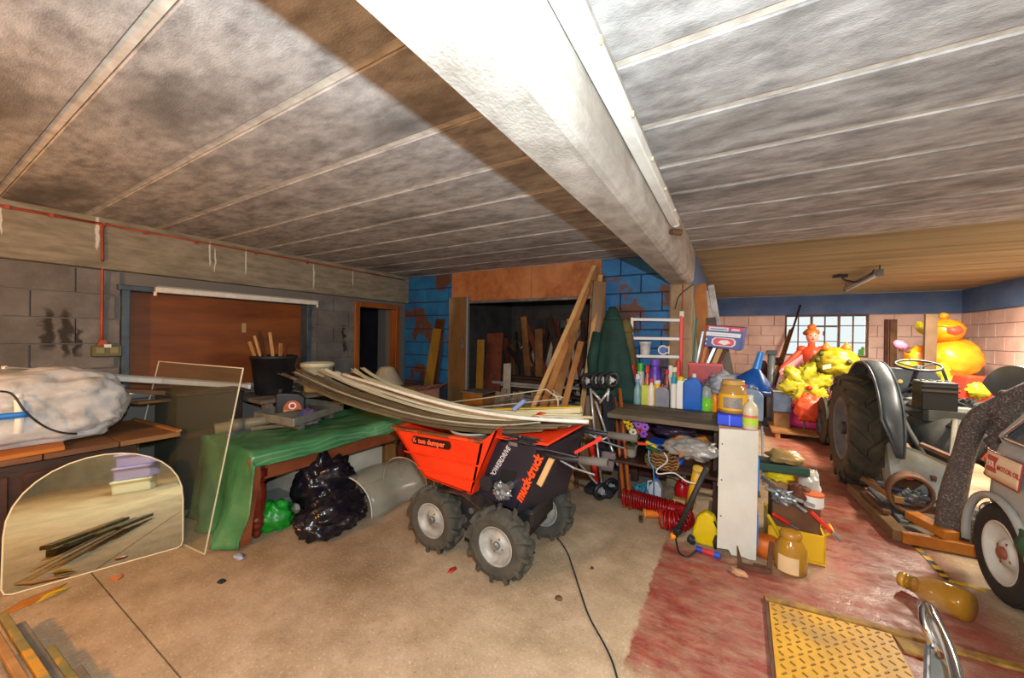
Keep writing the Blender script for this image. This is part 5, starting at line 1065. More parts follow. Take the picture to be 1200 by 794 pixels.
rope('brown_flex', 'thin brown flex trailing from plug to the iron bracket', [zp(844, 656)+V((0, 0, .015)), zp(856, 661)+V((0, 0, .004)), zp(872, 660)+V((0, 0, .004))], .003, plain('#6a5138', .7), 'cable')
ib = thing('iron_bracket', 'rusty iron angle bracket standing before the white panel', 'bracket', zp(880, 668)); c = zp(884, 668)
MB().prism([(-.085, .0), (.10, .0), (.10, .03), (-.055, .03), (-.085, .14), (-.09, .14)], 0, .02, lambda u, v, w_: V((c.x+u-.01, c.y-.02+w_+u*.15, v+.002))).build('foot', rust, ib); MB().prism([(.0, 0), (.10, 0), (.11, .20), (.085, .20), (.075, .03), (.0, .03)], 0, .02, lambda u, v, w_: V((c.x+u-.005, c.y+w_+.015, v+.002))).build('upright', rust, ib)
tag(MB().blob(zp(865, 672)+V((0, 0, .012)), (.05, .03, .015), .6, 4, 2, 16, 10, .002).build('dry_leaf', mat('leaf_tan', '#c89a72', '#a87c58', 9, r=.8), None, smooth=True), 'curled tan scrap of paper on the red floor', 'paper scrap')
# ------------------------------------------------------------------ heap right of the shelf unit
for i, (py, z0) in enumerate(((545, .47), (592, .08))):
    t = thing('blue_crate', ('upper', 'lower')[i]+' blue slotted plastic crate on shelf unit', 'crate', (.09, 3.3, z0), 0, 'blue crates in the shelf unit'); MB().box(-.04, .17, 3.08, 3.5, z0, z0+.02).build('base', plain('#1c5fae', .4), t)
    for k in range(6): MB().box(.155, .175, 3.08+.075*k, 3.10+.075*k, z0+.02, z0+.2).build('rib', plain('#2470c4', .4), t)
    for z in (.09, .19): MB().box(.155, .175, 3.08, 3.5, z0+z, z0+z+.025).build('rail', plain('#2470c4', .4), t)
    MB().box(-.04, .175, 3.07, 3.085, z0, z0+.22).build('end', plain('#2470c4', .4), t)
yc = thing('yellow_crate', 'yellow plastic crate on floor holding the heap of junk', 'crate', (.42, 3.35, 0)); ycm = plain('#d8a81c', .4)
MB().box(.24, .56, 3.2, 3.62, .003, .02).build('base', ycm, yc)
for x0, x1, y0, y1 in ((.24, .56, 3.2, 3.215), (.24, .56, 3.605, 3.62), (.24, .255, 3.2, 3.62), (.545, .56, 3.2, 3.62)): MB().box(x0, x1, y0, y1, .02, .20).build('side', ycm, yc, bevel=.003)
MB().tube([(.56, 3.25, .19), (.60, 3.25, .23), (.60, 3.35, .23), (.56, 3.36, .19)], .012, 8).build('handle', ycm, yc, smooth=True)
hb_ = thing('carton_stack', 'brown carton standing inside yellow crate under the junk', 'carton', (.37, 3.4, 0)); MB().box(.265, .535, 3.24, 3.58, .022, .36).build('body', mat('brown_card', '#6d4a2e', '#553722', 6, r=.85), hb_, bevel=.004)
J = zp(926, 668); aj = thing('amber_jar', 'amber plastic jar with a cream label in front of yellow crate', 'jar', J); amb = mat('amber_plastic', '#b7862e', None, r=.15, al=.72)
MB().lathe([(.075, 0), (.088, .01), (.092, .06), (.088, .15), (.06, .205), (.052, .22), (.056, .23), (.056, .255), (.048, .258)], 24).build('body', amb, aj, local=True, smooth=True); MB().lathe([(.06, .225), (.062, .245), (.05, .258)], 24, None, cap=False).build('neck_ring', plain('#a8762a', .3), aj, local=True, smooth=True)
MB().lathe([(.0935, .02), (.0935, .125)], 12, None, cap=False, a0=PI*1.22, a1=PI*1.62).build('label_sheet', plain('#d9b98a', .5), aj, local=True, smooth=True)
for nm, lab_, cat_, c, rad, m_, sd in (('yellow_glove', 'crumpled yellow glove on top of the junk heap', 'glove', (.32, 3.42, .50), (.09, .08, .05), plain('#d9c01c', .5), 1), ('tan_bag', 'tan plastic bag lying on dark green tray', 'bag', (.36, 3.5, .62), (.12, .11, .05), mat('tan_bag', '#b8975a', '#927040', 6, r=.35), 3), ('brown_rag', 'brown oily rag in the junk heap', 'rag', (.43, 3.32, .42), (.08, .08, .06), plain('#5a3018', .8), 4), ('white_bag', 'white plastic bag hanging beside the junk heap', 'bag', (.54, 3.66, .34), (.06, .10, .16), mat('white_bag', '#c9c9c4', '#a8a8a6', 6, r=.4, b=.5, bs=9), 6)):
    tag(MB().blob(c, rad, .35, 3, sd, 24, 14, None, None, .2).build(nm, m_, None, smooth=True), lab_, cat_)
gtn = thing('green_tray', 'dark green plastic tray edge sticking out of the heap', 'tray', (.33, 3.4, .56)); MB().box(.17, .47, 3.28, 3.62, .555, .57).build('base', plain('#16332a', .4), gtn); MB().bar((.17, 3.28, .58), (.48, 3.30, .585), .02, .05).build('lip', plain('#1c4236', .4), gtn)
for nm, lab_, cx, cy, z0, r, h, b1, c1 in (('grey_flask', 'translucent grey bottle with blue cap on junk heap', .475, 3.42, .362, .045, .19, '#a9a59a', '#1c50b8'), ('white_pot', 'white plastic pot with orange lid on junk heap', .50, 3.29, .362, .06, .09, '#d8d4cc', '#c8602a'), ('clear_flask', 'pale bottle with cream cap at right of junk heap', .525, 3.52, .362, .04, .17, '#b9b6b0', '#d9cfb0')):
    t = thing(nm, lab_, 'bottle', (cx, cy, z0)); MB().lathe([(r*.95, 0), (r, .01), (r, h*.7), (r*.4 if 'pot' not in nm else r, h*.85), (r*.4 if 'pot' not in nm else r, h*.9), (0, h*.9)], 18).build('body', plain(b1, .35), t, local=True, smooth=False); MB().lathe([(r*.5 if 'pot' not in nm else r*1.05, h*.86), (r*.5 if 'pot' not in nm else r*1.05, h), (0, h)], 16).build('cap', plain(c1, .4), t, local=True)
for i, (a_, b_, h_, lb) in enumerate((((.26, 3.16, .30), (.36, 3.20, .24), '#c8261c', 'red plier handle sticking out left of amber jar'), ((.47, 3.18, .36), (.58, 3.16, .26), '#c8261c', 'red plier handle sticking out right of amber jar'), ((.22, 3.25, .44), (.44, 3.22, .40), '#8a8780', 'grey steel spanner lying across the heap'), ((.20, 3.3, .50), (.40, 3.19, .38), '#55524c', 'dark steel drill lying across the heap'), ((.23, 3.12, .30), (.33, 3.15, .12), '#b8a01c', 'yellow folding rule leaning before yellow crate'))):
    t = thing('heap_tool', lb, 'tool', a_, 0, 'tools in the junk heap'); MB().bar(a_, b_, .022, .022).build('handle', plain(h_, .4), t, bevel=.005); d = (V(b_)-V(a_)).normalized(); MB().bar(b_, V(b_)+d*.06, .03, .012).build('jaw', steel, t)
tag(MB().blob((.33, 3.23, .40), (.07, .05, .045), .6, 5, 9, 20, 12).build('engine_part', steel, None), 'shiny metal engine part on the junk heap', 'engine part')
tag(MB().lathe([(.0, .0), (.07, 0), (.085, .06), (.08, .12), (.06, .13), (.0, .13)], 20, T(.22, 3.16, .002)).build('orange_pot', plain('#c8641e', .5), None, smooth=True), 'orange plastic pot on floor between panel and amber jar', 'pot')
tag(MB().bar((.23, 3.56, .36), yp(893, 500, 3.75), .05, .012, (1, 0, 0)).build('metal_strip', plain('#9a9da2', .4), None), 'pale grey metal strip leaning up behind the heap', 'metal strip')
# ================================================================== RIGHT BAY: TRACTOR
tgm = mat('tractor_grey', '#4b5156', '#3a3f44', 4, r=.35, c3='#2c2f33', s3=2, lo3=.5, hi3=.7)
tgd = mat('tractor_casting', '#4a4a46', '#37352f', 6, r=.65, b=.2, bs=20, c3='#3a352c', s3=3)
oily = mat('oily_black', '#1d1d1f', '#2c2a27', 6, r=.5)
mud = mat('muddy_rubber', '#4a4130', '#332d22', 6, r=.9, b=.3, bs=30)
TX = 1.77; RY = 5.26; FY = 7.04
tr_ = thing('vintage_tractor', 'old grey tractor seen from behind in the right bay', 'tractor', (TX, RY, 0))
for sx in (-1, 1):
    wheel(tr_, (TX+sx*.645, RY, .582), .55, .26, .33, 30, .03, mud, tgm, (sx, 0, 0), tgd, 8, .03, 'rear_wheel', .85)
    wheel(tr_, (TX+sx*.58, FY, .345), .335, .13, .21, 0, 0, mud, tgm, (sx, 0, 0), tgd, 5, .02, 'front_wheel', .5, 3)
    # fender: curved shell over inner part of tyre plus side plate
    x0, x1 = TX+sx*.60, TX+sx*.45
    def shell(u, v, x0=x0, x1=x1):
        a = R_(-14+150*u); r = .70-.03*abs(v-.5); e = min(1, .25+u*4); return (x1+(x0-x1)*(1-v)*e, RY-r*math.cos(a), .64+r*math.sin(a)*.96)
    fe = MB().sheet(shell, 26, 4, .012).build('fender', tgm, tr_, smooth=True)
    MB().prism([(RY-.70*math.cos(R_(-14+150*i/22)), .64+.67*math.sin(R_(-14+150*i/22))) for i in range(23)], x1-.006, x1+.006, lambda u, v, w_: V((w_, u, v))).build('side_plate', tgm, fe)
    MB().tube([V(shell(i/26, 0)) for i in range(27)], .012, 6).build('rolled_edge', tgm, fe, smooth=True)
    MB().cyl((TX+sx*.12, RY, .60), (TX+sx*.60, RY, .62), .12, .085, n=18).build('axle_housing', tgd, tr_, smooth=True)
    MB().tube([(TX+sx*.34, RY-.10, .86), (TX+sx*.33, RY-.35, .68), (TX+sx*.25, RY-.55, .42)], .022, 8).build('lift_rod', tgd, tr_, smooth=True)
    MB().bar((TX+sx*.22, RY-.02, .42), (TX+sx*.30, RY-.78, .36), .035, .06).build('lower_link', rust, tr_, bevel=.006)
MB().lathe([(.0, -.30), (.14, -.30), (.20, -.26), (.24, -.12), (.25, .05), (.21, .25), (.18, .5), (0, .5)], 20, T(TX, RY, .60) @ rotM('X', -90)).build('differential_housing', tgd, tr_, smooth=True)
MB().box(TX-.19, TX+.19, RY-.22, RY+.25, .74, .90).build('hydraulic_cover', tgd, tr_, bevel=.03)
MB().cyl((TX, RY-.30, .50), (TX, RY-.40, .50), .05, n=12).build('power_shaft', steel, tr_)
MB().cyl((TX-.36, RY-.12, .85), (TX+.36, RY-.12, .85), .03, n=12).build('rocker_shaft', tgd, tr_)
MB().bar((TX, RY-.25, .80), (TX-.18, RY-.72, .50), .04, .045).build('top_link', mat('dusty_steel', '#6d675a', '#524c40', 6, r=.6, me=.3), tr_, bevel=.006)
MB().box(TX-.16, TX+.16, RY+.5, RY+1.0, .42, .86).build('gearbox', tgd, tr_, bevel=.03)
MB().box(TX-.13, TX+.13, RY+1.0, RY+1.75, .42, .84).build('engine', oily, tr_, bevel=.02)
MB().box(TX-.36, TX+.36, FY-.05, FY+.05, .40, .48).build('front_axle', tgd, tr_, bevel=.01)
MB().cyl((TX-.50, FY, .345), (TX+.50, FY, .345), .03).build('front_stub', tgd, tr_)
def bon(u, v):
    an = PI*u; w_ = .27+.02*math.sin(v*PI); return (TX+w_*math.cos(an)*(1 if abs(math.cos(an)) < .9 else 1), RY+.72+1.35*v, .86+.34*min(1, 1.25*math.sin(an))-.05*v)
bo = MB().sheet(bon, 20, 8, .012).build('bonnet', tgm, tr_, smooth=True)
MB().prism([(TX+.27*math.cos(PI*i/16), .86+.34*min(1, 1.25*math.sin(PI*i/16))) for i in range(17)], RY+.71, RY+.73, lambda u, v, w_: V((u, w_, v))).build('dashboard', tgm, tr_)
MB().prism([(TX+.27*math.cos(PI*i/16), .80+.34*min(1, 1.25*math.sin(PI*i/16))) for i in range(17)], RY+2.05, RY+2.08, lambda u, v, w_: V((u, w_, v))).build('grille', oily, tr_)
for x, h_ in ((-.10, '#c8b060'), (.03, '#a82a22'), (.12, '#c9c9c9')): MB().cyl((TX+x, RY+.71, 1.06), (TX+x, RY+.70, 1.06), .022, n=12).build('gauge', plain(h_, .4), tr_)
MB().box(TX-.30, TX+.30, RY+.55, RY+.70, .50, .90).build('fuel_cowl', oily, tr_, bevel=.02)
sc_ = yp(1076, 428, RY+.42); st = MB().torus(sc_, .175, .012, (0, -.28, 1), 36, 8).build('steering_wheel', black, tr_, smooth=True)
for k in range(3):
    a = k*2*PI/3+.5; _, s1, u1 = frame((0, -.28, 1)); MB().tube([sc_+V((0, .01, -.03)), sc_+s1*(.17*math.cos(a))+u1*(.17*math.sin(a))], .008, 6).build('spoke', black, st)
MB().cyl(sc_+V((0, .0, -.045)), sc_+V((0, 0, .0)), .03).build('boss', steel, st)
MB().cyl(sc_+V((0, .01, -.03)), V((TX-.02, RY+.75, .92)), .022, n=12).build('steering_column', black, tr_, smooth=True)
A, B = yp(1081, 447, RY-.22), yp(1123, 483, RY-.22)
bx = MB().box(A.x, B.x, RY-.22, RY+.02, B.z, A.z).build('battery_box', plain('#15120f', .5), tr_, bevel=.006); MB().box(A.x-.008, B.x+.008, RY-.23, RY-.215, A.z-.09, A.z-.07).build('strap', plain('#3c2c1e', .6), bx); MB().box(A.x-.01, B.x+.01, RY-.23, RY+.03, A.z-.045, A.z-.03).build('lid_rim', oily, bx)
for k in range(4): MB().cyl((A.x+.04+.055*k, RY-.1, A.z-.01), (A.x+.04+.055*k, RY-.1, A.z+.012), .02, n=10).build('cell_cap', plain('#5a5652', .5), bx)
MB().bar((A.x+.02, RY-.1, .895), (B.x-.02, RY-.1, .895), .2, .02).build('seat_plate', tgd, tr_)
MB().tube(spline([yp(1050, 466, RY+.1), yp(1060, 458, RY+.1), yp(1075, 453, RY+.1), yp(1088, 455, RY+.1)]), .014, 8).build('battery_lead', black, tr_, smooth=True)
MB().tube(spline([yp(1118, 470, RY), yp(1135, 478, RY), yp(1140, 490, RY), yp(1128, 500, RY)]), .014, 8).build('battery_lead', black, tr_, smooth=True)
MB().bar(yp(1104, 432, RY+.35), yp(1112, 452, RY+.35), .02, .02).build('gear_lever', black, tr_)
MB().blob(yp(1128, 478, RY+.1), (.12, .08, .09), .7, 5, 4, 24, 14).build('wiring', oily, tr_)
MB().bar(yp(1112, 497, RY-.3), yp(1138, 515, RY-.25), .05, .05).build('lift_arm', oily, tr_, bevel=.01); MB().blob(yp(1136, 495, RY-.28), (.02, .02, .04), .3, 3, 2, 10, 8).build('blue_clip', plain('#2a9ad0', .4), tr_)
# grey sheet panel, rusty drum, pallet boards and bars behind the tractor
gpn = thing('sheet_metal', 'pale grey bent steel sheet leaning behind the tractor', 'metal sheet', zp(1060, 585)); q = [yp(1039, 514, 4.72), yp(1078, 528, 4.62), yp(1122, 548, 4.5), yp(1140, 600, 4.42), yp(1050, 590, 4.42), yp(1037, 560, 4.66)]
nn = V((.2, -.9, .3)).normalized(); MB().add(q+[p-nn*.012 for p in q], [(0, 1, 2, 3, 4, 5), (11, 10, 9, 8, 7, 6)]+[(i, i+6, (i+1) % 6+6, (i+1) % 6) for i in range(6)]).build('sheet', mat('dusty_grey_panel', '#8b918e', '#75786f', 4, r=.6, c3='#6e6552', s3=2), gpn)
MB().bar(yp(1078, 520, 4.55), yp(1125, 540, 4.44), .07, .03).build('rust_flange', rust, gpn)
dr = thing('brake_drum', 'rusty round drum ring behind the tractor with red paint spot', 'drum', zp(1068, 600)); c = yp(1066, 577, 4.34)
Md = T(*c) @ Matrix((V((1, .25, 0)).normalized(), V((0, 0, 1)), V((-.2, -.95, .1)).normalized())).transposed().to_4x4()
MB().lathe([(.15, -.16), (.16, -.15), (.16, .09), (.155, .10), (.135, .10), (.13, .09), (.13, -.12), (0, -.12)], 28, Md, cap=False).build('ring', rust, dr, smooth=True); MB().blob(c+V((.03, .02, -.03)), (.08, .05, .05), .6, 5, 3, 18, 10).build('brake_parts', steel, dr); MB().blob(c+V((-.03, -.07, .135)), (.03, .02, .012), .2, 3, 1, 10, 8).build('red_spot', plain('#b3241c', .5), dr)
# flat trailer frame on floor
fr_ = thing('timber_pallet', 'brown timber frame lying on floor behind the tractor', 'pallet', (1.4, 4.3, 0)); A = zp(1000, 572, .05); B = zp(1056, 628, .05); C = zp(1172, 650, .05)
MB().bar(A, B, .09, .08).build('rail', mat('old_brown_board', '#7d5f3a', '#5f4526', 5, r=.8), fr_, bevel=.004); MB().bar(B, C, .06, .08).build('front_rail', orw, fr_, bevel=.004); MB().bar(zp(1040, 590, .05), zp(1140, 605, .05), .08, .06).build('rail', redw, fr_, bevel=.004)
MB().add([(1.16, 4.0, .012), (1.9, 4.0, .012), (1.9, 4.8, .012), (1.16, 4.8, .012), (1.16, 4.0, .03), (1.9, 4.0, .03), (1.9, 4.8, .03), (1.16, 4.8, .03)], [(3, 2, 1, 0), (4, 5, 6, 7), (0, 1, 5, 4), (1, 2, 6, 5), (2, 3, 7, 6), (3, 0, 4, 7)]).build('deck', mat('grey_deck', '#6b5f52', '#574a3d', 5, r=.85), fr_)
board('timber_offcut', 'orange-brown board lying on the timber frame', 'board', zp(1068, 603, .13), zp(1116, 628, .12), .10, .06, orw)
board('timber_offcut', 'long brown batten resting across the timber frame near tractor wheel', 'batten', zp(1008, 557, .18), zp(1054, 586, .22), .06, .05, topw)
for i, (a_, b_, m_, lb) in enumerate((((1020, 572, .09), (1060, 612, .09), plain('#5f6468', .5, .3), 'grey steel channel lying inside timber frame'), ((1028, 565, .26), (1106, 589, .24), plain('#5a6068', .45, .4), 'blue-grey steel bar lying across frame before drum'), ((1038, 577, .19), (1108, 600, .17), rust, 'rusty steel bar lying below the blue-grey bar'), ((1012, 577, .12), (1040, 600, .12), rust, 'short rusty bar at corner of timber frame'))):
    board('steel_bar', lb, 'bar', zp(*a_), zp(*b_), .05, .03, m_, group='steel bars on the timber frame')
tag(MB().blob(zp(1007, 588)+V((0, 0, .02)), (.03, .03, .025), .4, 4, 1, 12, 8, .002).build('dark_stone', plain('#2a2a18', .8), None), 'small dark lump on floor left of timber frame', 'lump')
bp_ = thing('tape_strip', 'yellow and black striped tape lying on the floor by car wheel', 'tape', zp(1090, 660)); tp = [zp(1072, 640), zp(1085, 652), zp(1100, 668), zp(1112, 680), zp(1135, 686), zp(1156, 693)]
tp = spline(tp, 3)
for i in range(len(tp)-1): MB().bar(tp[i]+V((0, 0, .004)), tp[i+1]+V((0, 0, .004)), .035, .003).build('stripe', plain('#c8a018' if i % 2 or i > 9 else '#2a2418', .6), bp_)

# ================================================================== CAR
CX = 1.37
gc = mat('grey_car_paint', '#9c9d98', '#8d8e88', 2.5, r=.28, c3='#a8a49a', s3=2)
car = thing('grey_car', 'small grey car tail with white wheel and motor oil sticker', 'car', (2.05, 2.4, 0))
cy, cz, ar = 3.36, .275, .315
def plan(s):
    # plan outline: along left side towards the tail, round the corner, across the tail
    L1 = 2.65; rc_ = .30; a_len = rc_*PI/2
    if s < L1: return V((CX, .75+s, 0))
    if s < L1+a_len:
        a = (s-L1)/rc_; return V((CX+rc_-rc_*math.cos(a), .75+L1+rc_*math.sin(a), 0))
    return V((CX+rc_+(s-L1-a_len), .75+L1+rc_, 0))
TOT = 2.65+.47+.8
def body_mesh(mirror=False):
    b = MB(); nu, nv = 150, 26; P = []
    for i in range(nu+1):
        s = TOT*i/nu; p = plan(s); d = plan(min(s+.01, TOT+.01))-p; nrm = V((-d.y, d.x, 0)).normalized()
        for j in range(nv+1):
            z = .16+.79*j/nv; bl = .05*math.sin(PI*min(1, (z-.1)/.95))+.0-(.06 if z < .24 else 0)*(.24-z)/.08
            tail = -max(0, (p.y-3.45))*.45*max(0, z-.55)/.4
            q = p+nrm*(bl-.05); q.y += tail; q.z = z
            if z > .88: q -= nrm*(-.0+.35*(z-.88))
            P.append(q if not mirror else V((4.14-q.x, q.y, q.z)))
    b.v = P
    for i in range(nu):
        for j in range(nv):
            a = i*(nv+1)+j; f_ = (a, a+nv+1, a+nv+2, a+1)
            m_ = (P[a]+P[a+nv+2])/2
            if math.hypot(m_.y-cy, m_.z-cz) < ar and (m_.x < CX+.1 or m_.x > 4.0-CX): continue
            if math.hypot(m_.y-1.35, m_.z-cz) < ar and (m_.x < CX+.1 or m_.x > 4.0-CX): continue
            b.f.append(f_ if not mirror else f_[::-1])
    return b
for mi in (False, True):
    o = body_mesh(mi).build('body_side', gc, car, smooth=True); so_ = o.modifiers.new('thick', 'SOLIDIFY'); so_.thickness = .02; so_.offset = 1 if not mi else 1
MB().box(1.43, 2.71, .75, 3.6, .2, .24).build('floor_pan', plain('#1a1a1c', .8), car)
MB().box(1.45, 2.69, .8, 3.42, .925, .945).build('waist_deck', plain('#2c2d30', .8), car)
MB().box(1.52, 1.66, cy-.33, cy+.33, .24, .60).build('wheel_well', plain('#0d0c0d', .9), car)
MB().tube([V((CX-.012, cy+(ar+.005)*math.cos(a*PI/18-.2), cz+(ar+.005)*math.sin(a*PI/18-.2))) for a in range(21)], .022, 8).build('arch_flare', gc, car, smooth=True)
cream = mat('cream_wheel', '#c9c6bb', '#b3afa3', 5, r=.4)
wheel(car, (CX+.065, cy, .275), .272, .145, .175, 0, 0, mat('car_tyre', '#1c1a17', '#2c2823', 6, r=.8), cream, (-1, 0, 0), plain('#8a4a38', .5), 4, .02, 'wheel', .5, 4)
wheel(car, (4.14-CX-.065, cy, .275), .272, .145, .175, 0, 0, MATS['car_tyre'], cream, (1, 0, 0), plain('#8a4a38', .5), 4, .02, 'wheel', .5, 4)
wheel(car, (CX+.065, 1.35, .275), .272, .145, .175, 0, 0, MATS['car_tyre'], cream, (-1, 0, 0), plain('#8a4a38', .5), 4, .02, 'wheel', .5, 4)
# cabin: roof, pillars, glass
def roofp(u, v): return (1.52+1.10*u, 1.35+1.83*v-.05*(2*u-1)**2, 1.31+.05*math.sin(PI*u)+.02*math.sin(PI*v))
MB().sheet(roofp, 14, 12, .03).build('roof', gc, car, smooth=True)
for sx, x0, x1 in ((1, 1.395, 1.53), (-1, 2.745, 2.61)):
    MB().bar((x0+.03, 3.45, .92), (x1+.02, 3.16, 1.32), .05, .07, (0, 1, .6)).build('rear_pillar', gc, car, bevel=.012, seg=2); MB().bar((x0, 1.0, .93), (x1, 1.40, 1.32), .05, .07).build('front_pillar', gc, car, bevel=.012); MB().bar((x0+.0*sx, 2.15, .93), (x1, 2.15, 1.32), .03, .06, (0, 1, 0)).build('door_pillar', gc, car)
gls = mat('dark_car_glass', '#4d5a62', None, r=.06, al=.7)
for x0, x1 in ((1.395, 1.525), (2.745, 2.615)):
    q = [V((x0, 1.1, .945)), V((x0, 3.42, .945)), V((x1, 3.14, 1.29)), V((x1, 1.42, 1.29))]
    MB().add(q+[p+V((.006, 0, 0)) for p in q], [(0, 1, 2, 3), (7, 6, 5, 4), (0, 4, 5, 1), (1, 5, 6, 2), (2, 6, 7, 3), (3, 7, 4, 0)]).build('side_glass', gls, car)
q = [V((1.44, 3.50, .95)), V((2.70, 3.50, .95)), V((2.58, 3.20, 1.29)), V((1.56, 3.20, 1.29))]
MB().add(q+[p+V((0, -.006, 0)) for p in q], [(3, 2, 1, 0), (4, 5, 6, 7), (0, 1, 5, 4), (1, 2, 6, 5), (2, 3, 7, 6), (3, 0, 4, 7)]).build('rear_glass', gls, car)
MB().tube(spline([(1.385, 2.3, .952), (1.383, 3.25, .952), (1.387, 3.345, .965), (1.40, 3.335, 1.0), (1.50, 3.13, 1.26), (1.52, 3.06, 1.285), (1.52, 2.3, 1.29)], 5), .012, 8).build('window_surround', chrome, car, smooth=True)
p = V((1.50, 3.72, .40)); MB().lathe([(.0, .05), (.05, .05), (.06, .03), (.06, 0), (.05, -.02)], 18, T(*p) @ rotM('X', -90)).build('tail_lamp', chrome, car, smooth=True)
MB().tube(spline([(1.42, 3.55, .33), (1.50, 3.70, .33), (1.7, 3.75, .33), (2.4, 3.75, .33), (2.64, 3.70, .33)], 4), .035, 8).build('bumper', chrome, car, smooth=True)
# sticker
def stk(u, v, w_):
    y_ = 3.56-.42*u; z_ = .70+.155*v; s = y_-.75; bl = .05*math.sin(PI*min(1, (z_-.1)/.95)); x_ = CX-(bl-.05)-.002-w_
    if y_ > 3.40: a = math.asin(min(1, (y_-3.40)/.30)); x_ = CX+.30-.30*math.cos(a)-(bl-.05)*math.cos(a)-.004-w_
    return V((x_-.022, y_, z_))
MB().sheet(lambda u, v: stk(u, v, .0), 12, 4, .002).build('sticker', plain('#e6c9a0', .4), car, smooth=True)
for a_, b_ in (((0, 0), (1, 0)), ((1, 0), (1, 1)), ((1, 1), (0, 1))): MB().tube([stk(a_[0]+(b_[0]-a_[0])*i/10, a_[1]+(b_[1]-a_[1])*i/10, .001) for i in range(11)], .004, 6).build('sticker_border', plain('#8a1f18', .4), car)
srd = plain('#b02a22', .4)
MB().sheet(lambda u, v: stk(.27+.21*u*(1-.0*v)+.02*math.cos(v*PI*2)*(1 if u > .5 else -1), .25+.6*v, .0025), 8, 8, .001).build('logo', srd, car)
xdir = stk(.9, .5, 0)-stk(.45, .5, 0)
text('EXOL', .052, plain('#f0dcc0', .4), stk(.275, .44, .005), stk(.48, .44, 0)-stk(.27, .44, 0), (0, 0, 1), car, sx=.60)
text('MOTOR OIL', .042, srd, stk(.52, .42, .005), xdir, (0, 0, 1), car, bold=.0008, sx=.88)
text('NEW', .036, srd, stk(.07, .50, .008), stk(.25, .5, 0)-stk(.07, .5, 0), (0, 0, 1), car, sx=.8); MB().bar(stk(.07, .45, .004), stk(.24, .45, .004), .004, .006).build('underline', srd, car)
# carpet draped over tail, green sheets
cpm = mat('speckled_carpet', '#5f544d', '#423a36', 70, r=.95, b=1., bs=45, c3='#85776f', s3=95, lo3=.54, hi3=.64)
cpt = thing('carpet_roll', 'speckled grey-brown carpet draped over the car tail to the floor', 'carpet', zp(1120, 640))
pth = spline([(1.86, 3.72, 1.30), (1.72, 3.80, 1.24), (1.59, 3.90, 1.10), (1.50, 3.96, .95), (1.46, 4.00, .70), (1.42, 4.02, .40), (1.40, 4.04, .15), (1.41, 4.04, .015)], 8)
MB().tube(pth, [.07+.006*math.sin(i*.35)+.03*(i/len(pth)) for i in range(len(pth))], 20, sq=.7).build('hanging_roll', cpm, cpt, smooth=True)
for k_, (dz, dy) in enumerate(((.03, .05), (-.10, .02), (-.2, -.02))): MB().tube(spline([(1.92, 3.68+dy, 1.33+dz*.6), (1.80, 3.74+dy, 1.24+dz), (1.66, 3.84+dy*.5, 1.06+dz), (1.55, 3.93, .86+dz*.5)], 6), [.06, .065, .07, .072, .075, .075, .075, .075, .07, .07, .07, .065, .065, .06, .06, .055, .05, .045, .04], 14, sq=.8).build('fold', cpm, cpt, smooth=True)
MB().blob((1.68, 3.84, 1.08), (.13, .10, .20), .3, 3.2, 3, 36, 24, None, rotM('Y', 35), .15).build('top_fold', cpm, cpt, smooth=True); MB().blob((1.95, 3.70, 1.27), (.26, .13, .07), .35, 3, 8, 36, 20, None, None, .15).build('top_bundle', cpm, cpt, smooth=True); MB().blob((1.56, 4.0, .16), (.15, .09, .16), .3, 3, 5, 28, 16, .004, None, .1).build('floor_fold', cpm, cpt, smooth=True)
grn = mat('green_sheet', '#17603f', '#0f4a30', 5, r=.5)
tag(MB().sheet(lambda u, v: (1.49-.10*v+.01*math.sin(u*9), 3.17-.5*u-.02*v, 1.345-.20*v*(1-.45*u)-.02*math.sin(u*7)), 12, 8, .01).build('green_cloth', grn, None, smooth=True), 'dark green sheet hanging over the car roof edge', 'sheet')
tag(MB().sheet(lambda u, v: (1.338+.008*math.sin(v*9), 3.095-.30*u+.02*math.sin(v*4), .52-.17*v), 8, 8, .012).build('green_flap', grn, None, smooth=True), 'small dark green flap hanging beside the car wheel', 'flap')
# ================================================================== FAR END OF RIGHT BAY
foil_y = mat('yellow_foil', '#c4bd34', '#a3981e', 4, r=.3, b=.6, bs=6); foil_o = mat('orange_foil', '#f5a422', '#ea8a14', 4, r=.3, b=.5, bs=6, c3='#f5b83a', s3=2); pinkf = mat('pink_satin', '#e8488a', '#d03070', 4, r=.4); coral = mat('coral_satin', '#f0603a', '#e04a2a', 4, r=.4); skin = plain('#f0a08a', .5); lpink = plain('#f0a0a8', .45)
fg = thing('parade_lady', 'parade figure of a lady in coral and pink gown before the window', 'parade figure', (1.12, 7.9, 0))
c = yp(951, 480, 7.9); hx, hy = yp(951, 395, 7.9).x, 7.9
MB().lathe([(.42, .12), (.44, .2), (.36, .5), (.22, .85), (.13, 1.02), (.0, 1.02)], 20, T(hx-.05, hy, 0)).build('gown', pinkf, fg, smooth=True)
MB().lathe([(.13, 1.0), (.11, 1.08), (.15, 1.28), (.13, 1.38), (.05, 1.42), (.045, 1.48), (0, 1.48)], 18, T(hx, hy, 0)).build('bodice', coral, fg, smooth=True)
hd = MB().blob((hx+.01, hy, 1.585), (.085, .09, .115), .03, 2, 1, 18, 14).build('head', skin, fg, smooth=True)
MB().blob((hx, hy+.02, 1.65), (.11, .10, .07), .2, 4, 2, 16, 10).build('hair', mat('ginger_hair', '#d0701c', '#b0540f', 9, r=.6), hd, smooth=True); MB().blob((hx, hy, 1.74), (.06, .06, .05), .2, 4, 3, 14, 10).build('hair_bun', MATS['ginger_hair'], hd, smooth=True)
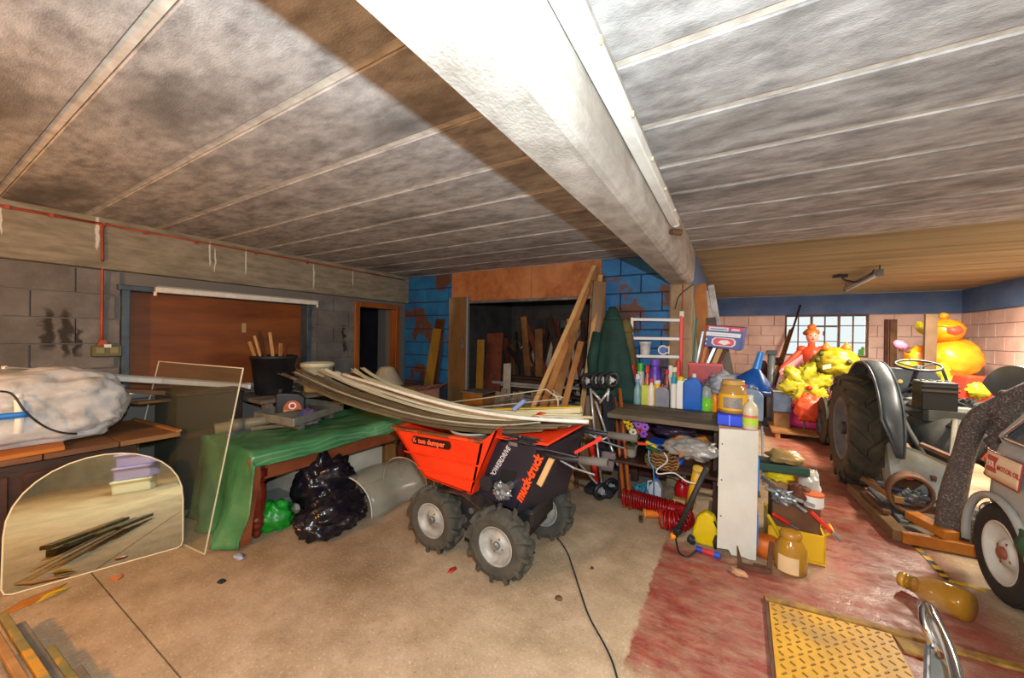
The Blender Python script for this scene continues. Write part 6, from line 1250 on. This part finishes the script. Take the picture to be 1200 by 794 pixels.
for dx in (-.03, .03): MB().blob((hx+.01+dx, hy-.085, 1.60), (.012, .008, .010), 0, 1, 1, 8, 6).build('eye', plain('#3a2418', .4), hd)
MB().blob((hx+.01, hy-.092, 1.575), (.012, .012, .018), 0, 1, 1, 8, 6).build('nose', skin, hd); MB().blob((hx+.01, hy-.085, 1.54), (.025, .008, .008), 0, 1, 1, 8, 6).build('mouth', plain('#b8242c', .4), hd)
for sx in (-1, 1): MB().tube(spline([(hx+sx*.13, hy, 1.35), (hx+sx*.28, hy-.05, 1.18), (hx+sx*.42, hy-.1, 1.02)], 4), [.05, .047, .045, .043, .04, .037, .035, .032, .03], 10).build('arm', coral, fg, smooth=True); MB().blob((hx+sx*.13, hy, 1.37), (.07, .07, .06), .1, 3, 1, 12, 8).build('puff_sleeve', coral, fg, smooth=True)
MB().sheet(lambda u, v: (hx-.13-.32*u+.05*v, hy-.08-.06*u, 1.28-.28*u-.3*v*(1-.5*u)), 8, 8, .01).build('sash', lpink, fg, smooth=True)
fm_ = thing('foil_flower', 'big yellow foil flower leaning on the lady figure', 'foil flower', yp(942, 470, 7.4)); c = yp(943, 450, 7.4)
for k in range(6):
    a = k*PI/3+.3; MB().blob(c+V((.17*math.cos(a), .02*math.sin(k), .16*math.sin(a))), (.19, .05, .12), .5, 4, k, 24, 14, None, rotM('Y', -math.degrees(a)), .35).build('petal', foil_y, fm_, smooth=True)
MB().blob(c+V((.05, -.07, -.05)), (.04, .03, .04), .1, 2, 1, 12, 8).build('centre', plain('#b82a1c', .4), fm_, smooth=True); MB().tube([c+V((0, .04, -.1)), V((c.x+.02, 7.5, .0))], .015, 8).build('stem', plain('#5a7a2a', .6), fm_)
co = tag(MB().blob(yp(950, 474, 7.35)+V((0, 0, -.05)), (.22, .15, .22), .3, 3, 4, 28, 18, .12, None, .15).build('coral_cloth', coral, None, smooth=True), 'crumpled coral satin cloth heaped below the foil flower', 'cloth'); co2 = tag(MB().blob(yp(932, 465, 7.5), (.16, .12, .16), .3, 3, 7, 28, 18, .12, None, .15).build('pink_cloth', pinkf, None, smooth=True), 'bright pink satin cloth heaped left below the foil flower', 'cloth')
pf_ = thing('platform', 'low wooden platform under the parade figures', 'platform', (1.0, 7.6, 0))
for k in range(5): MB().box(.55, 2.0, 7.05+.2*k, 7.24+.2*k, .075, .11).build('plank', tan, pf_, bevel=.003)
for x in (.6, 1.25, 1.9): MB().box(x, x+.06, 7.06, 8.04, 0, .075).build('bearer', tan, pf_)
lt = thing('round_lantern', 'round olive-yellow foil lantern with orange ears by the window', 'lantern', yp(979, 440, 7.5)); c = yp(979, 424, 7.5)
MB().blob(c, (.29, .2, .23), .15, 3, 3, 40, 28, None, None, .18).build('ball', mat('olive_foil', '#b8a41e', '#8a7a12', 3, r=.4, b=.5, bs=6, c3='#d4c43a', s3=2), lt, smooth=True)
for px in (968, 992): MB().lathe([(.07, 0), (.06, .05), (0, .13)], 14, T(*(yp(px, 410, 7.5)))).build('ear', plain('#e8742a', .45), lt, smooth=True)
for px, py in ((962, 414), (995, 424), (958, 421)): MB().blob(yp(px, py, 7.32), (.035, .03, .04), .3, 3, px, 10, 8).build('dark_patch', plain('#4a4a1a', .6), lt, smooth=True)
MB().sheet(lambda u, v: yp(964+10*u, 428+5*v-2*u, 7.27), 4, 2, .01).build('pale_patch', plain('#c8c09a', .5), lt); MB().tube([c+V((0, 0, -.2)), V((c.x, 7.6, .11))], .015, 8).build('pole', tan, lt)
st_ = tag(MB().sheet(lambda u, v: (1.55+.6*u, 7.25+.1*v, .95+.10*math.sin(u*PI)-.12*v), 14, 5, .02).build('striped_cloth', mat('striped_satin', '#f0c0a0', '#e85a3a', 6, r=.4, st=(3, .5, .5)), None, smooth=True), 'pale pink and red satin cloth draped behind tractor wheel', 'cloth')
tres = thing('trestle_stand', 'low dark stand holding the satin cloth behind tractor', 'stand', (1.85, 7.3, 0)); MB().box(1.58, 2.12, 7.24, 7.36, .80, .84).build('beam', dkw, tres)
for x in (1.62, 2.06): MB().box(x, x+.04, 7.28, 7.32, 0, .80).build('leg', dkw, tres)
# big orange bird figure
bd = thing('parade_bird', 'huge orange and yellow padded bird figure in far right corner', 'parade figure', (2.75, 8.1, 0)); c = yp(1117, 420, 8.05)
MB().blob(c, (.30, .28, .30), .08, 3, 2, 36, 24, None, None, .06).build('belly', foil_o, bd, smooth=True)
h0 = yp(1108, 387, 8.0); hd = MB().blob(h0, (.20, .19, .17), .08, 3, 5, 28, 18).build('head', foil_o, bd, smooth=True)
MB().blob(h0+V((.03, -.13, .0)), (.10, .10, .08), .15, 3, 4, 18, 12).build('face', plain('#e8503a', .45), hd, smooth=True); MB().blob(yp(1106, 370, 8.0), (.05, .05, .05), .1, 2, 1, 14, 10).build('crest', foil_o, hd, smooth=True); MB().torus(h0+V((0, 0, .05)), .18, .025, (.2, 0, 1)).build('brim', mat('gold_foil', '#e8a81c', '#c88a10', 5, r=.3), hd, smooth=True)
MB().blob(yp(1082, 385, 8.0), (.07, .05, .12), .2, 3, 6, 16, 12, None, rotM('Y', -35)).build('wing_tip', foil_y, bd, smooth=True); MB().blob(yp(1083, 418, 7.95), (.22, .15, .16), .2, 3, 7, 26, 16).build('wing', foil_o, bd, smooth=True); MB().blob(yp(1064, 428, 7.9), (.14, .10, .10), .25, 3, 8, 18, 12).build('wing', foil_y, bd, smooth=True); MB().blob(yp(1055, 402, 7.9)+V((0, 0, -.02)), (.09, .04, .06), .2, 3, 9, 14, 10, None, rotM('Y', 30)).build('pink_feather', plain('#e888b8', .45), bd, smooth=True)
for px, py in ((1056, 410), (1064, 412)): MB().blob(yp(px, py, 7.78), (.03, .02, .02), .2, 3, px, 10, 8).build('dark_spot', plain('#5a2418', .5), bd)
MB().blob(yp(1103, 435, 7.8), (.10, .08, .12), .4, 4, 3, 20, 14).build('yellow_bow', foil_y, bd, smooth=True)
MB().lathe([(.27, 0), (.25, .6), (.22, .98), (0, .98)], 20, T(c.x-.02, 8.1, .0)).build('blue_base', plain('#1f86c8', .45), bd, smooth=True); MB().torus((c.x-.02, 8.1, .98), .21, .03).build('pink_collar', lpink, bd, smooth=True); MB().blob(yp(1112, 445, 7.75), (.09, .07, .06), .3, 4, 3, 16, 10).build('yellow_foot', foil_y, bd, smooth=True)
rt = thing('red_toy_barrow', 'red plastic barrow tray with yellow toy inside at right wall', 'toy barrow', (2.65, 6.95, 0)); A = yp(1134, 440, 7.0)
MB().prism([(2.46, .70), (2.55, 1.10), (2.95, 1.08), (2.83, .66)], 6.9, 7.3, lambda u, v, w_: V((u, w_, v))).build('tray', plain('#d8321c', .35), rt, bevel=.02); MB().box(2.55, 2.85, 7.0, 7.25, .0, .68).build('stand', plain('#a8281a', .4), rt, bevel=.02); MB().blob(yp(1147, 458, 6.85), (.10, .06, .09), .5, 4, 5, 20, 14).build('yellow_toy', foil_y, rt, smooth=True)
# posts, poles, box
board('timber_post', 'brown square post standing before the orange bird figure', 'post', (2.40, 7.55, .005), yp(1091, 368, 7.55), .12, .06, mat('brown_post', '#6b5138', '#54402a', 5, r=.7), (0, 1, 0))
for px, lb in ((1039, 'thin dark post against the pink wall right of window'), (1047, 'broad wooden post against pink wall beside the thin one')): board('wall_post', lb, 'post', V((yp(px, 440, 9.15).x, 9.15, .005)), yp(px, 374, 9.16), .05 if px < 1043 else .09, .04, topw if px > 1043 else redw, (0, 1, 0))
mp = thing('steel_post', 'grey steel pillar post with dark cap on a base plate', 'post', (.63, 7.9, 0)); p = yp(904, 415, 7.9)
MB().cyl((p.x, 7.9, .03), (p.x, 7.9, p.z), .055, n=16).build('post', mat('galv', '#7f868c', '#646a70', 6, r=.45, me=.4), mp, smooth=True); MB().box(p.x-.075, p.x+.075, 7.83, 7.97, p.z, p.z+.07).build('cap', plain('#3a4048', .5), mp); MB().box(p.x-.1, p.x+.42, 7.7, 8.05, .002, .03).build('base_plate', plain('#6a6762', .5, .4), mp); MB().prism([(-.12, 0), (.12, 0), (.06, .14), (-.06, .14)], -.06, .06, lambda u, v, w_: V((p.x+u, 7.9+w_, .03+v))).build('foot', plain('#2c3034', .5), mp)
eb = thing('grey_cabinet', 'blue-grey metal box standing on wooden bench beside steel post', 'metal box', (.85, 7.5, 0)); A, B = yp(906, 458, 7.4), yp(928, 484, 7.4)
MB().box(A.x, B.x, 7.4, 7.7, B.z, A.z).build('body', mat('blue_grey_metal', '#55627a', '#434e64', 5, r=.4), eb, bevel=.01); MB().box(A.x-.005, B.x+.005, 7.39, 7.71, A.z-.005, A.z+.015).build('lid', plain('#9a9a92', .4), eb); MB().box(A.x+.22, A.x+.26, 7.39, 7.4, A.z-.08, A.z-.05).build('latch', steel, eb); MB().box(A.x+.02, B.x-.02, 7.43, 7.67, .0, B.z).build('stand', topw, eb)
for (tx, ty, bx, m_, r_, lb) in ((938, 357, 896, dkw, .018, 'long dark pole leaning highest beside the window'), (929, 384, 893, tan, .022, 'shorter tan pole leaning under the dark one'), (926, 386, 889, orw, .016, 'thin orange pole leaning leftmost beside window')):
    tag(MB().cyl(V((yp(bx, 480, 8.5).x, 8.5, .005)), yp(tx, ty, 9.1), r_, n=10).build('leaning_pole', m_, None, smooth=True), lb, 'pole')
tag(MB().lathe([(.26, 0), (.24, .5), (.13, .95), (.05, 1.12), (0, 1.13)], 20, T(.50, 8.5, 0)).build('brown_cloak', mat('dark_brown_cloth', '#3a1f18', '#2a1410', 5, r=.9), None, smooth=True), 'dark brown draped cloak stand left of the steel post', 'cloak')
tag(MB().blob(yp(911, 423, 8.5), (.10, .08, .07), .3, 3, 5, 18, 12).build('brown_bundle', mat('brown_bundle', '#5a3a1e', '#3f2814', 6, r=.8), None, smooth=True), 'brown bundle balanced on the dark cloak stand', 'bundle')
# lamps in the right bay
a, c = zp(985, 339, 2.33), zp(1034, 316, 2.33)
a = V((1.50, 7.6, 2.33)); c = V((1.46, 5.9, 2.33))
cl_ = thing('ceiling_strip_light', 'grey strip light hanging under ceiling of right bay', 'strip light', (1.48, 6.8, 2.3)); MB().bar(a, c, .07, .05).build('body', mat('grey_fitting', '#8e8c84', '#77756d', 6, r=.5), cl_, bevel=.006); MB().cyl(a+V((0, 0, -.035)), c+V((0, 0, -.035)), .016, n=10).build('tube', plain('#c9c8c0', .3), cl_, smooth=True)
for p in (a, c): MB().bar(p+V((0, -.02, -.02)), p+V((0, .02, -.02)), .06, .08).build('end_cap', plain('#5a5954', .5), cl_); MB().cyl(p+V((0, 0, .02)), V((p.x, p.y, 2.4)), .006).build('hanger', black, cl_)
MB().tube(spline([zp(984, 322, 2.38), zp(990, 328, 2.34), zp(1005, 330, 2.31), zp(1020, 322, 2.31), c+V((-.02, .1, .03))], 5), .014, 8).build('flex', black, cl_, smooth=True); MB().box(1.16, 1.30, 6.5, 6.6, 2.36, 2.398).build('junction_box', black, cl_)
bl_ = thing('beam_strip_light', 'long white strip light fixed along the side of concrete beam', 'strip light', (-.33, 1.5, 2.2)); MB().prism([(-.346, 2.205), (-.30, 2.21), (-.295, 2.255), (-.345, 2.265)], -.6, 2.52, lambda u, v, w_: V((u, w_, v))).build('body', mat('white_enamel', '#e2e0d8', '#cfccc2', 6, r=.35), bl_, bevel=.004)
for y_ in (.9, 1.25, 1.6, 1.95, 2.3): MB().cyl((-.296, y_, 2.235), (-.288, y_, 2.235), .010, n=10).build('screw', plain('#b0a080', .5), bl_)
MB().cyl((-.32, 2.52, 2.225), (-.32, 2.57, 2.225), .022, n=12).build('end_holder', white, bl_, smooth=True); MB().cyl((-.34, 2.50, 2.17), (-.29, 2.55, 2.17), .02, n=10).build('bracket', rust, bl_)
rope('pillar_wire', 'black wire looping on the pillar face', [yp(791, 362, 4.055), yp(795, 348, 4.055), yp(803, 340, 4.055), yp(812, 333, 4.055)], .006, black, 'wire')
ps = thing('pillar_switch', 'small white switch on the pillar with orange cable', 'switch', yp(799, 368, 4.05)); p = yp(799, 368, 4.05); MB().box(p.x-.02, p.x+.02, 4.035, 4.06, p.z-.03, p.z+.03).build('box', white, ps, bevel=.004); MB().tube([(p.x, 4.05, p.z+.03), (p.x+.005, 4.05, p.z+.3)], .006, 6).build('cable', cnd, ps)

# ================================================================== FLOOR ITEMS IN THE FOREGROUND
# yellow chequer plate in a floor frame
pf2 = thing('chequer_plate', 'worn yellow chequer plate lying on the red floor', 'steel plate', (.46, 2.3, 0))
ypm = mat('yellow_plate_paint', '#d09a24', '#b9831a', 5, r=.5, c3='#9a7a4a', s3=3, lo3=.6, hi3=.75)
A, B, C, D = zp(901, 708), zp(1044, 746), zp(1075, 800), zp(909, 800)
qz = [A, B, V((.72, 2.0, 0)), V((.19, 1.9, 0))]
MB().add([p+V((0, 0, .002)) for p in qz]+[p+V((0, 0, .016)) for p in qz], [(3, 2, 1, 0), (4, 5, 6, 7)]+[(i, (i+1) % 4, (i+1) % 4+4, i+4) for i in range(4)]).build('plate', ypm, pf2)
studm = mat('plate_stud', '#8a6420', '#6d4e1c', 9, r=.5)
cnt = 0
so1 = None
for i in range(26):
    for j in range(30):
        x = .225+.040*i; y_ = 1.93+.042*j
        lim = 2.585+(x-.2)*.13
        if y_ > lim-.02 or x > .70+.02*(y_-2): continue
        if (i+j) % 2 and False: continue
        an = R_(45) if (i+j) % 2 else R_(-45)
        if so1 is None: so1 = MB().bar((-.012, 0, 0), (.012, 0, 0), .006, .004).build('stud', studm, pf2, local=True)
        d_ = so1 if cnt == 0 else so1.copy()
        if cnt: col.objects.link(d_); d_.parent = pf2
        d_.location = (x-.46, y_-2.3, .0155); d_.rotation_euler = (0, 0, an); cnt += 1
        if cnt >= 300: break
    if cnt >= 300: break
# rest of the studs joined
b = MB(); k2 = 0
for i in range(26):
    for j in range(30):
        x = .225+.040*i; y_ = 1.93+.042*j; lim = 2.585+(x-.2)*.13
        if y_ > lim-.02 or x > .70+.02*(y_-2): continue
        k2 += 1
        if k2 <= 300: continue
        s_ = 1 if (i+j) % 2 else -1; b.bar((x-.0057, y_-.0057*s_, .017), (x+.0057, y_+.0057*s_, .017), .0035, .003)
if b.v: stuff(b.build('stud_field', studm, pf2))
edgem = mat('rusty_yellow_edge', '#a8802e', '#6d4a24', 12, r=.7)
E1 = zp(1086, 757)
MB().bar(A+V((-.02, .03, .012)), E1+V((0, .03, .012)), .045, .02).build('frame_edge', edgem, pf2, bevel=.003); MB().bar(E1+V((.03, .02, .010)), zp(1215, 790)+V((0, 0, .010)), .05, .016).build('frame_edge', edgem, pf2, bevel=.003); MB().bar(A+V((-.012, 0, .008)), V((.178, 1.9, .008)), .012, .016).build('frame_edge', rust, pf2)
qq = [B+V((.01, .0, 0)), E1+V((0, .01, 0)), E1+V((.02, -.12, 0)), B+V((.02, -.10, 0))]
MB().add([p+V((0, 0, .002)) for p in qq]+[p+V((0, 0, .012)) for p in qq], [(3, 2, 1, 0), (4, 5, 6, 7)]+[(i, (i+1) % 4, (i+1) % 4+4, i+4) for i in range(4)]).build('plate_corner', edgem, pf2)
# chrome sack truck handle
sk_ = thing('folding_trolley', 'chrome tube handle of folding trolley at bottom right', 'trolley', (.7, 1.9, 0))
h0, h1 = zp(1083, 712, .52), zp(1140, 800, .55)
h2 = zp(1102, 762, .40)
MB().tube(spline([zp(1130, 830, .50), zp(1115, 770, .53), zp(1098, 730, .54), zp(1089, 711, .53), zp(1083, 714, .52), zp(1086, 735, .48), zp(1100, 762, .42), zp(1108, 775, .38)], 6), .016, 12).build('loop_tube', chrome, sk_, smooth=True)
MB().tube([zp(1108, 772, .38), V((.72, 2.0, .02))], .016, 12).build('leg_tube', chrome, sk_, smooth=True); MB().tube([zp(1130, 828, .50), V((.66, 1.55, .02))], .016, 12).build('leg_tube', chrome, sk_, smooth=True)
MB().add([zp(1086, 757, .40), zp(1112, 762, .41), zp(1130, 800, .42), zp(1092, 800, .36)]+[p+V((.0, .012, .0)) for p in (zp(1086, 757, .40), zp(1112, 762, .41), zp(1130, 800, .42), zp(1092, 800, .36))], [(0, 1, 2, 3), (7, 6, 5, 4), (0, 4, 5, 1), (1, 5, 6, 2), (2, 6, 7, 3), (3, 7, 4, 0)]).build('grey_plate', mat('galvanised_plate', '#9a9b94', '#83857d', 6, r=.45, me=.4), sk_)
MB().tube([zp(1087, 756, .42), zp(1086, 800, .40)], .008, 8).build('wire_strut', steel, sk_); p = zp(1101, 768, .44); MB().cyl(p, p+V((0, -.01, .01)), .01, n=10).build('rivet', rust, sk_)
# amber bottle lying on floor
ab = thing('amber_bottle', 'big amber plastic bottle lying on the floor by car wheel', 'bottle', zp(1098, 705)); p0, p1 = zp(1056, 678, .06), zp(1138, 712, .085); ax = (p1-p0).normalized(); _, s_, u_ = frame(ax); Ma = T(*p0) @ Matrix((s_, u_, ax)).transposed().to_4x4(); L_ = (p1-p0).length
amb2 = mat('amber_bottle_plastic', '#a8781e', None, r=.15, al=.62)
MB().lathe([(0, .0), (.038, .0), (.042, .01), (.042, .05), (.036, .055), (.05, .075), (.078, .12), (.082, .16), (.082, L_-.02), (.07, L_), (0, L_)], 22, Ma).build('body', amb2, ab, smooth=True); MB().lathe([(.044, .05), (.044, .062), (.038, .064)], 20, Ma, cap=False).build('neck_ring', plain('#7d5a1c', .3), ab); MB().lathe([(.0, -.004), (.041, -.003), (.044, .03), (.043, .03)], 20, Ma, cap=False).build('cap', plain('#b88a34', .3), ab, smooth=True)
# timber lengths at bottom left
slm = [mat('mossy_slat', '#8a7a4a', '#5f5a30', 8, r=.85, c3='#b8862e', s3=6, lo3=.58, hi3=.64), mat('pale_slat', '#a87f50', '#8a6238', 8, r=.85), greyw]
sd_ = (zp(43, 782, .10)-zp(3, 721, .13)).normalized()
for i, (tx, ty, z, ln, k, lb) in enumerate(((3, 721, .13, 1.0, 0, 'mottled yellow slat second from left at bottom left corner'), (-14, 731, .13, 1.0, 1, 'pale brown slat at the far left of bottom left corner'), (24, 732, .10, .95, 2, 'dark mossy slat third from left at bottom left corner'), (58, 760, .08, .8, 0, 'short mossy slat fourth from left at bottom left corner'), (90, 784, .065, .6, 2, 'shortest dark slat rightmost at bottom left corner'), (-30, 765, .10, .9, 0, 'mossy slat lowest at left edge of bottom left corner'))):
    p0 = zp(tx, ty, z); board('timber_length', lb, 'slat', p0, p0+sd_*ln, .028, .028, slm[k], group='timber slats in the bottom left corner')
board('bearer', 'rough block under the timber slats at bottom left', 'block', (-2.62, .16, .028), (-2.02, .20, .028), .06, .05, greyw)
# small litter and cable
rope('floor_cable', 'thin black cable snaking across the bare floor from barrow', [zp(652, 629)+V((0, 0, .004)), zp(664, 646)+V((0, 0, .004)), zp(672, 668)+V((0, 0, .004)), zp(679, 690)+V((0, 0, .004)), zp(690, 722)+V((0, 0, .004)), zp(708, 755)+V((0, 0, .004)), zp(719, 780)+V((0, 0, .004)), zp(728, 815)+V((0, 0, .004))], .005, black, 'cable')
def litter(nm, lb, px, py, rx, ry, rz, h_, sd, rt=.5): return tag(MB().blob(zp(px, py)+V((0, 0, rz*.7)), (rx, ry, rz), .5, 4, sd, 14, 8, .001, None, .2).build(nm, plain(h_, rt), None, smooth=True), lb, 'litter')
litter('crumpled_foil', 'scrap of crumpled clear wrapper on floor near the glass pane', 280, 653, .05, .03, .012, '#9aa0b0', 1, .2)
litter('dark_disc', 'small dark flat disc lying on the tan floor', 260, 681, .03, .02, .004, '#1f2a28', 2)
litter('orange_petal', 'orange scraps of leaf on floor before the mirror', 137, 677, .03, .03, .006, '#b8642a', 3); litter('oil_lump', 'dark crumbs of dirt on floor right of barrow wheel', 621, 647, .04, .03, .008, '#3a3018', 4); litter('red_tag', 'small red tag lying in front of barrow', 530, 668, .02, .035, .005, '#a83224', 5); litter('dark_pebble', 'tiny dark pebble on floor beside the floor cable', 694, 666, .012, .012, .008, '#2f2418', 6); litter('brown_clod', 'small brown clod on the tan floor left of cable', 655, 702, .02, .018, .01, '#5a4228', 7)
yb_ = thing('yellow_glove_pair', 'folded yellow rubber glove lying before the mirror', 'glove', zp(65, 697)); A = zp(48, 705); B = zp(83, 688)
MB().sheet(lambda u, v: A+(B-A)*u+V((.0, -.06, 0))*(v-.5)*math.sin(PI*min(1, u*1.1+.05))+V((0, 0, .006+.02*math.sin(u*PI)*v)), 10, 4, .006).build('palm', plain('#c09a1c', .5), yb_, smooth=True); MB().sheet(lambda u, v: A+(B-A)*(.2+.7*u)+V((.03, -.02, .014+.012*math.sin(u*3))) + V((0, -.03, 0))*v, 8, 3, .005).build('cuff', plain('#b8901a', .5), yb_, smooth=True)
sawd = tag(MB().sheet(lambda u, v: (zp(6, 716)*(1-u)+zp(62, 694)*u)+V((.10*(v-.5), -.12*(v-.5), .003+.004*math.sin(u*PI)*math.sin(v*PI))), 8, 6, .002).build('orange_sheet', mat('orange_sheet', '#b8741c', '#9a5c14', 5, r=.7), None, smooth=True), 'orange stained paper sheet under the mirror edge', 'sheet')
